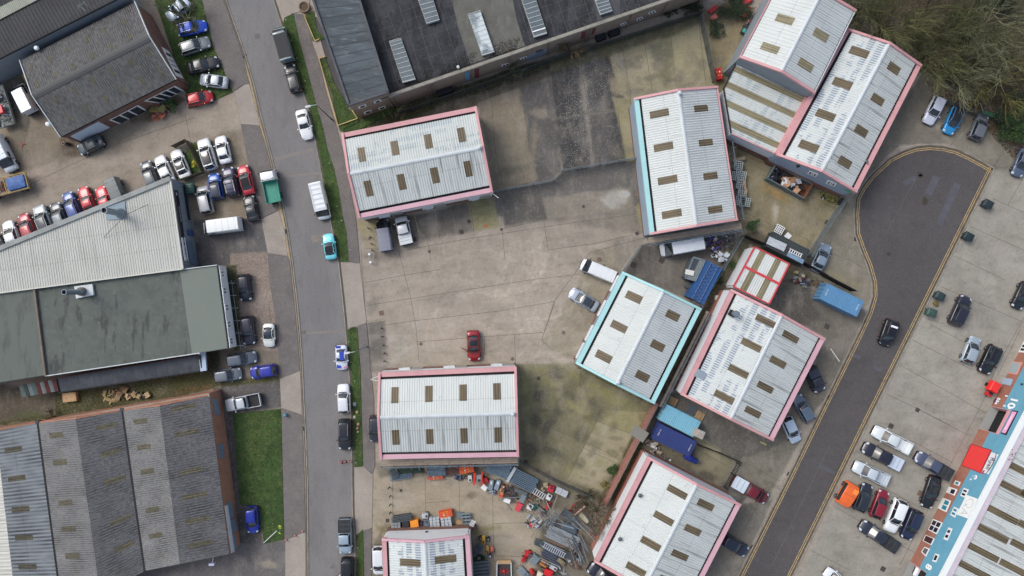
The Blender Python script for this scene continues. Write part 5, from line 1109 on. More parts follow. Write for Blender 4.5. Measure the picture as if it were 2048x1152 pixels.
def rrect(x0, x1, hw, z, r, zc=0, bow=0):
    """rounded outline, x0 rear, x1 front; bow pushes the middle of both ends outwards"""
    pts = []
    for sx, sy in ((1,-1),(1,1),(-1,1),(-1,-1)):
        cx = x1 - r if sx > 0 else x0 + r; cy = sy * (hw - r)
        a0 = {(1,-1): -90,(1,1): 0,(-1,1): 90,(-1,-1): 180}[(sx, sy)]
        for k in range(4):
            a = math.radians(a0 + 30 * k); px_, py_ = cx + r * math.cos(a), cy + r * math.sin(a)
            e = max(0,1 - abs(py_) / hw) * bow * sx
            pts.append((px_ + e, py_, z))
        if (sx, sy) in ((1,-1),(-1,1)):
            pts.append((( x1 + bow) if sx > 0 else (x0 - bow),0, z))
    return pts
def wheels(t, L, W, r=.33, xs=(.18,.80), n=2):
    for fx in xs:
        for s in (-1,1):
            x = -L / 2 + L * fx; mb=MB();mb.tube([(x, s * (W / 2 - .20), r),(x, s * (W / 2 - .17), r),(x, s * (W / 2 - .01), r),(x, s * (W / 2 + .02), r)], [r * .9, r, r, r * .88], 14); w = mb.build('wheel', TYRE, t, smooth=True)
            mb=MB();mb.tube([(x, s * (W / 2 + .0), r),(x, s * (W / 2 + .035), r)], [r * .6, r * .56], 10); mb.build('rim', RIM, w)
def lights(t, L, W, zf=.66, zr=.86, fw=.80):
    for s in (-1,1):
        mb=MB();mb.loft([[(L / 2 - .42, s * W / 2 * .88, zf + .10),(L / 2 - .40, s * W / 2 * .62, zf + .12),(L / 2 - .36, s * W / 2 * .62, zf - .02),(L / 2 - .4, s * W / 2 * .9, zf - .02)],
                            [(L / 2 - .20, s * W / 2 * .78, zf + .04),(L / 2 - .12, s * W / 2 * .52, zf + .04),(L / 2 - .06, s * W / 2 * .52, zf - .10),(L / 2 - .14, s * W / 2 * .82, zf - .10)]]); mb.build('headlight', LAMP, t)
        mb=MB();mb.box((-L / 2 + .05, s * W / 2 * .80, zr - .04),(.12, W * .10,.18)); mb.build('tail_light', TAIL, t)
def mirrors(t, x, y, z, m_):
    for s in (-1,1):
        mb=MB();mb.rbox((x, s * (y + .10), z),(.14,.22,.14),.03); mb.build('mirror', m_, t, smooth=True)
def hdr(t, spec): pass
def car(kind, f, r, rgb, label, group=None, W=None, roof=None, glassroof=False, rails=False, doors=(), open_top=False, stripe=None, cat='car', bars=False, name='parked_car', sign=False, metal=.15, shade=None):
    k = CT[kind]; W = W or k['W']; loc, rz, L = seg(r[0], r[1], f[0], f[1], 0,.7)
    t = thing(name, label, cat, (0,0,0), group); pm = paintm(rgb, metal)
    mb=MB();mb.loft([ring_body(-L / 2 + L * s[0], W / 2 * s[1], s[2], .24 if 0 < s[0] < 1 else .34,.07 if s[0] > .02 else .05) for s in k['st']]); body = mb.build('body', pm, t, smooth=True, ang=50)
    xr0, xr1, xf1, xf0 = [-L / 2 + L * q for q in k['g']]; zb, zr = k['zb'], k['zr']; w0, w1 = W / 2 * .86, W / 2 * .70
    if open_top: w1 = W / 2 * .74
    mb=MB();mb.loft([rrect(xr0, xf0, w0, zb - .05,.16, bow=.10), rrect(lerp(xr0, xr1,.5), lerp(xf0, xf1,.5), lerp(w0, w1,.42), lerp(zb, zr, .52),.16, bow=.09), rrect(xr1, xf1, w1, zr - .035,.14, bow=.07)]); mb.build('windows', VGLASS, t, smooth=True, ang=40)
    rm = roof if roof else pm
    if glassroof: rm = M('glass_roof', c(22,24,28), rough=.05, spec=.9)
    mb=MB();mb.loft([rrect(xr1 + .0, xf1 + .02, w1 + .01, zr - .045,.14, bow=.07), rrect(xr1 + .03, xf1 - .02, w1 - .02, zr - .01,.14, bow=.07), rrect(xr1 + .16, xf1 - .16, w1 - .18, zr + .025,.14, bow=.06)]); ro = mb.build('roof', rm, t, smooth=True, ang=60)
    mb = MB()
    for s in (-1,1):      # pillars and sills of the glasshouse
        mb.bar((xf0 + .02, s * w0 * .93, zb - .03),(xf1 + .02, s * w1 * .95, zr - .03),.07,.05); mb.bar((xr0 + .03, s * w0 * .93, zb - .03),(xr1, s * w1 * .95, zr - .03),.13,.06)
        xm = lerp(xr1, xf1,.48); mb.bar((xm, s * w0 * 1.0, zb - .03),(xm, s * w1 * 1.01, zr - .04),.07,.05)
        mb.bar((xr1, s * w1, zr - .03),(xf1, s * w1, zr - .03),.05,.05)
    if glassroof: mb.bar((xf1 - .02,-w1 * .9, zr),(xf1 - .02, w1 * .9, zr),.10,.05); mb.bar((xr1 + .05,-w1 * .9, zr),(xr1 + .05, w1 * .9, zr),.16,.05)
    mb.build('pillars', pm, t)
    mb=MB();mb.rbox((L / 2 - .07,0,.42),(.16, W * .66,.20),.05); mb.rbox((-L / 2 + .05,0,.44),(.14, W * .72,.22),.05); mb.build('bumper', TRIM if rgb != WHT else pm, t)
    mb=MB();mb.bar((xf0 + .10,-W * .30, k['zb'] - .005),(xf0 + .14, W * .34, k['zb'] - .005),.12,.03); mb.build('wiper_panel', TRIM, t)
    lights(t, L, W, k['st'][5][2] - .16, k['zb'] - .08); mirrors(t, xf0 - .12, W / 2 - .03, zb + .04, pm); wheels(t, L, W)
    if rails:
        for s in (-1,1):
            mb=MB();mb.bar((xr1 + .12, s * w1 * .9, zr + .05),(xf1 - .15, s * w1 * .9, zr + .05),.045,.05); mb.build('roof_rail', M('bright_rail', c(170,174,176), rough=.3, metal=.6), t)
    if bars:
        for q in (.3,.72):
            mb=MB();x = lerp(xr1, xf1, q); mb.bar((x, -w1 * 1.0, zr + .09),(x, w1 * 1.0, zr + .09),.06,.05); mb.build('roof_bar', TRIM, t)
    if stripe:
        for (x0, x1, y0, y1, m_, z) in stripe:
            mb=MB();mb.box((x0 * L, y0 * W, z),(x1 * L, y1 * W, .02)); mb.build('livery_panel', m_, t)
    if sign:
        mb=MB();mb.rbox((lerp(xr1, xf1,.34),0, zr + .12),(.28,.95,.16),.04); mb.build('roof_sign', M('white_taxi_sign', c(228,230,240)), t)  # plain white panel, gives off no light
    for s in doors:      # doors standing open
        x = xf0 - .22; mb=MB();a = math.radians(62); p0 = Vector((x, s * W / 2 * .97,.62)); p1 = p0 + Vector((-math.cos(a), s * math.sin(a),0)) * 1.0
        mb.bar(p0, p1,.07,.72); d = mb.build('door', pm, t); mb=MB();mb.bar(p0 + Vector((0,0,.55)), p1 + Vector((0,0,.55)),.03,.36); mb.build('window', VGLASS, d)
    put(t, loc, rz); return t
def van(f, r, rgb, label, group='vans', W=2.0, Hh=2.25, rack=False, roofm=None, cat='van', small=False, nose=.20, bonnet=None):
    loc, rz, L = seg(r[0], r[1], f[0], f[1], 0,1.2); t = thing('parked_van', label, cat, (0,0,0), group); pm = paintm(rgb, .0)
    xs = L / 2 - L * nose; xb = L / 2 - L * nose * .42; zc = 1.28 if not small else 1.12
    sec = [(-L / 2,.94, Hh - .05),(-L / 2 + .05,.97, Hh),(xs - .4,.97, Hh),(xs, .96, Hh - .04)]
    mb = MB()
    def vr(x, hw, zt): return [(x, -hw * .96,.3),(x, -hw, .45),(x, -hw, zt * .55),(x, -hw * .94, zt - .16),(x, -hw * .84, zt - .03),(x, 0, zt + .02),(x, hw * .84, zt - .03),(x, hw * .94, zt - .16),(x, hw, zt * .55),(x, hw, .45),(x, hw * .96,.3)]
    mb.loft([vr(x, W / 2 * h, z) for x, h, z in sec]); mb.build('cargo_body', pm if not roofm else pm, t, smooth=True, ang=40)
    mb=MB();mb.loft([vr(xs - .02, W / 2 * .96, zc), vr(xb, W / 2 * .95, zc - .02), vr(L / 2 - .18, W / 2 * .86, zc - .30), vr(L / 2, W / 2 * .68, zc - .55)]); mb.build('bonnet', paintm(bonnet) if bonnet else pm, t, smooth=True, ang=50)
    mb=MB();h0, h1 = W / 2 * .90, W / 2 * .80
    mb.loft([[(xs - .01,-h0, zc - .03),(xs - .01, h0, zc - .03),(xs - .01, h1, Hh - .10),(xs - .01,-h1, Hh - .10)], [(xb, -h0, zc - .01),(xb + .14,0 + h0, zc - .01),(xs + .10, h1, Hh - .12),(xs + .10,-h1, Hh - .12)]]); mb.build('windscreen', VGLASS, t)
    mb = MB()
    for s in (-1,1): mb.box((xs - .45, s * W / 2 * .955, Hh * .70),(.8,.04,.5))
    mb.build('side_window', VGLASS, t)
    mb = MB()
    for j in range(4): mb.bar((-L / 2 + .5 + j * (L * .16),-W * .38, Hh + .015),(-L / 2 + .5 + j * (L * .16), W * .38, Hh + .015),.05,.03)
    mb.build('roof_rib', roofm or pm, t)
    if roofm: mb=MB();mb.box(((-L / 2 + xs) / 2,0, Hh + .012),(L * (1 - nose) - .5, W * .84,.03)); mb.build('roof_panel', roofm, t)
    mb=MB();mb.rbox((-L / 2,0,.5),(.14, W * .9,.24),.04); mb.rbox((L / 2 - .02,0,.45),(.16, W * .72,.26),.05); mb.build('bumper', TRIM, t)
    lights(t, L, W, zc - .36,1.3); mirrors(t, xs + .25, W / 2 + .03, zc + .05, TRIM); wheels(t, L, W, .35,(.17,.82))
    if rack:
        mb = MB()
        for s in (-1,1): mb.bar((-L / 2 + .3, s * W * .40, Hh + .16),(xs - .3, s * W * .40, Hh + .16),.06,.06)
        for j in range(6):
            x = lerp(-L / 2 + .3, xs - .3, j / 5); mb.bar((x, -W * .42, Hh + .14),(x, W * .42, Hh + .14),.05,.05)
        mb.build('roof_rack', CAP, t)
    put(t, loc, rz); return t
def pickup(f, r, rgb, label, bed='open', bedm=None, group='pickup trucks', W=1.88, Hh=1.75, cabx=(.40,.66), cat='pickup', bars=False, bonnet=None, name='pickup_truck'):
    loc, rz, L = seg(r[0], r[1], f[0], f[1], 0,.8); t = thing(name, label, cat, (0,0,0), group); pm = paintm(rgb, .15)
    X = lambda q: -L / 2 + L * q; xc0, xc1 = X(cabx[0]), X(cabx[1]); xw = X(cabx[1] + .12)
    mb=MB();st = [(cabx[0] - .01,.98,1.12),(.5,1,1.1),(cabx[1] + .10,.98,1.10),(.88,.95,1.02),(.96,.88,.86),(1,.74,.70)]
    mb.loft([ring_body(X(a), W / 2 * b, z, .34,.07) for a, b, z in st]); mb.build('body', pm if not bonnet else paintm(bonnet), t, smooth=True, ang=50)
    w0, w1 = W / 2 * .88, W / 2 * .74
    mb=MB();mb.loft([rrect(xc0 + .02, xw, w0,1.05,.14, bow=.06), rrect(xc0 + .12, xc1, w1, Hh - .035,.12, bow=.05)]); mb.build('windows', VGLASS, t, smooth=True, ang=40)
    mb=MB();mb.loft([rrect(xc0 + .10, xc1 + .02, w1 + .01, Hh - .05,.12, bow=.05), rrect(xc0 + .22, xc1 - .12, w1 - .12, Hh + .02,.12, bow=.05)]); mb.build('roof', pm, t, smooth=True, ang=60)
    mb = MB()
    for s in (-1,1): mb.bar((xw - .02, s * w0 * .93,1.06),(xc1, s * w1 * .95, Hh - .03),.07,.05); mb.bar((xc0 + .05, s * w0 * .95,1.06),(xc0 + .14, s * w1 * .97, Hh - .03),.08,.06)
    mb.build('pillars', pm, t)
    x0, x1 = X(0.01), xc0 - .03; zt = 1.12
    if bed in ('open', 'dark', 'cover', 'ribbed', 'canopy', 'white'):
        mb = MB()
        for s in (-1,1): mb.box(((x0 + x1) / 2, s * (W / 2 - .05),.78),(x1 - x0,.08,.68))
        mb.box((x0 + .05,0,.78),(.10, W - .28,.68)); mb.box((x1 - .04,0,.78),(.08, W - .28,.68)); mb.build('bed_side', pm, t)
        mb=MB();mb.box(((x0 + x1) / 2,0,.62),(x1 - x0 - .2, W - .27,.08)); mb.build('bed_floor', bedm or TRIM, t)
        if bed == 'ribbed':
            mb = MB()
            for j in range(5): mb.box((lerp(x0 + .2, x1 - .2, j / 4),0,.69),(.05, W - .3,.05))
            mb.build('bed_rib', pm, t)
        if bed in ('cover', 'white', 'canopy'):
            zt2 = 1.16 if bed != 'canopy' else Hh - .02; zz0 = 1.12 if bed != 'canopy' else 1.12
            mb=MB();mb.loft([rrect(x0 + .02, x1 - .02, W / 2 - .03, zz0,.10), rrect(x0 + .05 + (.12 if bed == 'canopy' else 0), x1 - .04, W / 2 - (.05 if bed != 'canopy' else .20), zt2,.10)]); cv = mb.build('bed_cover', bedm or TRIM, t, smooth=True, ang=40)
            mb = MB()
            for q in (.35,.68): mb.box((lerp(x0, x1, q),0, zt2 + .005),(.035, W * .78,.02))
            mb.build('cover_seam', M('seam_grey', c(84,88,92)), cv)
    mb=MB();mb.rbox((x0 - .04,0,.55),(.16, W * .86,.2),.04); mb.rbox((L / 2 - .03,0,.5),(.18, W * .74,.26),.05); mb.build('bumper', TRIM, t)
    if bars:
        mb=MB();mb.bar((xw - .06,-W * .46, Hh + .05),(xw - .16, W * .46, Hh + .05),.16,.1); mb.bar((X(.86),-W * .4,1.15),(X(.84), W * .4,1.15),.1,.08); mb.build('light_bar', TRIM, t)
    lights(t, L, W, .92,.95); mirrors(t, xw - .12, W / 2,1.18, pm); wheels(t, L, W, .38,(.20,.80)); put(t, loc, rz); return t
def tipper():
    loc, rz, L = seg(548,405,535,339,0,1.3); W = 2.1
    t = thing('tipper_truck', 'tipper truck with white cab and open green bed driving along the road', 'truck'); pm = paintm(WHT, 0); gm = M('tipper_green', c(38,138,118), [(c(30,110,98),2,(1,1,1),.45,.7,.7)], rough=.5)
    x = L / 2
    mb=MB();mb.loft([ring_body(q, W / 2 * w, z, .4,.12) for q, w, z in ((x - 1.55,.96,2.15),(x - 1.1,.97,2.2),(x - .5,.96,2.12),(x - .22,.94,1.5),(x, .88,.95))]); mb.build('cab', pm, t, smooth=True, ang=40)
    mb=MB();mb.loft([[(x - .50,-.85,2.05),(x - .50,.85,2.05),(x - .21,.88,1.45),(x - .21,-.88,1.45)], [(x - .40,-.85,2.08),(x - .40,.85,2.08),(x - .12,.88,1.47),(x - .12,-.88,1.47)]]); mb.build('windscreen', VGLASS, t)
    mb=MB();mb.box((x - 1.5,0,2.0),(.10, W * .8,.35)); mb.build('rear_window', VGLASS, t)
    x0, x1 = -L / 2, x - 1.72; mb=MB();mb.box(((x0 + x1) / 2,0,1.05),(x1 - x0, W, .08)); mb.build('bed_floor', gm, t)
    mb = MB()
    for s in (-1,1):
        mb.box(((x0 + x1) / 2, s * (W / 2 - .03),1.28),(x1 - x0,.06,.40))
        for j in range(5): mb.box((lerp(x0 + .1, x1 - .1, j / 4), s * (W / 2 + .02),1.28),(.07,.05,.42))
    mb.box((x0 + .03,0,1.28),(.06, W - .14,.40)); mb.box((x1 - .03,0,1.5),(.06, W - .14,.85)); mb.build('bed_side', gm, t)
    mb=MB();mb.bar((x1 - .6,-W * .30,1.11),(x0 + .2,-W * .28,1.11),.03,.04); mb.bar((x0 + 1.0, W * .02,1.11),(x0 + 1.0, W * .45,1.11),.03,.04); mb.build('bed_seam', M('green_seam', c(70,168,150)), t)
    mb=MB();mb.bar((x1 + .06,-W * .46,2.15),(x1 + .06, W * .46,2.15),.08,.08); mb.bar((x1 + .06,-W * .46,1.2),(x1 + .06,-W * .46,2.15),.06,.06); mb.bar((x1 + .06, W * .46,1.2),(x1 + .06, W * .46,2.15),.06,.06); mb.build('headboard', CAP, t)
    mb=MB();mb.box(((x0 + x1) / 2,0,.75),(L * .85,.8,.3)); mb.build('chassis', TRIM, t)
    lights(t, L, W, .9,1.0); mirrors(t, x - .45, W / 2 + .12,1.7, TRIM); wheels(t, L, W, .4,(.22,.82)); put(t, loc, rz)
tipper()
SOFT = M('black_fabric_roof', c(34,34,38), rough=.9)
BLUE = (22,84,190); CYN = (112,206,218)
gA = 'cars parked beside the brick workshop'; gB = 'cars nosed out behind the cream garage'; gC = 'cars on the garage forecourt'; gD = 'cars parked along the road'; gE = 'cars on the gravel strip'; gF = 'cars at the turning circle'; gG = 'cars in the right hand yard'
car('hatch', (413,50),(357,62),(20,78,200), 'bright blue hatchback with silver roof rails on the grass by the workshop', gA, rails=True)
car('saloon', (335,37),(378,1),(150,166,182), 'pale silver blue car half hidden under the bare tree at the top', gA)
car('estate', (419,82),(361,101),(118,124,130), 'mid grey estate car between the bright blue hatchback and the black saloon', gA)
car('saloon', (437,122),(374,139),(34,36,40), 'black saloon car in the middle of the row beside the brick workshop', gA)
car('saloon', (399,158),(456,166),(168,176,184), 'silver saloon car parked next to the small red car on the grass edge', gA)
car('hatch', (425,191),(374,202),(176,28,38), 'small red car at the lower end of the row by the workshop', gA)
car('saloon', (156,302),(206,279),(58,70,78), 'dark teal grey car tucked under the white wall of the brick workshop', gA)
van((31,167),(60,224),(206,212,220), 'white van with lettering parked behind the brick workshop', W=1.9, Hh=1.95, small=True, nose=.26)
van((20,341),(-14,272),(208,216,224), 'white van cut off by the left edge beside the blue loaded flatbed', W=2.0, Hh=1.9, small=True, nose=.30)
van((555,52),(575,122),(110,132,138), 'large teal grey people carrier with black roof at the top of the road', 'cars parked along the road', W=2.0, Hh=1.95, small=True, nose=.22, roofm=M('black_van_roof', c(40,42,46), rough=.7))
car('estate', (578,129),(594,185),(36,42,46), 'black estate car behind the teal grey people carrier on the road', gD)
car('coupe', (616,278),(601,219), WHT, 'white hatchback parked on the road facing down, opposite the brick warehouse corner', gD, W=1.85)
van((648,438),(631,366),(224,228,230), 'white van with a full roof rack parked on the road beside the grass verge', W=2.0, Hh=2.0, small=True, rack=True, nose=.22)
car('coupe', (655,467),(663,519), CYN, 'pale turquoise sports car with black fabric roof on the road', gD, W=1.75, roof=SOFT)
car('coupe', (684,740),(682,690),(206,212,226), 'white and blue liveried sports car by the lamp post', gD, stripe=[(.32,.20,-.22,.34, paintm((24,60,170)),.80),(-.08,.34,.10,.36, paintm((24,60,170)),1.30),(-.42,.10,-.2,.4, paintm((24,60,170)),.90),(.40,.08,.28,.22, paintm((196,120,150)),.76),(-.30,.08,.25,.3, paintm((30,60,150)),.95)])
car('estate', (686,768),(689,826),(210,214,220), 'white estate car with a long pale roof, parked beside the verge stones', gD)
car('suv', (690,900),(690,838),(32,34,40), 'black estate car with silver roof rails parked on the road by the verge stones', gD, rails=True)
pickup((691,1108),(689,1037),(150,168,182), 'silver blue pickup with a black covered bed parked on the road', bed='cover', bedm=M('black_bed_cover', c(36,38,42), [(c(56,58,62),1,(1,1,1),.4,.7,.6)], rough=.7))
car('mpv', (694,1178),(695,1115),(26,28,34), 'black car with both front doors open at the bottom of the road', gD, doors=(-1,1))
car('suv', (752,884),(752,831),(44,46,56), 'dark car almost hidden behind the left edge of the pink edged roof', None)
car('mpv', (759,1150),(757,1092),(216,220,224), 'white car almost hidden behind the lower small pink edged unit', None)
car('hatch', (506,1067),(503,1012),(24,44,150), 'vivid blue hatchback parked beside the lawn next to the big warehouse', None, W=1.75)
van((404,457),(482,447),(220,224,222), 'long white van standing across the dark forecourt of the cream garage', W=2.05, Hh=2.35, nose=.20)
row = [((13,442),(33,498), 'saloon', (216,220,224), None, 'white car with pale roof'),((44,427),(66,484), 'hatch', (150,40,54), None, 'dark red car with grey glass'),((76,411),(99,469), 'suv', (168,176,182), M('grey_roof', c(66,72,80), rough=.2), 'silver car with dark grey roof'),
       ((108,405),(129,461), 'hatch', (60,68,76), M('silver_roof', c(120,130,138), rough=.25), 'charcoal car with silver roof'),((132,384),(157,442), 'hatch', (34,66,128), None, 'blue car'),((163,373),(186,431), 'coupe', (170,34,46), None, 'red car with black glass'),((198,373),(220,429), 'coupe', (196,30,44), None, 'bright red car'),((-15,468),(7,524), 'hatch', (90,98,102), None, 'grey green car cut off by the left edge')]
for f, r, kd, rgb, rf, lb in row: car(kd, f, r, rgb, lb + (' in the row behind the cream garage' if 'cut off' not in lb else ' behind the cream garage'), gB, roof=rf)
van((247,420),(221,358),(88,98,100), 'grey green van, last in the row behind the cream garage', 'vans', W=1.9, Hh=1.8, small=True, nose=.28)
car('hatch', (289,322),(309,376),(84,92,96), 'dark grey hatchback left of the two white cars above the garage point', gC)
car('saloon', (316,312),(342,367),(220,222,224), 'white saloon car right beside the dark grey hatchback above the garage point', gC)
car('saloon', (349,300),(373,357), WHT, 'white car with dark glass roof left of the fenced grass patch', gC, glassroof=True)
car('suv', (405,278),(424,339), WHT, 'large white car with long black roof right of the fenced grass patch', gC, glassroof=True)
car('saloon', (439,272),(453,327),(222,226,230), 'white saloon car with white roof at the right end of the back row', gC)
car('mpv', (404,372),(417,428),(158,160,164), 'silver car nearest the green bin on the garage forecourt', gC)
car('estate', (426,346),(437,399),(34,82,160), 'mid blue car between the silver car and the navy car on the forecourt', gC, glassroof=False, roof=M('dark_glass_roof', c(52,60,72), rough=.1))
car('suv', (455,334),(469,394),(26,32,70), 'navy car with roof bars and rails on the forecourt', gC, bars=True, rails=True)
car('saloon', (484,330),(500,389),(168,36,50), 'red car with black folded roof at the right of the forecourt', gC, roof=SOFT)
car('coupe', (496,391),(508,442),(40,42,46), 'small black car alone below the red car on the forecourt', gC, W=1.75)
car('hatch', (492,602),(487,548),(24,30,46), 'black hatchback at the top of the gravel strip beside the flat roof', gE)
car('suv', (500,690),(494,632),(38,38,54), 'black car at the lower end of the gravel strip beside the flat roof', gE)
car('coupe', (538,694),(537,647),(216,220,214), 'small white car with black roof on the gravel strip', gE, W=1.75, roof=M('dark_glass_roof', c(52,60,72), rough=.1))
car('estate', (513,713),(453,723),(88,98,110), 'grey blue estate car above the other two below the gravel strip', gE)
car('estate', (483,746),(429,754),(102,110,120), 'grey car at the left of the small blue car below the gravel strip', gE)
car('hatch', (500,747),(553,739),(34,44,150), 'small blue car facing left at the end of the gravel strip', gE)
pickup((451,812),(522,798),(190,196,202), 'silver pickup with open black bed on the dark driveway', bed='dark', cabx=(.40,.62))
car('saloon', (949,722),(946,661),(138,24,36), 'dark red car with its left door open in the middle of the concrete yard', None, W=1.88, glassroof=True, doors=(-1,))
van((763,438),(773,502),(120,124,138), 'grey van with black cab below the upper left pink edged unit', W=1.95, Hh=1.95, small=True, nose=.30, bonnet=(40,42,48))
pickup((801,433),(814,489),(204,208,210), 'white pickup with slatted roof bars below the upper left unit', bed='cover', bedm=M('white_bed_cover', c(206,210,212), rough=.5), cabx=(.36,.68))
van((1163,527),(1229,555),(216,220,222), 'white van with dark bonnet screen beside the aqua edged unit', W=1.95, Hh=2.0, small=True, nose=.24)
car('saloon', (1140,583),(1195,616),(152,164,178), 'silver blue car with black folding roof below the white van', None, roof=M('dark_glass_roof', c(52,60,72), rough=.1), W=1.85)
van((1322,501),(1405,486),(210,216,222), 'long white van below the scaffold behind the pale blue and pink edged unit', W=2.05, Hh=2.3, nose=.24)
car('saloon', (1655,488),(1629,543),(126,142,158), 'grey blue saloon car beside the mesh fence near the turning circle', gF)
car('estate', (1855,247),(1881,194),(206,210,226), 'white estate car leftmost of the three by the trees', gF, rails=False)
car('hatch', (1895,267),(1917,216),(40,140,200), 'bright blue car with black roof between the white car and the grey car', gF, roof=M('black_roof_panel', c(30,31,34), rough=.25, coat=.5), glassroof=False)
car('estate', (1969,229),(1948,279),(104,108,116), 'grey car rightmost of the three below the bare trees', gF)
car('saloon', (2033,352),(2054,298),(84,96,118), 'blue grey car cut off by the right edge near the turning circle', gG)
car('saloon', (2033,617),(2055,566),(28,30,38), 'black car cut off by the right edge of the right hand yard', gG)
car('suv', (1933,592),(1907,650),(38,40,54), 'dark people carrier beside the two green bins in the right yard', gG)
car('hatch', (1953,674),(1932,726),(156,170,180), 'silver hatchback beside the black car in the right hand yard', gG)
car('suv', (1966,746),(1991,692),(24,24,32), 'black car between the silver hatchback and the small red trailer', gG)
car('mpv', (1767,691),(1785,640),(24,24,32), 'black taxi with a white roof sign driving on the side road', None, sign=True, W=1.85, cat='taxi', name='taxi')
pickup((1641,783),(1619,736),(44,46,60), 'dark blue pickup nosing out from the large unit towards the side road', bed='canopy', bedm=paintm((48,52,66)))
car('estate', (1592,791),(1621,842),(88,104,122), 'slate blue estate car beside the dark pickup by the large unit', None, rails=True)
car('hatch', (1594,885),(1571,834),(172,188,206), 'pale silver blue car below the slate blue estate by the large unit', None)
pickup((1534,999),(1465,960),(112,26,40), 'dark red pickup with a white bed cover and black light bar', bed='white', bedm=M('white_tarpaulin', c(200,212,222), rough=.6), bars=True)
car('estate', (1495,1106),(1445,1076),(34,42,60), 'dark blue car half under the lower right pink edged unit', None)
pickup((1747,860),(1821,899),(212,220,222), 'white pickup with ribbed white bed, uppermost of the pickups in the right yard', bed='ribbed', bedm=paintm(WHT, 0))
pickup((1727,893),(1803,932),(36,38,54), 'black pickup with a white loaded bed in the right yard', bed='white', bedm=M('pale_load', c(188,200,216), rough=.6), cabx=(.34,.64))
pickup((1708,931),(1776,962),(196,206,212), 'pale silver pickup with open pale bed in the right yard', bed='ribbed', bedm=M('pale_bed', c(176,186,196), rough=.5))
car('hatch', (1737,968),(1716,1022),(40,46,56), 'black hatchback next to the orange wedge shaped vehicle', gG)
car('hatch', (1770,981),(1749,1036),(132,30,46), 'dark red hatchback between the black and the white hatchback', gG)
car('suv', (1778,1064),(1803,999),(224,228,230), 'white hatchback facing down between the red and the navy car', gG, W=1.92)
car('suv', (1810,1078),(1834,1020),(28,34,66), 'navy car at the end of the row by the brick front', gG, W=1.86)
pickup((1722,1048),(1795,1097),(42,48,62), 'black pickup with dark covered bed below the row of cars', bed='cover', bedm=M('black_bed_cover', c(36,38,42)))
pickup((1833,911),(1902,952),(72,80,104), 'dark blue grey pickup with black covered bed facing the yard below the red shutter', bed='cover', bedm=M('black_bed_cover', c(36,38,42)))
car('saloon', (1852,1016),(1872,952),(20,20,26), 'low black sports car against the brick front of the terrace', gG, W=1.9)
car('hatch', (1651,1142),(1690,1172),(210,216,222), 'white car cut off by the bottom edge in the right yard', gG)
car('hatch', (1830,1142),(1870,1160),(214,218,224), 'white car tucked into the opening under number 8', gG)
car('suv', (1178,1132),(1232,1168),(30,34,50), 'black car with roof bars in the dark gap by the lower brick wall', None, bars=True)
loc, rz, L = seg(1683,1008,1706,968,0,.8)
t = thing('orange_van', 'orange boxy vehicle with black glazed side at the end of the row', 'van', (0,0,0)); om = M('orange_panel', c(224,104,46), [(c(196,88,40),1,(1,1,1),.45,.7,.6)], rough=.5)
W = 2.1; L = 3.4
mb=MB();mb.loft([ring_body(x, W / 2 * w, z, .35,.12) for x, w, z in ((-L / 2,.92,1.2),(-L / 2 + .5,.97,1.5),(0,.97,1.62),(L / 2 - .7,.97,1.62),(L / 2 - .1,.92,1.2),(L / 2,.84,.9))]); mb.build('body', om, t, smooth=True, ang=25)
mb=MB();mb.box((L / 2 - .9,-.45,1.64),(.7,.75,.05)); mb.build('roof_hatch', M('light_orange', c(240,138,62), rough=.5), t)
mb=MB();mb.box((0, W / 2 * .98,1.15),(L * .8,.08,.7)); mb.build('side_window', VGLASS, t)
mb=MB();mb.box((.0,0,1.66),(.04,1.9,.04)); mb.box((-.95,0,1.52),(.04,1.8,.04)); mb.build('panel_seam', M('rust_seam', c(150,66,34)), t)
lights(t, L, W, .9,1.0); wheels(t, L, W, .34,(.2,.8)); put(t, loc, rz)
# flatbed lorry, blue load, cab cut off at the left
loc, rz, L = seg(57,360,-34,384,0,1.2); L_ = L; W = 2.3
t = thing('flatbed_truck', 'flatbed truck with timber side rails carrying a blue tarpaulin load', 'truck')
mb=MB();mb.box((-.6,0,1.0),(L - 1.6, W, .12)); mb.build('bed_floor', WOODG, t)
mb=MB();x0 = -L / 2 + .1; mb.loft([rrect(x0 + .2, x0 + 2.9, W / 2 - .22,1.06,.2), rrect(x0 + .3, x0 + 2.8, W / 2 - .3,1.5,.3), rrect(x0 + .7, x0 + 2.4, W / 2 - .7,1.62,.3)]); mb.build('load_cover', M('blue_tarpaulin', c(48,88,148), [(c(70,112,170),1.5,(1,1,1),.45,.65,.8),(c(30,56,104),2.2,(1,1,1),.5,.7,.7)], rough=.6), t, smooth=True)
mb = MB()
for s in (-1,1): mb.bar((x0, s * W / 2,1.5),(L / 2 - 2.0, s * W / 2,1.5),.08,.12); [mb.bar((lerp(x0, L / 2 - 2.0, j / 4), s * W / 2,1.0),(lerp(x0, L / 2 - 2.0, j / 4), s * W / 2,1.56),.07,.07) for j in range(5)]
mb.bar((x0,-W / 2,1.5),(x0, W / 2,1.5),.08,.12); mb.bar((x0 + 3.1,-W / 2,1.5),(x0 + 3.1, W / 2,1.5),.08,.12); mb.build('side_rail', M('yellow_timber', c(176,150,84)), t)
mb = MB()
for j in range(14): a = random.random() * 3; mb.bar((x0 + 3.2 + random.random() * 1.1,-W * .4 + random.random() * 1.8,1.1),(x0 + 3.2 + random.random() * 1.1,-W * .4 + random.random() * 1.8,1.3),.08,.08)
mb.build('scrap_load', M('rusty_scrap', c(104,66,58), rough=.8), t)
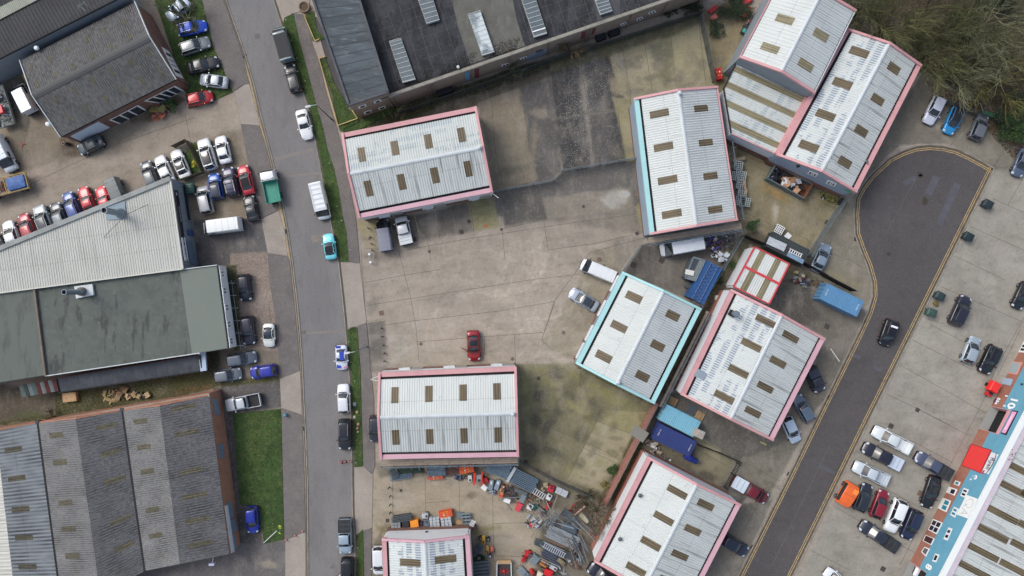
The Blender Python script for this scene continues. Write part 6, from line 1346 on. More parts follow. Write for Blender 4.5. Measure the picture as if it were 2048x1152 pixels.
mb=MB();mb.loft([ring_body(L / 2 - q, W / 2 * w, z, .4,.12) for q, w, z in ((1.7,.94,2.1),(1.0,.96,2.15),(.3,.92,1.7),(0,.85,1.0))]); mb.build('cab', paintm(WHT, 0), t, smooth=True)
wheels(t, L, W, .42,(.2,.82)); put(t, loc, rz)
# open trailer loaded with machinery behind the workshop
loc, rz, L = seg(16,252,-8,172,0,.8); W = 2.2
t = thing('loaded_trailer', 'open trailer loaded with dark scrap and one red box at the left edge', 'trailer')
mb=MB();mb.box((0,0,.6),(L, W, .1)); [mb.box((0, s * W / 2,.85),(L, .06,.4)) for s in (-1,1)]; mb.box((-L / 2,0,.85),(.06, W - .1,.4)); mb.build('trailer_bed', M('pale_trailer', c(120,124,120)), t)
mb=MB();mb.rbox((-.6,.1,1.15),(1.2,.8,.5),.08, top=.9); mb.build('red_box', M('red_plastic', c(206,60,66), rough=.4), t)
random.seed(31)
for nm, rgb, n_ in (('dark_scrap', (44,44,50),26),('steel_scrap', (128,136,144),14),('blue_scrap', (52,76,110),6)):
    mb = MB()
    for _ in range(n_):
        p = Vector((random.uniform(-L / 2 + .3, L / 2 - .3), random.uniform(-.9,.9), random.uniform(.7,1.2))); a = random.random() * 6.28; d = Vector((math.cos(a), math.sin(a), random.uniform(-.3,.3))) * random.uniform(.2,.7)
        mb.bar(p, p + d, random.uniform(.06,.25), random.uniform(.06,.2))
    mb.build(nm, M(nm, c(*rgb), rough=.6), t)
mb=MB();mb.lathe((1.2,.2,.7), [(.1,0),(.42,.1),(.45,.5),(.2,.72),(.02,.75)], 12); mb.build('chrome_drum', RIM, t, smooth=True)
wheels(t, L, W, .32,(.4,.55)); put(t, loc, rz)
# ---------------------------------------------------------------- street furniture, fences, yard goods
for (bx, by),(hx, hy), lab in (((665,240),(616,213), 'dark lamp post leaning over the verge beside the white hatchback'),((735,693),(694,706), 'pale lamp post reaching over the liveried sports car')):
    b = P(bx, by); t = thing('lamp_post', lab, 'lamp post', b, 'lamp posts along the road'); top = Vector((b.x, b.y, 8.0)); hd_ = P(hx, hy, 8.15); pm_ = M('lamp_post_dark', c(70,68,66)) if by < 400 else STEEL
    mb=MB();mb.tube([(b.x, b.y, 0),(b.x, b.y, 1.2),(b.x, b.y, 1.25), top], [.10,.10,.07,.05], 8); mb.build('post', pm_, t)
    mb=MB();mb.tube([top, top + Vector((0,0,.12)), lerp(top, hd_, .55) + Vector((0,0,.15)), hd_], .04,6); mb.build('arm', CAP, t)
    d = (hd_ - top).to_2d().normalized(); mb=MB();mb.rbox(hd_, (.75,.28,.14),.04); 
    c_ = hd_.copy(); mb.v = [tuple(Matrix.Rotation(math.atan2(d.y, d.x),3, 'Z') @ (Vector(v) - c_) + c_) for v in mb.v]; mb.build('lamp_head', CAP, t)
ORNG = M('orange_plastic', c(214,92,52), rough=.5); REDP = M('red_plastic2', c(190,40,48), rough=.5); WHP = M('white_plastic', c(222,224,224), rough=.5); YELM = M('yellow_enamel', c(206,160,50), rough=.4)
def cone(x, y, lab, grp):
    b = P(x, y); t = thing('traffic_cone', lab, 'cone', b, grp)
    mb=MB();mb.box((b.x, b.y, .03),(.42,.42,.05)); mb.build('base', M('cone_base', c(60,44,44)), t)
    mb=MB();mb.lathe((b.x, b.y, .05), [(.15,0),(.115,.22),(.085,.42),(.03,.68),(.01,.70)], 10); k = mb.build('cone', M('cone_red', c(200,82,74), rough=.5), t, smooth=True)
    mb=MB();mb.lathe((b.x, b.y, .27), [(.122,0),(.095,.17)], 10); mb.build('band', WHP, k, smooth=True)
for i, (x, y) in enumerate(((683,924),(691,923),(702,923))): cone(x, y, ['leftmost of the three cones in a line on the road by the verge end', 'middle of the three cones in a line on the road by the verge end', 'darkest cone, against the verge end of the three on the road'][i], 'traffic cones')
for i, (x, y) in enumerate(((573,1079),(591,1070),(606,1062))): cone(x, y, ['cone at the lawn corner, lowest of the three on the pavement', 'middle cone of the three on the pavement by the lawn', 'cone nearest the yellow lines, of the three on the pavement'][i], 'traffic cones')
random.seed(12)
for i, (x, y, r, rgb) in enumerate(((710,808,.32,(128,150,152)),(715,824,.24,(176,152,122)),(710,834,.24,(168,172,150)),(717,848,.24,(178,142,122)),(715,856,.22,(186,152,132)),(716,863,.14,(190,196,170)))):
    b = P(x, y); mb=MB();mb.lathe((b.x, b.y, .1), [(r * .8,0),(r, r * .4),(r * .85, r * .85),(r * .45, r * 1.15),(.01, r * 1.2)], 9); mb.v = [(v[0] + random.uniform(-.04,.04), v[1] + random.uniform(-.04,.04), v[2]) for v in mb.v]
    mb.build('boulder', M('stone_%d' % i, c(*rgb), [(tuple(q * .6 for q in c(*rgb)),3,(1,1,1),.45,.7,.7)]), None, smooth=True, label=['largest blue grey boulder on the verge', 'tan boulder just below the blue grey one on the verge', 'pale boulder against the kerb side of the verge', 'upper of two touching pinkish boulders on the verge', 'lower of two touching pinkish boulders on the verge', 'tiny pale boulder, last of the row on the verge'][i], cat='boulder', group='boulders on the road verge')
b = P(610,16); t = thing('round_planter', 'round brick planter filled with brown soil at the warehouse corner', 'planter', b)
mb=MB();mb.lathe(b, [(.62,.1),(.62,.55),(.78,.55),(.80,0)], 24); mb.build('planter_wall', M('planter_stone', c(132,116,98), [(c(100,86,72),3,(1,1,1),.45,.7,.7)]), t)
mb=MB();mb.cyl((b.x, b.y),.62,.1,.42,20); mb.build('soil', M('soil', c(84,72,56), [(c(56,48,38),6,(1,1,1),.45,.7,.8)]), t)
PALET = M('yellow_edging', c(186,166,110), [(c(150,128,84),2,(1,1,1),.45,.7,.7)])
def rail(name, pts, lab, cat='edging', h=.25, w=.12, mat=PALET, grp=None):
    mb = MB()
    for a, b_ in zip(pts[:-1], pts[1:]): mb.bar(P(*a, h / 2 + .1), P(*b_, h / 2 + .1), w, h)
    return mb.build(name, mat, None, label=lab, cat=cat, group=grp)
rail('timber_edging', [(608,30),(630,82),(639,78)], 'short yellow timber edging round the grass by the round planter', grp='timber edgings')
rail('timber_edging', [(651,113),(638,117),(676,251),(715,237),(704,220)], 'long yellow timber edging round the grass beside the warehouse wall', grp='timber edgings')
def palisade(name, pts, lab, h=2.1, mat=STEEL, pm=None, rake=0, bay=2.7, gap=.16, pale=(.07,.03), rails=(.4,1.75), cat='fence', grp='fences'):
    pw = [P(*q) for q in pts]; t = thing(name, lab, cat, pw[0], grp)
    for a, b_ in zip(pw[:-1], pw[1:]):
        L = (b_ - a).length; n_ = max(1, round(L / bay)); d = (b_ - a) / L
        for k in range(n_ + (1 if b_ is pw[-1] else 0)):
            p = a + d * (L * k / n_); mb=MB();mb.bar(p, p + Vector((0,0, h)),.10,.10); mb.build('post', pm or mat, t)
        mb = MB()
        for z in rails: mb.bar(a + Vector((0,0, z * h / 2.1)), b_ + Vector((0,0, z * h / 2.1)),.05,.06)
        mb.build('rail', mat, t)
        mb = MB()
        for k in range(int(L / gap)):
            p = a + d * (gap * (k + .5)); mb.bar(p + Vector((0,0,.08)), p + Vector((0,0, h + .02)), pale[0], pale[1])
        mb.build('pales', mat, t)
    return t
DST = M('dark_fence_steel', c(84,92,96), rough=.5, metal=.3); BLKW = M('black_boards', c(34,34,34), [(c(56,54,50),2,(1,1,1),.5,.7,.7)], rough=.9)
palisade('palisade_fence', [(795,233),(930,187),(1105,125),(1250,79),(1396,33)], 'long grey palisade fence running below the brick warehouse', mat=DST)
palisade('palisade_fence', [(1396,33),(1424,165)], 'palisade fence running down from the top corner to the pale blue and pink edged unit', mat=DST)
palisade('palisade_fence', [(988,385),(1107,362),(1124,343),(1274,318)], 'low grey fence stepping across the middle of the yard to the unit wall', h=1.8)
palisade('palisade_fence', [(1281,490),(1241,546)], 'short pale fence between the scaffold corner and the aqua edged unit', mat=STEEL)
palisade('palisade_fence', [(1042,920),(1108,956),(1185,990)], 'dark mesh fence behind the stacked steel panels in the hire yard', mat=DST, gap=.12)
palisade('mesh_fence', [(1682,402),(1647,455),(1612,514)], 'wide grey sloping mesh fence between the waste skip and the turning circle', mat=STEEL, gap=.14, h=2.3)
palisade('board_fence', [(1483,473),(1530,493),(1600,527),(1645,552)], 'black board fence behind the dark store beside the red edged store', mat=BLKW, gap=.155, pale=(.15,.03))
palisade('board_fence', [(1645,553),(1700,582)], 'overgrown black fence running behind the light blue container', mat=BLKW, gap=.155, pale=(.15,.03))
palisade('palisade_fence', [(1478,476),(1440,540),(1397,608)], 'grey palisade fence alongside the blue bin rack', mat=STEEL)
palisade('palisade_fence', [(1396,612),(1340,720),(1300,806)], 'narrow steel fence between the aqua edged unit and its brick neighbour', mat=DST, gap=.3)
palisade('board_fence', [(1395,888),(1440,905),(1478,922)], 'low black fence beyond the navy container', h=1.2, mat=BLKW)
palisade('yard_gate', [(1473,924),(1462,945),(1447,972)], 'black barred gate beside the dark red pickup', h=1.9, mat=BLKW, gap=.3, cat='gate')
palisade('garden_fence', [(352,296),(378,283),(411,347),(368,362)], 'weathered timber fence round the small grass patch between the white cars', h=1.5, mat=M('fence_timber', c(104,96,84), [(c(70,62,54),2,(1,1,1),.45,.7,.7)]), gap=.12, pale=(.10,.03))
palisade('mesh_fence', [(1880,205),(1925,222),(1962,238)], 'collapsed grey fence under the bare trees behind the parked cars', h=1.8, mat=DST)
mb=MB();mb.bar(P(1965,224,.9), P(1990,232,.9),.5,.06); mb.build('green_sheet', M('green_debris_sheet', c(40,92,62), rough=.7), None, label='torn green sheet hanging by the fallen fence posts', cat='sheeting')
for i, (a, b_) in enumerate((((1950,210),(1960,206)),((1961,207),(1966,222)),((1987,229),(2003,222)),((1988,238),(2002,243)))):
    mb=MB();mb.tube([P(*a, .2), P(*b_, .9)], .05,6); mb.build('leaning_stake', M('pale_post', c(150,156,146)), None, label='pale leaning post by the fallen fence under the trees', cat='post', group='leaning posts by the fallen fence')
# low brick walls
mb=MB();mb.bar(P(1312,806,.9), P(1207,1010,.9),.42,1.8); w = mb.build('brick_wall', BR_RED, None, label='long low red brick wall between the olive yard and the lower right unit', cat='wall')
mb=MB();mb.bar(P(1313,806,1.85), P(1208,1011,1.85),.50,.10); mb.build('coping', M('brick_coping', c(138,98,88), [(c(118,80,70),1,(1,1,1),.45,.7,.8)]), w)
mb=MB();mb.bar(P(108,853,.35), P(434,785,.35),.25,.7); mb.build('garden_wall', M('pale_wall', c(140,134,118), [(c(104,98,84),1,(1,1,1),.45,.7,.8)]), None, label='low pale wall along the weedy strip above the orange brick end wall', cat='wall')
mb=MB();mb.bar(P(-30,868,.25), P(100,848,.25),.2,.5); mb.build('garden_wall', M('pale_wall', c(140,134,118)), None, label='low wall end at the left edge by the corrugated shelter', cat='wall')
mb=MB();mb.bar(P(1150,727,.3), P(1312,812,.3),.3,.6); mb.build('kerb_upstand', M('mossy_kerb', c(118,112,90), [(c(60,58,44),1,(1,1,1),.45,.7,.8)]), None, label='mossy low kerb wall along the lower side of the aqua edged unit', cat='wall')
# raised storage racks on the unit walls
def gantry(p0, p1, z, w, lab, side, n_=9, rails=2, plank=True):
    a, b_ = P(*p0, z), P(*p1, z); d = (b_ - a).normalized(); nn = Vector((-d.y, d.x, 0)) * side; L = (b_ - a).length
    t = thing('storage_rack', lab, 'rack', (a.x, a.y, 0), 'raised storage racks')
    if plank:
        for k in range(3):
            mb=MB();o = nn * (w * (k + .5) / 3)
            for j in range(4):
                s0, s1 = L * j / 4, L * (j + .985) / 4; mb.bar(a + d * s0 + o + Vector((0,0,.02 * ((j + k) % 2))), a + d * s1 + o + Vector((0,0,.02 * ((j + k) % 2))), w / 3 * .93,.06)
            mb.build('deck_board', WOODG, t)
    mb = MB()
    for k in range(rails): mb.bar(a + nn * (w + .14 + .2 * k) + Vector((0,0,.15 - .3 * k)), b_ + nn * (w + .14 + .2 * k) + Vector((0,0,.15 - .3 * k)),.07,.07)
    for j in range(n_ * 2 + 1): q = a + d * (L * j / n_ / 2); mb.bar(q, q + nn * (w + .45 + .12 * (j % 3)),.05,.05)
    mb.build('rail', STEEL, t)
    for j in range(n_ + 1):
        q = a + d * (L * j / n_) + nn * (w + .1); mb=MB();mb.bar((q.x, q.y, 0),(q.x, q.y, z + .25),.08,.08); mb.build('upright', STEELD, t)
    return t
gantry((762,920),(1036,914),3.2,.85, 'raised timber and steel rack along the lower side of the hire yard unit', -1)
gantry((1296,475),(1482,446),3.4,.80, 'raised timber rack above the long white van below the pale blue and pink unit', -1,7)
gantry((1413,622),(1318,812),2.8,.36, 'narrow timber walkway rack down the right side of the aqua edged unit', 1,8)
gantry((1452,230),(1482,440),3.0,.15, 'steel tube rack down the right side beside the stacked plastic crates', 1,8, plank=False)
# ---- containers
def container(e0, e1, W, Hc, col_, lab, doors='rear', cat='container', marks=True, z0=.12):
    loc, rz, L = seg(e0[0], e0[1], e1[0], e1[1], 0, Hc); t = thing('shipping_container', lab, cat, (0,0,0), 'shipping containers')
    m_ = M('container_%d_%d_%d' % col_, c(*col_), [(tuple(q * .75 for q in c(*col_)),.8,(1,1,1),.5,.72,.6),(c(120,84,64),3,(1,1,1),.66,.74,.6)], rough=.5)
    mb=MB();mb.corr((-L / 2 + .15,-W / 2 + .06, Hc - .05),(L / 2 - .15,-W / 2 + .06, Hc - .05),(L / 2 - .15, W / 2 - .06, Hc - .05),(-L / 2 + .15, W / 2 - .06, Hc - .05),.30,.05); mb.build('roof', m_, t)
    for s in (-1,1):
        mb=MB();mb.corr((-L / 2 + .1, s * (W / 2 - .03), z0),(L / 2 - .1, s * (W / 2 - .03), z0),(L / 2 - .1, s * (W / 2 - .03), Hc - .1),(-L / 2 + .1, s * (W / 2 - .03), Hc - .1),.28,.04); mb.build('side_panel', m_, t)
    mb = MB()
    for sx in (-1,1):
        for s in (-1,1): mb.box((sx * (L / 2 - .06), s * (W / 2 - .06), Hc / 2 + z0 / 2),(.14,.14, Hc - z0))
    for s in (-1,1): mb.box((0, s * (W / 2 - .05), Hc - .06),(L - .28,.11,.13)); mb.box((0, s * (W / 2 - .05), z0 + .08),(L - .28,.11,.15))
    for sx in (-1,1): mb.box((sx * (L / 2 - .06),0, Hc - .05),(.15, W - .28,.12))
    mb.build('frame', m_, t)
    for sx in (-1,1):
        mb=MB();mb.box((sx * (L / 2 - .08),0, Hc / 2),(.06, W - .28, Hc - .4)); dn = mb.build('door', m_, t)
        if sx < 0:
            for k in range(4): mb=MB();mb.bar((-L / 2 + .02,-W * .36 + k * W * .24, z0 + .2),(-L / 2 + .02,-W * .36 + k * W * .24, Hc - .15),.05,.05); mb.build('lock_bar', STEELD, dn)
    if marks:
        for sx in (-1,1): wtext('CU 45G1', (sx * (L / 2 - .5) , 0, Hc + .015),(0,-1,0),(1,0,0),.26, WHP, t, 'marking', .004)
    put(t, loc, rz); return t
container((1647,582),(1721,618),2.4,2.6,(88,134,172), 'light blue shipping container beside the side road bend')
container((1326,824),(1394,859),2.4,2.6,(118,172,192), 'turquoise ribbed container above the navy one', marks=False)
container((1312,862),(1386,899),2.4,2.6,(44,58,112), 'navy blue ribbed container between the turquoise one and the lower unit')
container((1541,478),(1613,515),2.3,2.5,(56,62,64), 'dark grey ribbed container carrying a ladder and pale sheets', marks=False)
def slab(name, e0, e1, W, z0, h, mat, lab, cat, n_=1, grp=None, jit=.0, gapf=.0, along=True):
    """loose sheets, boards or boxes lying between two photo points; each piece separate when n_ > 1"""
    loc, rz, L = seg(*e0, *e1,0, z0 + h); r = []
    for k in range(n_):
        o = MB(); w = W / n_; y = -W / 2 + w * (k + .5); o.box((0, y, z0 + h / 2 + (k % 2) * .01),(L * (1 - random.random() * jit), w * (1 - gapf), h)); ob = o.build(name, mat, None, label=lab, cat=cat, group=grp); put(ob, loc, rz); r.append(ob)
    return r
slab('sheet_stack', (1536,480),(1571,496),1.1,2.62,.10, M('pale_sheet', c(178,184,190), [(c(140,146,152),1,(1,6,1),.45,.65,.8)]), 'pale folded sheets lying on the dark grey container', 'sheets')
slab('sheet_stack', (1575,508),(1607,524),.55,2.62,.10, M('blue_sheet', c(120,146,170), [(c(90,110,130),1,(1,6,1),.45,.65,.8)]), 'blue grey long sheets on the end of the dark grey container', 'sheets')
def ladder(e0, e1, W, z0, z1, mat, lab, n_=None, grp='ladders', rungw=.05, nm='ladder'):
    a, b_ = P(*e0, z0), P(*e1, z1); d = (b_ - a); L = d.length; d.normalize(); s = Vector((-d.y, d.x, 0)).normalized() * W / 2
    t = thing(nm, lab, 'ladder', (a.x, a.y, 0), grp); n_ = n_ or int(L / .3)
    for sg_ in (-1,1): mb=MB();mb.bar(a + s * sg_, b_ + s * sg_, .06,.05); mb.build('stile', mat, t)
    mb = MB()
    for k in range(n_): q = a + d * (L * (k + .5) / n_); mb.bar(q - s, q + s, rungw, .03)
    mb.build('rungs', mat, t); return t
ladder((1578,500),(1604,512),.5,2.66,2.66, WHP, 'white ladder lying on top of the dark grey container', rungw=.12)
# ---- bins
def bin4(x, y, ang, col_, lab, grp='four wheeled bins', s=1.0, trash=None):
    b = P(x, y, 1.1); t = thing('wheeled_bin', lab, 'bin', (0,0,0), grp); m_ = M('bin_%d_%d_%d' % col_, c(*col_), rough=.5)
    mb=MB();mb.loft([rrect(-.52 * s, .52 * s, .40 * s, .18,.08), rrect(-.66 * s, .66 * s, .52 * s, 1.05,.08)]); mb.build('body', m_, t, smooth=True)
    mb=MB();mb.loft([rrect(-.70 * s, .70 * s, .56 * s, 1.06,.08), rrect(-.68 * s, .68 * s, .54 * s, 1.14,.08), rrect(-.52 * s, .52 * s, .34 * s, 1.30,.1)]); l = mb.build('lid', m_, t, smooth=True)
    mb = MB()
    for k in (-.35,0,.35): mb.box((k * s, 0,1.27),(.05,.86 * s, .06))
    mb.build('lid_rib', TRIM, l)
    for sx in (-1,1):
        for sy in (-1,1): mb=MB();mb.tube([(sx * .45, sy * .34 - .04,.10),(sx * .45, sy * .34 + .04,.10)], .10,8); mb.build('wheel', TYRE, t)
    put(t, (b.x, b.y, 0), math.radians(ang))
bin4(1977,408,-28,(38,52,58), 'dark wheeled bin nearest the top of the right yard kerb')
bin4(1938,473,-28,(34,50,54), 'dark wheeled bin second down along the right yard kerb')
bin4(1881,592,-28,(46,64,66), 'dark green bin beside the dark people carrier')
bin4(1864,625,-20,(58,84,76), 'green wheeled bin with a dented lid by the leaves on the kerb')
bin4(379,377,-84,(42,78,70), 'tall green bin at the point of the garage wall', s=1.15)
bin4(1378,915,-30,(34,52,150), 'bright blue bin below the navy container', s=.85); bin4(1390,922,-30,(30,46,130), 'small dark blue bin beside the bright blue bin', s=.6)
# ---- waste skip
cs = [P(1544,333), P(1617,371), P(1600,399), P(1528,360)]; ce = sum(cs, Vector()) / 4
t = thing('waste_skip', 'long open steel skip full of cardboard and rubbish bags below unit 15', 'skip', ce); SK = M('skip_green', c(92,110,112), [(c(118,84,62),1.4,(1,1,1),.52,.66,.8)], rough=.7)
for i in range(4):
    mb=MB();a, b_ = cs[i], cs[(i + 1) % 4]; mb.bar(a + Vector((0,0,.75)), b_ + Vector((0,0,.75)),.12,1.5); mb.build('side_panel', SK if i != 1 else M('rust_panel', c(128,84,62), [(c(96,60,46),2,(1,1,1),.45,.7,.8)]), t)
mb=MB();mb.prism([(p.x, p.y) for p in cs], .02,.2); mb.build('floor', M('rust_panel', c(128,84,62)), t)
random.seed(21)
def heap(t, cs, z0, z1, spec, seed=1, u=(.08,.92), v=(.12,.88)):
    random.seed(seed)
    for nm, rgb, n_, s0, s1, flat in spec:
        mb = MB()
        for _ in range(n_):
            a_, b_ = random.uniform(*u), random.uniform(*v); p = lerp(lerp(cs[0], cs[1], a_), lerp(cs[3], cs[2], a_), b_); s = random.uniform(s0, s1) * (1.0 if flat > .3 or 'card' in nm or 'board' in nm else 1.1); wd = .4 if flat > .3 or 'card' in nm or 'sheet' in nm or 'appli' in nm else random.uniform(.05,.22); z = random.uniform(z0, z1)
            rx = Matrix.Rotation(random.uniform(-.5,.5),4, 'X') @ Matrix.Rotation(random.uniform(-.5,.5),4, 'Y') @ Matrix.Rotation(random.random() * 3.1,4, 'Z')
            q = []
            for dz in (-1,1):
                for dx, dy in ((-1,-1),(1,-1),(1,1),(-1,1)):
                    q.append(Vector((p.x, p.y, z)) + rx @ Vector((dx * s / 2 * random.uniform(.7,1), dy * s * wd * random.uniform(.8,1), dz * s * flat / 2)))
            mb.hexa(q)
        mb.build(nm, M('waste_%d_%d_%d' % rgb, c(*rgb), [(tuple(x * .6 for x in c(*rgb)),4,(1,1,1),.45,.7,.7)], rough=.7), t)
heap(t, cs, .5,1.2, [('rubbish_bag', (28,28,34),30,.4,.8,.6)], 5,(.04,.3)); heap(t, cs, .5,1.2, [('blue_rubbish', (52,56,110),14,.3,.7,.3),('pale_rubbish', (170,172,176),10,.2,.4,.2)], 6,(.04,.32))
heap(t, cs, .8,1.35, [('cardboard', (176,140,110),26,.5,1.1,.06),('white_sheet', (216,222,230),4,.8,1.2,.04)], 9,(.32,.78)); heap(t, cs, .6,1.1, [('rubbish_bag', (30,30,34),14,.4,.8,.6)], 8,(.6,.85),(.4,.9))
def pile(name, lab, cat, corners, z0, z1, spec, seed, grp=None):
    cs = [P(*q) for q in corners]; ce = sum(cs, Vector()) / 4; t = thing(name, lab, cat, (ce.x, ce.y, 0), grp); heap(t, cs, z0, z1, spec, seed, (0,1),(0,1)); return t
pile('rubbish_pile', 'heap of furniture and purple boards beside the long white van', 'rubbish', [(1410,476),(1440,472),(1444,498),(1412,502)], .1,.8, [('purple_board', (74,70,130),8,.6,1.3,.06),('broken_wood', (96,74,66),26,.2,.8,.2),('white_appliance', (206,208,212),5,.4,.7,.5)], 3)
pile('rubbish_pile', 'scattered dark scrap and poles near the scaffold end', 'rubbish', [(1438,474),(1472,468),(1462,500),(1440,504)], .1,.6, [('scrap', (74,78,84),30,.2,.7,.25),('pale_scrap', (160,168,172),12,.2,.6,.15)], 4)
pile('rubbish_pile', 'white appliances and boards stacked against the palisade fence', 'rubbish', [(1422,498),(1452,506),(1448,530),(1420,518)], .2,.9, [('white_appliance', (208,214,220),9,.5,.9,.5),('scrap', (58,52,56),14,.3,.8,.2)], 5)
pile('rubbish_pile', 'pile of broken pallets and bags between the navy container and the lower unit', 'rubbish', [(1290,876),(1306,882),(1342,922),(1300,905)], .1,.6, [('broken_wood', (150,136,124),26,.3,.9,.08),('plastic_bag', (190,192,190),8,.3,.6,.5),('scrap', (80,80,82),16,.2,.6,.3)], 6)
pile('debris_heap', 'cement mixer spill and bricks heaped by the brick workshop corner', 'rubbish', [(290,212),(338,196),(348,222),(306,244)], .05,.5, [('brown_debris', (104,84,66),60,.2,.6,.3),('orange_sheet', (180,98,70),5,.6,1.2,.05),('olive_sheet', (138,126,74),3,.8,1.4,.08),('grey_rubble', (120,124,130),16,.2,.5,.3),('green_weeds', (70,92,44),14,.2,.5,.4)], 7)
pile('debris_heap', 'rusty green and grey machine parts behind the red edged store', 'rubbish', [(1590,540),(1622,556),(1612,574),(1582,560)], .1,.7, [('steel_part', (120,124,122),14,.3,.8,.15),('blue_part', (48,52,92),8,.4,.9,.12),('red_part', (96,44,44),3,.6,.9,.3),('stone', (150,144,112),4,.4,.7,.8)], 8)
pile('rubble_pile', 'pale rubble and white litter scattered below unit 15', 'rubbish', [(1640,372),(1680,388),(1672,408),(1640,396)], .02,.25, [('litter', (190,194,196),12,.2,.5,.3),('weeds', (112,110,60),60,.2,.5,.5),('dark_litter', (66,60,48),20,.2,.4,.4)], 9)
pile('timber_pile', 'broken pale timber frames lying on the weedy strip', 'timber', [(205,782),(235,776),(238,800),(206,806)], .05,.3, [('plank', (190,168,120),22,.2,1.2,.04)], 10)
pile('cardboard_pile', 'flattened brown cardboard boxes on the weedy strip', 'cardboard', [(222,782),(255,770),(262,790),(232,796)], .05,.4, [('cardboard', (140,112,84),8,.5,1.1,.05),('dark_wood', (96,72,54),12,.3,.9,.08)], 11)
pile('rubbish_pile', 'tan sacks and a white bag against the low wall', 'rubbish', [(232,796),(262,786),(300,786),(298,796)], .1,.4, [('tan_sack', (172,150,112),14,.4,.9,.4),('white_bag', (196,204,208),6,.3,.8,.3),('black_bag', (36,38,40),12,.4,.6,.5)], 12)
slab('cardboard_box', (125,796),(152,793),1.3,.05,.6, M('box_card', c(184,152,114), [(c(150,120,86),2,(1,1,1),.45,.7,.7)]), 'single large tan cardboard box near the corrugated shelter', 'box')
# ---- pallets, crates
def pallet(x, y, ang, lab, mat=WOOD, n_=1, s=1.15, grp='pallets', z0=0):
    b = P(x, y, .15 * n_ + z0)
    for k in range(n_):
        t = thing('pallet', lab if k == n_ - 1 else 'pallet underneath the one with the label: ' + 'x', 'pallet', (0,0,0), grp)
        if k < n_ - 1: t['label'] = 'pallet lower down in the same stack as ' + ' '.join(lab.split()[:6])
        z = z0 + k * .16
        mb = MB()
        for j in range(8): mb.box((0,-s / 2 + s * (j + .5) / 8, z + .13),(s, s / 8 * .72,.025))
        mb.build('deck_boards', mat, t)
        mb = MB()
        for j in (-1,0,1): mb.box((j * s * .45,0, z + .06),(.10, s, .11))
        mb.build('bearer', mat, t); put(t, (b.x, b.y, 0), math.radians(ang))
pallet(1346,803,-28, 'upper wooden pallet stack in the gap above the turquoise container', n_=3); pallet(1400,832,-26, 'lower wooden pallet beside the grey one by the turquoise container', n_=2)
pallet(1384,819,60, 'grey pallet tilted beside the wooden pallet by the turquoise container', mat=M('grey_pallet', c(90,96,106)), s=1.25)
def gridcrate(x, y, ang, lab, s=1.15, h=1.0, mat=M('crate_plastic', c(168,176,172), rough=.6), n_=4, grp='plastic crate stacks'):
    b = P(x, y, h); t = thing('plastic_crate', lab, 'crate', (0,0,0), grp)
    mb = MB()
    for k in range(n_ + 1): o = -s / 2 + s * k / n_; mb.box((o, 0, h - .03),(.09, s, .06)); mb.box((0, o, h - .035),(s, .09,.06))
    mb.build('grid_top', mat, t)
    mb=MB();mb.box((0,0, h / 2 - .05),(s * .92, s * .92, h - .12)); mb.build('core', M('crate_core', c(56,60,60)), t)
    for sx in (-1,1): mb=MB();mb.box((sx * s * .48,0, h / 2),(.05, s, h - .08)); mb.build('side', mat, t)
    put(t, (b.x, b.y, 0), math.radians(ang))
for x, y, lab in ((1477,331, 'topmost pale gridded crate beside the tube rack'),(1484,351, 'gridded crate second from the top, outer one of its pair'),(1472,352, 'gridded crate second from the top, against the unit wall'),(1482,369, 'gridded crate third from the top with a plank lying on it'),(1485,386, 'gridded crate fourth from the top beside the plank end'),(1492,404, 'lowest gridded crate, outer one of the last pair'),(1480,402, 'lowest gridded crate, against the unit wall')): gridcrate(x, y, -8, lab)
slab('plank', (1466,321),(1490,316),.5,.6,.1, WOODG, 'brown plank lying across the top of the crate row', 'plank'); slab('plank', (1489,362),(1492,388),.28,1.02,.06, WOOD, 'pale plank lying down the crates beside the unit', 'plank')
gridcrate(1559,459,60, 'white gridded crate behind the dark grey container', h=.7, mat=WHP)
slab('white_sheet', (1572,468),(1580,476),.8,.1,.05, WHP, 'white triangular sheet behind the dark grey container', 'sheet')
# ---- site barriers
def barriers(e0, e1, n_, W, mat, lab, h=1.0, grp='plastic barriers', feet=True):
    loc, rz, L = seg(*e0, *e1,0, h)
    for k in range(n_):
        t = thing('site_barrier', lab, 'barrier', (0,0,0), grp); y = -W / 2 + W * (k + .5) / n_
        mb = MB()
        for z in (.2,.55, h - .03): mb.box((0, y, z),(L, W / n_ * .7,.07))
        m_ = int(L / .14)
        for j in range(m_ + 1): mb.box((-L / 2 + L * j / m_, y, h / 2 + .05),(.05, W / n_ * .5, h - .12))
        mb.build('panel', mat, t)
        mb=MB();mb.box((-.25 + .5 * (k % 2), y, h - .005),(.2, W / n_ * .74,.05)); mb.build('reflector', WHP if k == 2 else YELM, t)
        put(t, loc, rz)
barriers((919,942),(947,937),6,1.0, ORNG, 'orange plastic barrier in the stack below the pink edged roof'); barriers((878,1031),(904,1026),6,.9, ORNG, 'orange plastic barrier in the stack beside the small lower unit')
barriers((855,957),(886,955),3,.5, M('faded_orange', c(190,92,74), rough=.6), 'orange red barrier in the low stack in front of the grey panels', h=.6)
barriers((1437,136),(1440,158),4,.8, REDP, 'red plastic barrier in the group beside the top palisade fence'); barriers((1486,34),(1500,16),1,.9, REDP, 'red slotted barrier lying flat near the taller sheeted unit', h=.25)
barriers((1486,8),(1504,-4),1,.9, REDP, 'red slotted barrier lying at the very top edge', h=.25); barriers((1418,24),(1434,12),2,.6, REDP, 'red barrier tangled in the ivy at the fence corner', h=.5); barriers((1421,40),(1432,32),1,.9, M('pale_red_frame', c(176,96,90)), 'pale red frame lying below the tangled red barrier', h=.3)
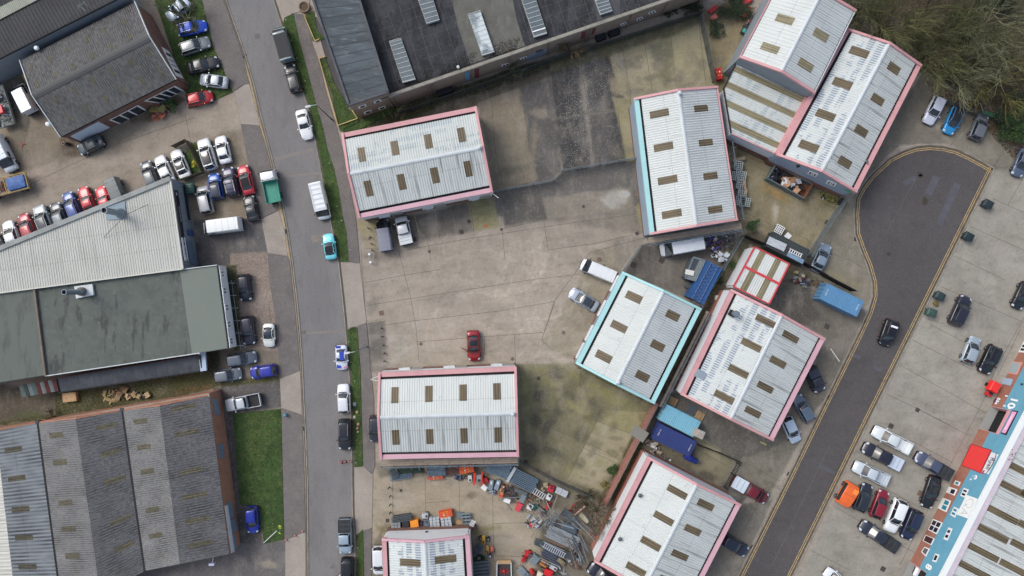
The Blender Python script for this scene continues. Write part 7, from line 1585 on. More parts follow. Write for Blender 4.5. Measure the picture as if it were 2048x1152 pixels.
# ---- machines
def machine(x, y, ang, L, W, h, col_, lab, cat='machine', handle=True, eng=(50,52,56), wheels_=True, grp='hire yard machines', top=None, shape='box'):
    b = P(x, y, h * .8); t = thing('site_machine', lab, cat, (0,0,0), grp); m_ = M('mach_%d_%d_%d' % col_, tuple(q * .85 for q in c(*col_)), [(tuple(q * .6 for q in c(*col_)),3,(1,1,1),.5,.7,.5)], rough=.45)
    mb = MB()
    if shape == 'tank': mb.tube([(-L / 2,0, h * .6),(-L / 2 + .12,0, h * .6),(L / 2 - .12,0, h * .6),(L / 2,0, h * .6)], [W * .28, W / 2, W / 2, W * .28], 14)
    elif shape == 'drum': mb.lathe((0,0,.3), [(W * .28,0),(W * .5, h * .3),(W * .5, h * .55),(W * .26, h * .8),(W * .2, h * .8),(W * .16, h * .4)], 16)
    else: mb.rbox((0,0, h * .55),(L, W, h * .75),.06, top=.9)
    mb.build('housing', m_, t, smooth=shape != 'box')
    mb=MB();mb.rbox((L * .22,0, h * .95 if shape == 'box' else h * 1.0),(L * .3, W * .45,.16),.03); mb.build('engine', M('eng_%d_%d_%d' % eng, c(*eng), rough=.5), t)
    if top: mb=MB();mb.box((-L * .18,0, h * .945),(L * .4, W * .6,.03)); mb.build('top_panel', M('mach_%d_%d_%d' % top, c(*top), rough=.5), t)
    if handle:
        mb=MB();mb.tube([(-L / 2,-W * .36, h * .5),(-L / 2 - .35,-W * .36, h * .95),(-L / 2 - .42,0, h),(-L / 2 - .35, W * .36, h * .95),(-L / 2, W * .36, h * .5)], .025,5); mb.build('handle', TRIM, t)
    if wheels_:
        for s in (-1,1): mb=MB();mb.tube([(L * .3, s * (W / 2 + .02),.16),(L * .3, s * (W / 2 + .09),.16)], .16,10); mb.build('wheel', TYRE, t)
    put(t, (b.x, b.y, 0), math.radians(ang)); return t
mc = [(940,957,-88,.9,.6,.9,(206,208,208), 'white boxed machine below the upper orange barrier stack', (60,60,64)),(958,957,-88,1.1,.8,1.1,(150,154,158), 'grey control box between two red lift frames', (50,50,54)),(971,962,-60,.9,.7,.9,(196,40,42), 'red compressor beside the red lift frame', (60,60,60)),
      (982,970,80,1.5,.65,.7,(130,144,156), 'grey trolley, left of the twin trolleys', (196,204,212)),(995,970,70,1.5,.65,.7,(138,152,166), 'grey trolley, right of the twin trolleys', (196,204,212)),(985,985,0,.8,.6,.6,(146,160,168), 'small pale grey machine below the twin trolleys', (90,96,100)),
      (1003,989,75,.9,.6,.9,(226,100,60), 'orange mixer with a tan drum and yellow frame', (176,140,110)),(1006,974,0,.5,.5,.6,(150,110,96), 'small round brown machine near the tall steel beam', (216,210,200)),
      (1102,978,70,.9,.8,.9,(200,40,62), 'crimson generator against the dark mesh fence', (60,40,44)),(1098,994,60,.9,.7,.9,(214,218,222), 'white machine with black top below the crimson generator', (34,34,38)),(1096,1012,60,1.1,.4,.6,(206,52,44), 'long red breaker lying below the white machine', (60,40,40)),
      (1060,1014,60,.85,.8,.8,(216,220,222), 'white generator with black sockets in the middle of the clutter', (40,40,44)),(1072,1015,-30,.7,.7,.7,(40,92,78), 'dark green box beside the white generator', (30,70,60)),(1081,1023,-40,1.1,.9,.8,(130,124,120), 'grey framed box with brown filling beside the dark green box', (96,56,44)),
      (1065,1050,0,.9,.6,.5,(214,72,48), 'orange red hose reel at the edge of the long steel items', (160,50,40)),(1056,1108,0,.9,.7,.8,(206,34,42), 'glossy red cart beside the large grey cabinet', (60,30,30)),(1048,1119,60,.9,.5,.6,(186,38,44), 'dark red hand truck at the outer edge of the clutter', (120,30,34)),
      (1088,1127,-30,1.1,.8,.8,(216,136,40), 'orange tubular frame machine beside the grey cabinet', (90,60,30)),(1107,1136,-30,1.1,.6,.7,(196,200,200), 'white machine with two hoops below the orange frame', (60,60,60)),(1123,1124,-40,1.2,.6,.6,(136,124,96), 'tan wooden box at an angle near the rusty tubes', (110,100,78)),
      (1097,1146,-20,1.2,.9,.9,(214,36,44), 'large bright red box at the bottom edge of the clutter', (190,30,38)),(1080,1149,-20,.8,.7,.9,(224,218,196), 'cream box at the bottom edge beside the red tank', (196,190,170)),(1047,1145,-50,1.6,.9,.5,(128,140,150), 'grey plastic tray at the bottom of the yard', (96,106,116)),
      (850,1032,0,.9,.7,.9,(186,192,196), 'pale heater beside the tall stacked boxes', (60,64,68)),(853,1046,90,1.0,.8,.9,(104,114,122), 'dark grey machine between the orange box and the pale box pallets', (70,76,82)),(843,1048,90,.6,.5,.7,(44,48,84), 'small navy machine beside the bright orange box', (90,50,56)),
      (947,1053,60,.6,.4,.8,(60,62,70), 'dark upright machine beside the leaning white ladder', (150,156,160)),(948,1055,20,.4,.4,.5,(190,110,106), 'small pinkish red machine just right of the leaning ladder', (214,90,80)),(960,1077,0,.5,.5,.5,(44,44,46), 'small black wheeled pump left of the upper yellow tank', (150,140,120)),(975,1079,0,.6,.5,.5,(60,60,60), 'small grey wheeled pump right of the upper yellow tank', (150,150,146)),
      (979,1113,0,.5,.5,.6,(96,110,120), 'small grey white machine below the lower yellow tank', (220,224,226)),(1379,572,-30,1.2,.9,.8,(86,90,92), 'black slatted machine beside the blue bin rack', (150,154,156))]
for x, y, an, L, W, h, cl, lb, en in mc: machine(x, y, an, L, W, h, cl, lb, eng=en)
machine(967,1080,-92,1.25,.55,.8,(214,170,60), 'upper yellow tank on the open concrete of the hire yard', shape='tank', handle=False); machine(975,1100,-84,1.2,.5,.8,(196,158,96), 'lower dull yellow tank beside the orange one', shape='tank', handle=False)
machine(984,1101,-86,1.0,.5,.7,(222,122,96), 'orange and pink tank right of the lower yellow tank', shape='tank', handle=False); machine(1065,1146,-60,1.2,.6,.8,(206,44,46), 'red tank at the bottom edge of the clutter', shape='tank', handle=False)
machine(1004,981,80,.7,.7,1.0,(190,150,120), 'tan mixer drum above the orange mixer body', shape='drum')
machine(1490,58,60,1.4,.7,.6,(52,60,58), 'dark low trolley with a turquoise number plate near the taller sheeted unit', top=(60,150,140)); machine(1497,43,0,.4,.4,.6,(190,110,110), 'small pink drum beside the dark trolley', shape='drum', handle=False)
# red generator trailer in the right yard
b = P(1979,772); t = thing('red_trailer', 'small bright red covered trailer with a red toolbox, by the brick front', 'trailer', (0,0,0))
mb=MB();mb.loft([rrect(-.75,.75,.62,.35,.06), rrect(-.75,.75,.62,1.15,.06), rrect(-.62,.62,.5,1.3,.06)]); mb.build('cover', M('bright_red_cover', c(226,44,40), rough=.5), t)
mb=MB();mb.box((-1.2,.15,.55),(.5,.5,.5)); mb.box((-1.25,-.35,.5),(.35,.35,.35)); mb.build('toolbox', REDP, t)
mb=MB();mb.box((-1.0,-.1,.85),(.3,.5,.2)); mb.build('engine', TRIM, t); mb=MB();mb.bar((-.7,0,.35),(-1.7,0,.35),.08,.08); mb.build('tow_bar', STEELD, t)
for s in (-1,1): mb=MB();mb.tube([(0, s * .64,.25),(0, s * .76,.25)], .25,12); mb.build('wheel', TYRE, t)
put(t, b, math.radians(62))
# boxes and panels
def boxes(name, e0, e1, W, h, mat, lab, nx, ny, cat='box', grp=None, hj=.06, gap=.04):
    loc, rz, L = seg(*e0, *e1,0, h)
    for i in range(nx):
        for j in range(ny):
            mb=MB();hh = h + random.uniform(-hj, hj); sx, sy = L / nx - gap, W / ny - gap
            mb.rbox((-L / 2 + L * (i + .5) / nx, -W / 2 + W * (j + .5) / ny, hh / 2),(sx, sy, hh),.03, top=.94); o = mb.build(name, mat, None, label=lab, cat=cat, group=grp); put(o, loc, rz)
PG = M('pale_grey_box', c(172,178,184), [(c(130,136,142),2,(1,1,1),.45,.7,.7)], rough=.6)
boxes('grey_box', (859,1047),(879,1045),1.6,1.0, PG, 'pale grey box on the left pallet against the small lower unit', 3,4, grp='boxes on the left pallet'); boxes('grey_box', (882,1047),(903,1044),1.6,1.0, PG, 'pale grey box on the right pallet against the small lower unit', 3,4, grp='boxes on the right pallet')
boxes('grey_crate', (782,1051),(801,1050),1.0,.9, M('mid_grey_crate', c(132,138,142), rough=.6), 'grey crate in the block at the upper left corner of the lower unit', 3,2, grp='grey crates'); boxes('black_box', (804,1049),(818,1048),.95,.9, M('black_box', c(40,42,48), rough=.5), 'black box between the grey crates and the orange box', 1,1); boxes('orange_box', (820,1049),(837,1047),1.0,.95, M('orange_box', c(230,146,46), [(c(200,120,36),2,(6,1,1),.45,.7,.7)]), 'bright orange ribbed box against the small lower unit', 1,1)
boxes('steel_cabinet', (1063,1128),(1075,1113),1.1,1.0, M('steel_cabinet', c(112,124,128), rough=.5), 'large grey cabinet with white labels beside the red cart', 1,1); boxes('steel_cabinet', (1049,990),(1042,1006),.75,.9, M('steel_cabinet', c(112,124,128), rough=.5), 'narrow grey cabinet end to end with a red one', 1,1); boxes('red_cabinet', (1042,1007),(1034,1023),.75,.9, M('red_cabinet', c(196,66,76), rough=.5), 'red cabinet end to end with the narrow grey one', 1,1)
boxes('pale_crate', (1112,979),(1135,990),1.0,.6, PG, 'pale crate in the row by the dark mesh fence', 2,1, grp='pale crates by the mesh fence')
boxes('blue_tray', (1123,1052),(1153,1064),1.4,.5, M('blue_grey_tray', c(74,86,98), rough=.5), 'shallow blue grey tray among the steel panels', 1,1); boxes('air_conditioner', (794,201),(802,198),.6,.9, PG, 'outdoor air conditioning box leftmost against the brick warehouse', 1,1, grp='air conditioning boxes'); boxes('air_conditioner', (809,196),(819,192),.7,.9, PG, 'outdoor air conditioning box in the middle against the brick warehouse', 1,1, grp='air conditioning boxes'); boxes('air_conditioner', (824,191),(834,187),.7,.9, PG, 'outdoor air conditioning box rightmost against the brick warehouse', 1,1, grp='air conditioning boxes')
NB = M('black_sheeting', c(28,30,40), rough=.5)
boxes('covered_pile', (874,186),(905,175),1.0,.8, NB, 'long black covered pile below the brick warehouse wall', 1,1); boxes('black_tank', (1192,75),(1212,68),1.0,1.0, NB, 'left black tank below the maroon door of the brick warehouse', 1,1); boxes('black_tank', (1218,66),(1240,58),1.0,1.0, NB, 'right black tank below the brick warehouse windows', 1,1)
def panelstack(e0, e1, W, z, n_, lab, mat=None, rods=9, grp='stacked steel fence panels', cross=3):
    mat = mat or M('blue_steel', c(104,124,140), [(c(76,92,106),2,(1,1,1),.45,.7,.7)], rough=.5, metal=.2)
    loc, rz, L = seg(*e0, *e1,0, z)
    mb=MB();mb.box((0,0, z / 2 - .1),(L * .9, W * .86, z - .12)); o = mb.build('stack_gap_shade', M('stack_shadow', c(52,58,64)), None, label='painted gap shade under the ' + ' '.join(lab.split()[:9]), cat='stack'); put(o, loc, rz)  # dark block added below the bars, shade of the gaps put into its colour
    for k in range(n_):
        t = thing('steel_hurdle', lab, 'steel panel', (0,0,0), grp); zz = z - .07 * (n_ - 1 - k); dx, dy = random.uniform(-.08,.08), random.uniform(-.04,.04)
        mb = MB()
        for j in range(rods): y = -W / 2 + W * j / (rods - 1) + dy; ee = random.uniform(-.25,.25); mb.bar((-L / 2 + dx + ee, y, zz + .05 * (j % 3 == 0)),(L / 2 + dx + ee, y, zz + .05 * (j % 3 == 0)), W / rods * .55,.06)
        mb.build('bars', mat, t)
        mb = MB()
        for j in range(cross): x = -L / 2 + L * (j + .02) / (cross - 1 + .04) + dx; mb.bar((x, -W / 2 + dy, zz + .02),(x, W / 2 + dy, zz + .02),.05,.04)
        mb.build('cross_tube', mat, t); put(t, loc, rz)
panelstack((977,929),(1018,945),1.9,1.0,6, 'blue grey steel panel in the upper large stack of the hire yard', rods=9, cross=2); panelstack((1028,951),(1069,972),1.95,1.0,6, 'blue grey steel panel in the lower large stack beside the tall beam', rods=9, cross=2)
panelstack((857,938),(889,937),1.8,.8,4, 'grey steel panel in the stack behind the orange red barriers', rods=10); panelstack((781,956),(822,950),.8,.4,2, 'thin steel panel lying in front of the dark stillage', rods=5, cross=9); panelstack((784,1040),(822,1034),.8,1.0,2, 'steel panel lying over the grey crates', mat=STEELD, rods=5, cross=12)
panelstack((945,1107),(962,1092),1.0,.6,3, 'grey sheet in the fan of sheets beside the lower unit', mat=STEELD, rods=6); panelstack((944,1140),(978,1136),1.9,.9,4, 'grey sheet in the wide stack at the lower unit corner', mat=STEELD, rods=5, cross=12)
panelstack((1098,1062),(1155,1088),1.6,.9,5, 'long steel slab in the big pile by the lower right unit', mat=M('pale_steel', c(146,152,156), [(c(112,118,124),1,(1,6,1),.45,.65,.8)], rough=.5), rods=7); panelstack((1070,1083),(1150,1117),.8,.5,4, 'long narrow steel tube frame below the big slab pile', mat=STEELD, rods=5); panelstack((1125,1024),(1152,1040),1.0,.7,3, 'grey steel panel leaning near the red heap', mat=STEELD, rods=7)
panelstack((1087,1102),(1120,1120),1.3,.25,3, 'dark panel lying flat among the lower clutter', mat=M('slate_panel', c(76,84,100), rough=.6), rods=5); panelstack((925,1038),(940,1037),1.4,.7,2, 'grey sheet stack beside the wooden pallets', mat=STEEL, rods=4); panelstack((800,941),(846,939),.8,.5,3, 'dark green bar bundle below the pink edged roof', mat=M('dark_green_bar', c(42,62,50), rough=.7), rods=8); panelstack((892,945),(915,935),1.1,.5,3, 'rusty bar bundle beside the upper orange barriers', mat=M('rust_bar', c(104,76,70), rough=.8), rods=6); panelstack((781,938),(792,951),1.0,.8,2, 'dark steel stillage at the left of the hire yard rack', mat=STEELD, rods=5)
ladder((1154,1039),(1182,1066),.55,.8,.8, M('alu', c(158,160,162), rough=.4, metal=.5), 'long aluminium ladder crossing the brambles'); ladder((1087,1089),(1130,1112),.7,1.1,1.1, M('bright_alu', c(196,202,210), rough=.4, metal=.3), 'bright wide ladder frame lying on the steel pile', rungw=.09); ladder((939,1057),(948,1041),.55,.3,1.8, WHP, 'white ladder leaning at the corner of the lower unit', rungw=.1)
ladder((1066,980),(1090,995),.8,.9,.9, M('pale_roller', c(186,190,194)), 'white roller track lying in front of the dark mesh fence', rungw=.12, nm='roller_track'); ladder((1088,1020),(1110,1052),.8,1.0,1.0, STEELD, 'dark steel truss section in the clutter', n_=7); ladder((1100,1050),(1118,1022),.5,1.1,1.1, STEEL, 'short steel truss crossing the dark one', n_=6); ladder((1096,1046),(1126,1076),.6,.8,1.1, STEEL, 'tangled steel frame between the tray and the slab pile', n_=9)
slab('steel_beam', (1031,935),(1014,964),.42,.9,.18, M('pale_beam', c(166,176,180), rough=.5), 'pale steel beam laid between the two large panel stacks', 'beam'); slab('steel_beam', (1029,979),(1054,989),.5,.8,.15, STEELD, 'dark grey beam in front of the lower panel stack', 'beam'); slab('steel_pole', (1000,997),(1042,994),.08,.9,.08, STEEL, 'thin steel pole lying across the clutter by the white sign sheet', 'pole')
slab('steel_pole', (1009,1002),(1023,1021),.08,.05,.08, STEEL, 'thin pole lying on the concrete below the white sign sheet', 'pole'); slab('white_sheet', (1008,999),(1020,1004),.6,.6,.04, WHP, 'white sign sheet with black marks by the orange mixer', 'sheet'); slab('white_sheet', (964,972),(973,979),.7,.4,.04, WHP, 'white sheet below the red compressor', 'sheet')
slab('lift_mast', (949,946),(948,970),.3,1.1,.15, M('lift_red', c(204,52,40)), 'left red lift frame', 'lift frame'); slab('lift_mast', (964,944),(963,972),.22,1.2,.15, M('lift_red', c(204,52,40)), 'right red lift frame', 'lift frame'); slab('striped_barrier', (1149,1031),(1173,1010),.16,1.2,.12, M('pink_white', c(220,178,178)), 'pink and white striped bar across the red heap', 'bar')
slab('radiator', (1160,1029),(1176,1045),.7,.3,.2, M('cream_radiator', c(196,192,158), [(c(150,144,116),2,(8,1,1),.45,.6,.8)]), 'cream ribbed radiator lying by the brambles', 'radiator'); slab('plank', (1178,1066),(1198,1085),.5,.6,.06, M('brown_plank', c(134,104,92)), 'brown plank continuing the long ladder to the wall', 'plank'); slab('plank', (851,927),(852,942),.35,.3,.3, M('brown_plank', c(134,104,92)), 'brown upright board beside the green bars', 'plank')
slab('scaffold_pole', (1115,990),(1101,1026),.09,.6,.1, WOODG, 'thin timber pole lying beside the red breaker', 'pole'); slab('clear_sheet', (1265,858),(1292,876),1.6,1.9,.04, M('dirty_clear_sheet', c(128,126,116), rough=.3), 'dirty clear sheet lying over the low brick wall', 'sheet'); slab('blue_pole', (1297,838),(1286,868),.25,1.0,.1, M('pale_blue_pole', c(150,180,196)), 'pale blue plank beside the low brick wall', 'plank')
pile('red_scrap_heap', 'heap of red frames below the dark mesh fence end', 'scrap', [(1138,1008),(1166,1000),(1170,1026),(1140,1030)], .1,.7, [('red_part', (160,48,48),22,.2,.7,.12),('dark_part', (50,50,52),14,.2,.5,.3)], 14); pile('steel_scrap_heap', 'bright tangled steel arms in front of the slab pile', 'scrap', [(1056,1028),(1080,1030),(1082,1054),(1052,1050)], .2,.9, [('steel_arm', (168,176,182),18,.2,1.1,.06),('dark_part', (60,62,66),12,.2,.6,.2)], 15)
pile('wood_scrap_heap', 'old weathered sticks heaped against the brambles', 'scrap', [(1168,1020),(1196,1016),(1200,1050),(1176,1050)], .1,.5, [('stick', (120,108,98),50,.2,1.1,.05)], 16); pile('scrap_heap', 'mixed dark parts around the tan frames by the fence', 'scrap', [(1062,968),(1092,962),(1096,1004),(1058,1002)], .1,.6, [('tan_frame', (150,142,112),10,.4,1.0,.05),('dark_part', (64,62,56),22,.2,.6,.2),('brown_part', (128,74,52),6,.3,.8,.1)], 17)
pile('scrap_heap', 'dark frames behind the orange mixer', 'scrap', [(1012,968),(1036,976),(1036,1006),(1014,996)], .1,.7, [('dark_frame', (58,58,62),26,.3,.9,.06),('rust_part', (116,76,64),8,.2,.6,.1)], 18); pile('scrap_heap', 'blue and black tools under the upper orange barriers', 'scrap', [(908,950),(934,950),(932,960),(910,958)], .05,.4, [('blue_part', (58,74,120),12,.2,.6,.15),('dark_part', (52,48,46),12,.2,.6,.2)], 19)
pile('scrap_heap', 'scattered metal along the right hand side of the lower clutter', 'scrap', [(1140,1090),(1166,1096),(1160,1140),(1130,1130)], .1,.6, [('steel_part', (140,148,152),22,.2,1.0,.08),('brown_part', (112,86,66),16,.2,.8,.1)], 20); pile('scrap_heap', 'metal offcuts between the cabinet and the bottom edge', 'scrap', [(1076,1132),(1130,1130),(1136,1160),(1090,1160)], .1,.5, [('steel_part', (150,156,160),18,.2,.8,.1),('red_part', (170,44,48),4,.3,.7,.1),('dark_part', (60,60,64),14,.2,.6,.2)], 22)
random.seed(55)
for i in range(84):
    x, y, a = random.choice([(1128,1040,35),(1120,1075,26),(1112,1095,26),(1150,1085,60),(1100,1050,-50),(1085,1120,24),(1188,1060,48),(1075,1020,62),(1150,1105,70),(1160,1040,44)])
    x += random.gauss(0,13); y += random.gauss(0,9); a = math.radians(-a + random.gauss(0,5)); L = random.uniform(1.2,3.6); q = P(x, y, .9); d = Vector((math.cos(a), math.sin(a), random.uniform(-.06,.06))) * L / 2; q.z = random.uniform(.5,1.1)
    mb=MB();mb.bar(q - d, q + d, random.uniform(.06,.13),.06); mb.build('scaffold_tube', M(*[('tube_pale', c(140,148,154)),('tube_mid', c(104,113,120)),('tube_dark', c(74,80,86)),('tube_rust', c(120,96,84))][i % 4], rough=.5), None, label='loose scaffold tube lying in the steel heap by the brambles', cat='tube', group='loose scaffold tubes')
b = P(958,1118,.4); mb = MB()
for k in range(6): mb.tube([(b.x + (.3 + .1 * k) * math.cos(a), b.y + (.25 + .08 * k) * math.sin(a),.1 + .05 * k) for a in np.linspace(0,6.283,22)], .05,5, caps=False)
mb.build('hose_coil', M('green_hose', c(34,56,46), rough=.6), None, label='dark green hose coil beside the lower pink edged unit', cat='hose', smooth=True)
t = thing('wooden_trailer', 'pale framed open trailer with red valve gear inside at the bottom edge', 'trailer', P(1008,1145)); cs = [P(994,1124,.8), P(1022,1124,.8), P(1024,1190,.8), P(993,1190,.8)]
mb=MB();mb.prism([(p.x, p.y) for p in cs], .35,.45); mb.build('bed', M('dark_bed', c(66,64,64)), t)
for i in range(4): mb=MB();mb.bar(cs[i], cs[(i + 1) % 4], .14 if i else .5,.3); mb.build('side_rail', WOOD if i == 0 else CAP, t)
mb=MB();q = P(1008,1142,.6); [mb.bar(q, q + Vector((math.cos(a) * .8, math.sin(a) * .5,.1)),.05,.05) for a in np.arange(0,6.2,.8)]; mb.lathe(q, [(.05,-.1),(.2,0),(.2,.2),(.05,.3)], 10); mb.build('valve_gear', REDP, t)
pallet(921,1049,0, 'wooden pallet beside the boxes at the lower unit', n_=3); pallet(920,1031,0, 'grey plastic pallet with round holes above the wooden one', mat=STEEL, n_=2, s=.9)
# blue open rack and the grey shed beside it
container((1429,529),(1391,601),2.5,2.3,(44,88,142), 'blue open topped rack container with lattice rails beside the palisade fence', marks=False)
loc, rz, L = seg(1429,529,1391,601,2.4,2.4); mb = MB()
for s in (-.55,.55): mb.bar((-L / 2, s, .1),(L / 2, s, .1),.10,.10)
for k in range(10): x = -L / 2 + L * k / 10; mb.bar((x, -.55,.1),(x + L / 10,.55,.1),.05,.05); mb.bar((x, .55,.1),(x + L / 10,-.55,.1),.05,.05)
o = mb.build('lattice_truss', M('lattice_blue', c(86,108,150), rough=.5), None, label='blue steel lattice frame lying on top of the blue rack', cat='frame'); put(o, loc, rz)
t, E = mono('metal_shed', 'grey flat shed roof with a dark panel beside the blue rack', 'shed', [(1387,514),(1410,521),(1391,562),(1370,556)], (2.3,2.3,2.3,2.3), M('shed_roof', c(118,128,128), rough=.6), STEELD, (STEEL, STEEL, STEEL, STEEL), pitch=.25)
mb=MB();mb.prism(PL([(1388,517),(1398,520),(1382,552),(1374,549)], 2.4),2.36,2.40); mb.build('dark_panel', M('slate_panel2', c(60,66,74)), t)
slab('ivory_slats', (1371,543),(1388,547),.7,2.42,.05, M('ivory_board', c(206,206,200)), 'ivory slatted board lying on the grey shed', 'board')
slab('board_stack', (1383,604),(1405,618),1.2,1.0,.1, M('grey_boards', c(124,116,114), [(c(92,84,84),2,(1,1,1),.45,.7,.8)]), 'grey brown boards between the blue rack and the aqua edged unit', 'boards')
slab('tan_sheet', (1386,862),(1408,872),1.1,2.66,.08, M('tan_ribbed', c(168,162,152), [(c(130,126,120),2,(8,1,1),.45,.6,.8)]), 'ribbed tan sheet on the corner of the turquoise container', 'sheet')
b = P(1437,596,.6); mb=MB();mb.rbox((b.x, b.y, .5),(1.0,.8,.9),.15, top=.7); mb.build('bulk_bag', M('bag_white', c(196,190,178), [(c(140,128,112),3,(1,1,1),.45,.7,.7)]), None, label='dirty white bulk bag beside the brick wall of the speckled unit', cat='bag', smooth=True)
b = P(1450,600,1); mb=MB();mb.rbox((b.x - .9, b.y + .3,.5),(.7,.5,.8),.15, top=.7); mb.build('bulk_bag', M('bag_white', c(196,190,178)), None, label='smaller pale bag behind the dirty bulk bag', cat='bag', smooth=True)
for i, (x, y) in enumerate(((1581,339),(1607,351),(1624,361))):
    b = P(x, y, 1.2); t = thing('air_conditioner', ['wall mounted white unit nearest the link building', 'middle white unit mounted on the brick of unit 15', 'white unit nearest the barred windows of unit 15'][i], 'air conditioner', (0,0,0), 'white wall units'); mb=MB();mb.rbox((0,0,1.2),(.95,.6,.6),.05, top=.95); mb.build('casing', M('ivory_case', c(176,172,160)), t); mb=MB();mb.tube([(0,-.31,1.2),(0,-.34,1.2)], .2,12); mb.build('fan_grille', STEELD, t); put(t, (b.x, b.y, 0), math.radians(-26))
slab('black_sheet', (1690,400),(1679,410),1.1,.6,.05, M('black_panel', c(26,26,28), rough=.4), 'black panel leaning out from the corner under number 15', 'panel'); slab('green_bar', (1675,414),(1684,410),.25,.1,.15, M('pale_green', c(120,170,130)), 'pale green post lying below the black panel', 'post')
slab('wheel_stop', (1521,884),(1533,890),.25,.02,.2, M('black_yellow', c(150,144,100)), 'black and cream kerb block below the speckled unit corner', 'kerb block')
# posts and small things by the entrances
for i, (x, y) in enumerate(((738,457),(742,475),(744,488),(746,501),(764,656),(766,673),(768,690),(770,706),(770,722),(779,974),(781,991),(781,1008),(781,1024))):
    b = P(x, y); t = thing('bollard', 'short dark bollard in the row at the entrance beside ' + ('the upper left unit' if i < 4 else ('the middle left unit' if i < 9 else 'the hire yard')), 'bollard', b, 'short dark bollards ' + ('upper' if i < 4 else ('middle' if i < 9 else 'lower')))
    mb=MB();mb.cyl((b.x, b.y),.08,0,.8,8); mb.build('post', M('dark_bollard', c(66,60,54)), t); mb=MB();mb.box((b.x, b.y, .82),(.3,.1,.06), random.random() * 3); mb.build('cap', M('dark_bollard', c(66,60,54)), t)
b = P(742,517); t = thing('cycle_stand', 'small steel stand with white discs by the upper road entrance', 'stand', b)
mb=MB();mb.tube([P(738,508,.1), P(738,508,.8), P(738,526,.8), P(738,526,.1)], .05,6); mb.tube([P(748,510,.1), P(748,510,.6), P(746,528,.6), P(746,528,.1)], .05,6); mb.bar(P(738,508,.8), P(748,510,.6),.04,.04); mb.bar(P(738,526,.8), P(746,528,.6),.04,.04); mb.build('frame', STEEL, t)
for q in ((741,509),(743,525)): mb=MB();w = P(*q); mb.cyl((w.x, w.y),.17,.85,.92,12); mb.build('disc', WHP, t)
b = P(744,757,4); mb=MB();mb.bar(P(757,752,4), P(741,759,4),.05,.05); mb.bar(P(741,759,4), P(757,762,4),.05,.05); mb.build('sign_bracket', WHP, None, label='white triangular bracket sticking out of the middle left unit wall', cat='bracket')
b = P(983,386,3); mb=MB();mb.bar(P(984,386,4.4), P(997,396,4.4),.06,.06); mb.bar(P(988,383,4.4), P(982,391,4.4),.06,.06); mb.build('aerial', WHP, None, label='thin white aerial at the lower right corner of the upper left unit', cat='aerial')
b = P(573,829); mb=MB();mb.lathe(b, [(.22,.1),(.26,.3),(.2,.75),(.05,.85)], 10); mb.build('litter_bin', M('blue_bin', c(92,136,156)), None, label='small round blue bin on the pavement by the lawn', cat='bin', smooth=True)
slab('white_pole', (527,1086),(553,1062),.09,.12,.08, WHP, 'white pole lying across the lawn corner', 'pole'); pile('yellow_litter', 'yellow and green packaging lying on the lawn corner', 'litter', [(557,1050),(564,1050),(564,1068),(558,1066)], .12,.2, [('packaging', (206,206,80),4,.2,.5,.1),('green_packaging', (90,150,80),2,.2,.4,.1)], 25)
for i, (x, y) in enumerate(((131,288),(140,289))):
    b = P(x, y); mb=MB();mb.lathe(b, [(.2,0),(.24,.2),(.24,.55),(.16,.6),(.15,.3)], 12); mb.build('gas_bottle' if i == 0 else 'drum', M('tan_pot', c(160,142,120)) if i == 0 else DARK, None, label='tan pot at the lower corner of the brick workshop' if i == 0 else 'black open drum next to the tan pot', cat='pot', smooth=True)
b = P(45,289); mb = MB()
for a in (.2,2.4,4.4): mb.bar((b.x, b.y, .1),(b.x + .5 * math.cos(a), b.y + .5 * math.sin(a),.12),.06,.05)
mb.build('red_bracket', REDP, None, label='small red bracket lying on the round pale patch behind the workshop', cat='bracket')
# inspection covers and gullies
cov = M('iron_cover', c(72,66,62), [(c(52,48,46),6,(1,1,1),.45,.7,.7)]); cov2 = M('brown_cover', c(112,92,84), [(c(88,72,66),6,(1,1,1),.45,.7,.7)])
for x, y, s, an, m_ in ((859,503,.35,8,0),(1003,459,.35,8,0),(1167,413,.38,-12,0),(923,464,.6,10,0),(938,443,.5,10,0),(829,479,.6,10,0),(710,622,.55,0,1),(763,626,.7,12,1),(1199,519,.6,0,1),(1208,532,.35,30,0),(1267,530,.8,-25,0),(1323,521,.75,-28,0),(1274,467,.5,30,0),(1654,445,.65,-30,0),(1654,653,.75,-28,0),(870,980,.0,0,0),(802,981,.4,0,0),(775,1041,.5,0,0),(1051,924,.6,0,0),(1835,820,.6,-30,0),(1782,852,.7,-30,0),(1766,1138,.7,-28,0),(1077,757,.45,0,0),(1127,665,.45,-20,1),(757,465,.5,0,1),(739,478,.35,0,1),(1214,690,.5,30,1),(1845,1124,.4,0,0),(1841,987,.8,-30,1),(1634,448,.25,0,1),(1556,1077 - 400,.0,0,0),(600,862 - 33,.0,0,0)):
    if s == 0: continue
    b = P(x, y); mb=MB();mb.box((0,0,.008),(s, s, .02)); o = mb.build('manhole', cov2 if m_ else cov, None, label='square ' + ('brown' if m_ else 'dark iron') + ' inspection cover set flush in the concrete', cat='cover', group='brown inspection covers' if m_ else 'dark inspection covers'); put(o, b, math.radians(an))
for x, y in ((842,688),(1025,718)):
    b = P(x, y); mb=MB();mb.cyl((0,0),.26,-.01,.016,16); o = mb.build('round_manhole', cov2, None, label='round brown inspection cover set flush in the concrete', cat='cover', group='round inspection covers'); put(o, b)
b = P(972,452); mb=MB();mb.cyl((0,0),.24,-.01,.014,16); o = mb.build('round_manhole', M('red_cover', c(176,92,72)), None, label='round cover painted orange red on the greenish slab', cat='cover'); put(o, b)
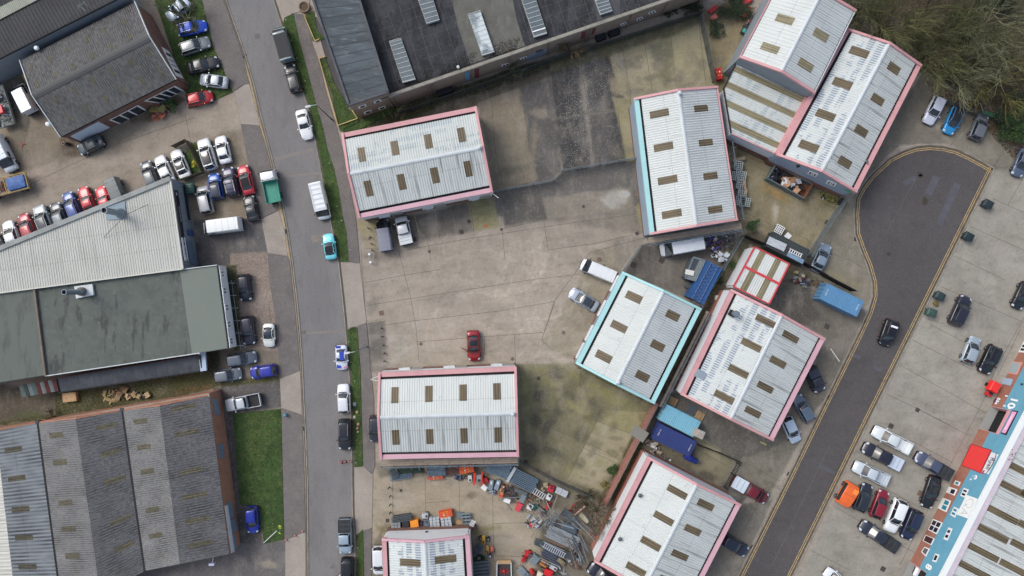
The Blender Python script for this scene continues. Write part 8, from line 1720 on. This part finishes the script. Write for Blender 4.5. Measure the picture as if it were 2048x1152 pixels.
for x, y, an in ((572,463,80),(609,857,88),(1577,948,60),(1504,1094,60),(1656,794,62),(1727,644,62),(1711,478,90),(663,450,-76),(490,112,70)):
    b = P(x, y); mb = MB();
    t = thing('drain_grate', 'dark iron drain grate at the edge of the road', 'drain', (0,0,0), 'road edge drain grates'); mb=MB();mb.box((0,0,.018),(.62,.42,.012)); mb.build('frame', cov, t)
    mb=MB();[mb.box((-.24 + .12 * k, 0,.03),(.05,.34,.012)) for k in range(5)]; mb.build('bars', M('grate_bar', c(44,42,42)), t); put(t, b, math.radians(an))
# ---- person leaning in at the open door of the black car
b = P(682,1147)
def skinned(name, joints, edges, mat, parent):
    me = bpy.data.meshes.new(name); me.from_pydata([j[0] for j in joints], edges, []); o = bpy.data.objects.new(name, me); C.objects.link(o)
    sk = o.modifiers.new('skin', 'SKIN'); sb = o.modifiers.new('sub', 'SUBSURF'); sb.levels = sb.render_levels = 1
    if not me.skin_vertices: 
        bm = bmesh.new(); bm.from_mesh(me); bm.verts.layers.skin.verify(); bm.to_mesh(me); bm.free()
    for i, j in enumerate(joints): me.skin_vertices[0].data[i].radius = (j[1], j[1]); me.skin_vertices[0].data[i].use_root = (i == 0)
    me.materials.append(mat); o.parent = parent; return o
pt_ = thing('person', 'person in a white top leaning in at the open door of the black car', 'person', (0,0,0))
SKN = M('skin', c(196,150,126)); SHI = M('white_shirt', c(226,228,236)); TRO = M('dark_trousers', c(34,34,44))
J = [((0,0,.92),.13),((.04,0,1.12),.13),((.16,0,1.34),.15),((.22,0,1.46),.07),((.29,0,1.60),.095),((.30,0,1.70),.08),
     ((.16,.19,1.38),.062),((.30,.34,1.18),.048),((.48,.36,1.10),.035),((.56,.36,1.09),.03),((.16,-.19,1.38),.062),((.20,-.36,1.16),.048),((.42,-.40,1.08),.035),((.50,-.40,1.07),.03),
     ((0,.10,.86),.095),((.04,.12,.48),.065),((-.02,.13,.10),.045),((.12,.14,.05),.04),((0,-.10,.86),.095),((-.02,-.12,.48),.065),((-.16,-.12,.10),.045),((-.04,-.13,.05),.04)]
Eg = [(0,1),(1,2),(2,3),(3,4),(4,5),(2,6),(6,7),(7,8),(8,9),(2,10),(10,11),(11,12),(12,13),(0,14),(14,15),(15,16),(16,17),(0,18),(18,19),(19,20),(20,21)]
body = skinned('body', J, Eg, SKN, pt_)
skinned('shirt', [((.0,0,.95),.15),((.04,0,1.12),.155),((.16,0,1.35),.17),((.21,0,1.44),.09),((.16,.20,1.38),.085),((.30,.34,1.18),.066),((.44,.355,1.12),.052),((.16,-.20,1.38),.085),((.20,-.36,1.16),.066),((.38,-.39,1.09),.052)], [(0,1),(1,2),(2,3),(2,4),(4,5),(5,6),(2,7),(7,8),(8,9)], SHI, pt_)
skinned('trousers', [((0,0,.93),.15),((0,.10,.84),.115),((.04,.12,.48),.085),((-.02,.13,.12),.065),((0,-.10,.84),.115),((-.02,-.12,.48),.085),((-.16,-.12,.12),.065)], [(0,1),(1,2),(2,3),(0,4),(4,5),(5,6)], TRO, pt_)
mb=MB();mb.lathe((.27,0,1.60), [(.10,0),(.115,.07),(.10,.13),(.05,.17),(.01,.175)], 12); mb.build('hair', M('dark_hair', c(44,34,28)), pt_, smooth=True)
mb = MB()
for s in (-1,1):
    for k in range(5): y = s * (.36 if s > 0 else .40) + (k - 2) * .018; x = .55 if s > 0 else .49; mb.tube([(x, y, 1.09),(x + .05, y * 1.0,1.08),(x + .05 + (.03 if k in (1,2,3) else .015), y, 1.055)], [.009,.008,.007], 5)
mb.build('fingers', SKN, pt_)
mb=MB();[mb.lathe((.385, s * .035,1.615), [(.012,-.008),(.014,0),(.004,.008)], 6) for s in (-1,1)]; mb.build('eyes', DARK, pt_)
mb=MB();mb.loft([[(.375,-.018,1.575),(.375,.018,1.575),(.372,.01,1.61),(.372,-.01,1.61)], [(.41,-.012,1.575),(.41,.012,1.575),(.385,.006,1.61),(.385,-.006,1.61)]]); mb.build('nose', SKN, pt_)
for nm, xs in (('shoe', None),):
    for (x, y) in ((.06,.135),(-.08,-.125)): mb=MB();mb.loft([rrect(x - .12, x + .15,.045,.0,.035), rrect(x - .11, x + .12,.04,.09,.03)]); mb.build('shoe', TRIM, pt_)
put(pt_, (b.x, b.y, 0), math.radians(10))
# ---------------------------------------------------------------- trees and shrubs
def bare_tree(x, y, h, r, cols, lab, seed, limbs=16, grp='bare trees', twig=1.0, name='bare_tree', zview=None, trunk=.22, flat=.55):
    rnd = random.Random(seed); b = P(x, y, (zview or h * .7)); b.z = 0
    t = thing(name, lab, 'tree' if h > 3 else 'shrub', b, grp)
    hs = h * .28; mb=MB();mb.tube([(b.x, b.y, 0),(b.x + .1, b.y, hs * .5),(b.x, b.y + .05, hs)], [trunk, trunk * .8, trunk * .65], 8); mb.build('trunk', M('bark_%d' % (seed % 3), c(*[(92,84,62),(84,78,56),(104,98,76)][seed % 3])), t)
    m1 = MB(); nm = 0
    def branch(p, d, L, rad, lev):
        nonlocal nm
        n_ = 4 if lev < 2 else 3; path = [p.copy()]; q = p.copy(); dd = d.copy(); kids = []
        for i in range(n_):
            dd = (dd + Vector((rnd.gauss(0,.16), rnd.gauss(0,.16), rnd.gauss(.02,.10)))).normalized(); q = q + dd * (L / n_); path.append(q.copy())
            if lev < 3 and i >= (1,0,2)[lev]: kids.append((q.copy(), dd.copy(), i))
        m1.tube(path, [max(.014, rad * (1 - .75 * i / n_)) for i in range(n_ + 1)], 3 if lev else 4, mi=(0 if rnd.random() < .6 else 1), caps=False)
        for q_, d_, i in kids:
            for _ in range([2,2,1][lev]):
                a = rnd.uniform(.22,.6); ax = Vector((rnd.gauss(0,1), rnd.gauss(0,1), rnd.gauss(0,.5))).normalized()
                nd = (d_ + ax * a).normalized(); branch(q_, nd, L * rnd.uniform(.38,.62), rad * .55, lev + 1)
    for i in range(limbs):
        a = 2 * math.pi * (i + rnd.uniform(-.3,.3)) / limbs; el = rnd.uniform(.15,1.3); d = Vector((math.cos(a) * math.cos(el), math.sin(a) * math.cos(el), math.sin(el)))
        L = r * (.62 + .25 * rnd.random()) * (1 + (math.sin(el) * (h / r * flat - .3) if el > .7 else 0))
        branch(Vector((b.x, b.y, hs * rnd.uniform(.6,1))), d, L, .075 * twig, 0)
    m1.build('crown', [M('twig_%d_%d_%d' % k, c(*k), rough=.9) for k in cols], t); return t
OL, PALE, BRN = [(98,100,62),(68,70,44)], [(118,120,92),(78,82,60)], [(72,66,48),(52,50,38)]
bare_tree(1790,40,8,4.6, OL, 'olive bare tree spreading above the top right corner of unit 15', 1,22)
bare_tree(1880,100,8,3.9, OL, 'mid olive bare tree behind the three parked cars', 2,20); bare_tree(1937,130,8,3.9, PALE, 'pale bare tree reaching over the grey parked car', 3,22)
bare_tree(1865,45,7,3.4, BRN, 'brownish bare tree between the two olive ones at the top', 4,10); bare_tree(2010,30,10,6.0, PALE, 'large pale branched tree in the top right corner', 5,22, twig=1.5); bare_tree(2022,150,8,4.2, [(108,102,54),(78,74,42)], 'yellowish bare tree at the right edge', 6,18)
bare_tree(1942,50,8,4.4, OL, 'small olive tree beside the large pale tree', 7,16); bare_tree(1672,8,6,2.6, PALE, 'small grey bare tree at the top edge beside the taller sheeted unit', 8,12); bare_tree(1830,95,6,3.4, OL, 'low olive thicket touching the edge of unit 15', 13,9); bare_tree(1975,105,7,3.6, BRN, 'brown bare tree in the middle of the copse', 14,9)
bare_tree(1740,5,7,3.6, OL, 'olive bare tree cut by the top edge above unit 15', 15,14)
bare_tree(358,24,5,2.6, PALE, 'bare tree over the silver blue car at the top left', 9,10, twig=1.4); bare_tree(1140,98,2.5,2.2, [(120,104,78),(92,80,60)], 'dry bare bush behind the palisade fence', 10,9, grp='dry bushes'); bare_tree(1030,138,1.8,1.0, PALE, 'small pale bush in front of the palisade fence', 11,7, grp='dry bushes'); bare_tree(785,240,2,1.4, [(128,122,88),(100,92,70)], 'dry bush between the fence end and the upper left unit', 12,8, grp='dry bushes')
bare_tree(1197,1030,3.5,2.8, [(112,100,74),(84,76,58)], 'dense bramble at the foot of the low brick wall', 16,12, grp='dry bushes'); bare_tree(1172,1000,2,1.6, [(84,78,58),(64,60,44)], 'dark tangled bush at the end of the mesh fence', 17,9, grp='dry bushes'); bare_tree(98,836,1.5,1.2, [(96,84,66),(76,66,52)], 'brown bush by the low wall at the left', 18,7, grp='dry bushes')
def leafy(x, y, r, h, cols, lab, seed, n_=1400, grp='leafy bushes', cat='bush'):
    rnd = random.Random(seed); b = P(x, y, h * .5); b.z = 0; t = thing('leafy_bush', lab, cat, b, grp)
    mb=MB();[mb.tube([(b.x, b.y, 0),(b.x + rnd.gauss(0, r * .3), b.y + rnd.gauss(0, r * .3), h * .7)], [.04,.02], 4) for _ in range(5)]; mb.build('stem', M('bark_0', c(92,84,62)), t)
    cl = [(rnd.gauss(0, r * .45), rnd.gauss(0, r * .45), rnd.uniform(.3,1) * h) for _ in range(14)]; mb = MB()
    for _ in range(n_):
        cx, cy, cz = rnd.choice(cl); p = Vector((b.x + cx + rnd.gauss(0, r * .17), b.y + cy + rnd.gauss(0, r * .17), max(.05, cz + rnd.gauss(0, h * .1)))); a = rnd.random() * 6.28; l = rnd.uniform(.06,.14)
        u = Vector((math.cos(a), math.sin(a), rnd.uniform(-.5,.5))) * l; v = Vector((-math.sin(a), math.cos(a), rnd.uniform(-.5,.5))) * l * .5; mb.add([p - u, p + v, p + u, p - v], [(0,1,2,3)], None, rnd.choice((0,0,1)))
    mb.build('leaves', [M('leaf_%d_%d_%d' % k, c(*k), rough=.8) for k in cols], t)
GRN, DG = [(58,84,40),(36,56,28)], [(44,58,34),(30,42,26)]
leafy(2030,262,2.6,2.4, GRN, 'green bush at the right edge above the blue grey car', 1,3600); leafy(2004,236,1.8,1.8, DG, 'dark green bush by the torn green sheet', 2,2000); leafy(2042,215,2.6,2.2, DG, 'dark bush under the yellowish tree', 3,2600); leafy(1503,449,.8,1.0, GRN, 'small green bush at the corner of the black board fence', 4,700)
leafy(1470,14,2.6,1.2, DG, 'dark ivy mound at the top beside the taller sheeted unit', 5,3000); leafy(1430,60,1.2,.8, DG, 'dark ivy climbing at the fence corner', 6,900); leafy(1655,22,2.2,2.0, DG, 'dark evergreen between the taller unit and the bare tree', 7,2200); leafy(1925,55,2.6,2.2, DG, 'dark evergreen undergrowth beneath the copse', 8,2400); leafy(1990,8,3.0,2.5, DG, 'dark evergreen under the large pale tree', 9,2600)
leafy(1380,20,1.6,.7, DG, 'ivy on the bank at the right end of the brick warehouse', 10,1200); leafy(1335,212 - 190,1.0,.6, DG, 'low ivy below the warehouse end windows', 11,500); leafy(390,325,.5,.5, [(196,180,40),(96,120,44)], 'yellow flowering plants in the fenced grass patch', 12,260); leafy(345,208,.9,1.0, GRN, 'green bush beside the debris at the workshop corner', 13,700); leafy(1872,609,.4,.3, [(124,112,60),(92,84,48)], 'dry weeds beside the dented green bin', 14,200)
leafy(1228,940,.7,.6, GRN, 'green weeds in the gap behind the low brick wall', 15,500); leafy(1210,970,.6,.6, [(128,120,70),(96,92,54)], 'dry weeds in the gap behind the low brick wall', 16,400); leafy(1462,330 + 200,.5,.5, GRN, 'weeds in the gap beside the red edged store', 17,350); leafy(1440,560,.5,.5, DG, 'dark weeds between the fence and the red edged store', 18,350)
rnd = random.Random(3); mb = MB()
def scatter(polys, n_, mats_, name, lab, s=(.03,.09), h=.03):
    mb = MB()
    for poly, dens in polys:
        xs = [p[0] for p in poly]; ys = [p[1] for p in poly]; k = 0
        while k < dens:
            p = (rnd.uniform(min(xs), max(xs)), rnd.uniform(min(ys), max(ys)))
            if not inside(p, poly): continue
            k += 1; q = P(*p); a = rnd.random() * 6.28; l = rnd.uniform(*s); mb.add([(q.x, q.y, .015),(q.x + l * math.cos(a), q.y + l * math.sin(a),.015 + h * rnd.random()),(q.x + l * math.cos(a + 1.2), q.y + l * math.sin(a + 1.2),.015 + h * rnd.random())], [(0,1,2)], None, rnd.randrange(len(mats_)))
    o = mb.build(name, mats_, None, label=lab, cat='litter', kind='stuff')
LM = [M('dead_leaf', c(84,60,44)), M('dead_leaf2', c(58,46,34)), M('dead_leaf3', c(96,84,60))]
scatter([([(1640,-10),(1760,-10),(1850,120),(1900,175),(1990,225),(2050,300),(2050,-10)], 26000),([(1850,160),(1930,190),(1990,225),(2050,300),(2050,345),(2010,300),(1950,235),(1880,205)], 5000),([(1545,560),(1640,560),(1700,590),(1640,575)], 900)], 0, LM, 'fallen_leaves', 'brown fallen leaves covering the ground under the bare trees', (.05,.16),.06)
GS = [M('gravel_light', c(186,172,158)), M('gravel_mid', c(140,124,114)), M('gravel_dark', c(96,86,80))]
scatter([([(466,510),(537,508),(550,640),(558,700),(474,702)], 9000)], 0, GS, 'gravel', 'pinkish gravel of the parking strip', (.04,.10),.03)
scatter([([(1150,118),(1208,112),(1222,150),(1200,215),(1176,232),(1130,245),(1124,180)], 700),([(1115,200),(1180,190),(1185,330),(1130,336)], 500),([(1190,250),(1230,250),(1236,325),(1195,328)], 120),([(1222,105),(1246,104),(1250,150),(1226,152)], 200)], 0, [M('white_chip', c(196,196,192))], 'paint_flecks', 'pale chips scattered over the dark slabs', (.03,.08),.01)
WG = [M('weed_a', c(92,100,54)), M('weed_b', c(66,78,40)), M('weed_c', c(120,112,76))]
scatter([([(110,786),(400,738),(440,762),(560,750),(556,760),(430,776),(330,800),(110,845)], 9000),([(0,845),(110,826),(100,846),(0,862)], 1200),([(455,530),(472,530),(484,700),(470,702)], 2200),([(800,212),(1090,122),(1290,62),(1400,28),(1400,34),(1100,132),(800,238)], 5000),([(700,262),(790,240),(860,205),(860,222),(780,250),(700,275)], 1500),([(1235,960),(1290,870),(1296,876),(1240,990)], 700),([(1160,728),(1310,806),(1306,814),(1155,736)], 900),([(1460,500),(1480,480),(1440,570),(1410,610)], 900)], 0, WG, 'weeds', 'low weeds growing along the walls and fences', (.04,.13),.1)
# loose stones of litter on the verge
for i, (x, y) in enumerate(((572,40),(583,82),(594,117),(611,162),(659,327),(674,413),(684,441),(701,500),(698,683),(702,724),(710,762),(714,880),(712,925),(715,1095))):
    b = P(x, y); mb=MB();mb.box((0,0,.15),(.22,.10,.04)); o = mb.build('litter', M('litter_pale', c(150,160,140)), None, label='scrap of pale litter lying on the grass verge', cat='litter', group='litter on the grass verge'); put(o, b, random.random() * 3)
for o in bpy.data.objects:
    if o.name.startswith('industrial_unit') and len(o['label'].split()) > 16: print('LONG', o['label'])
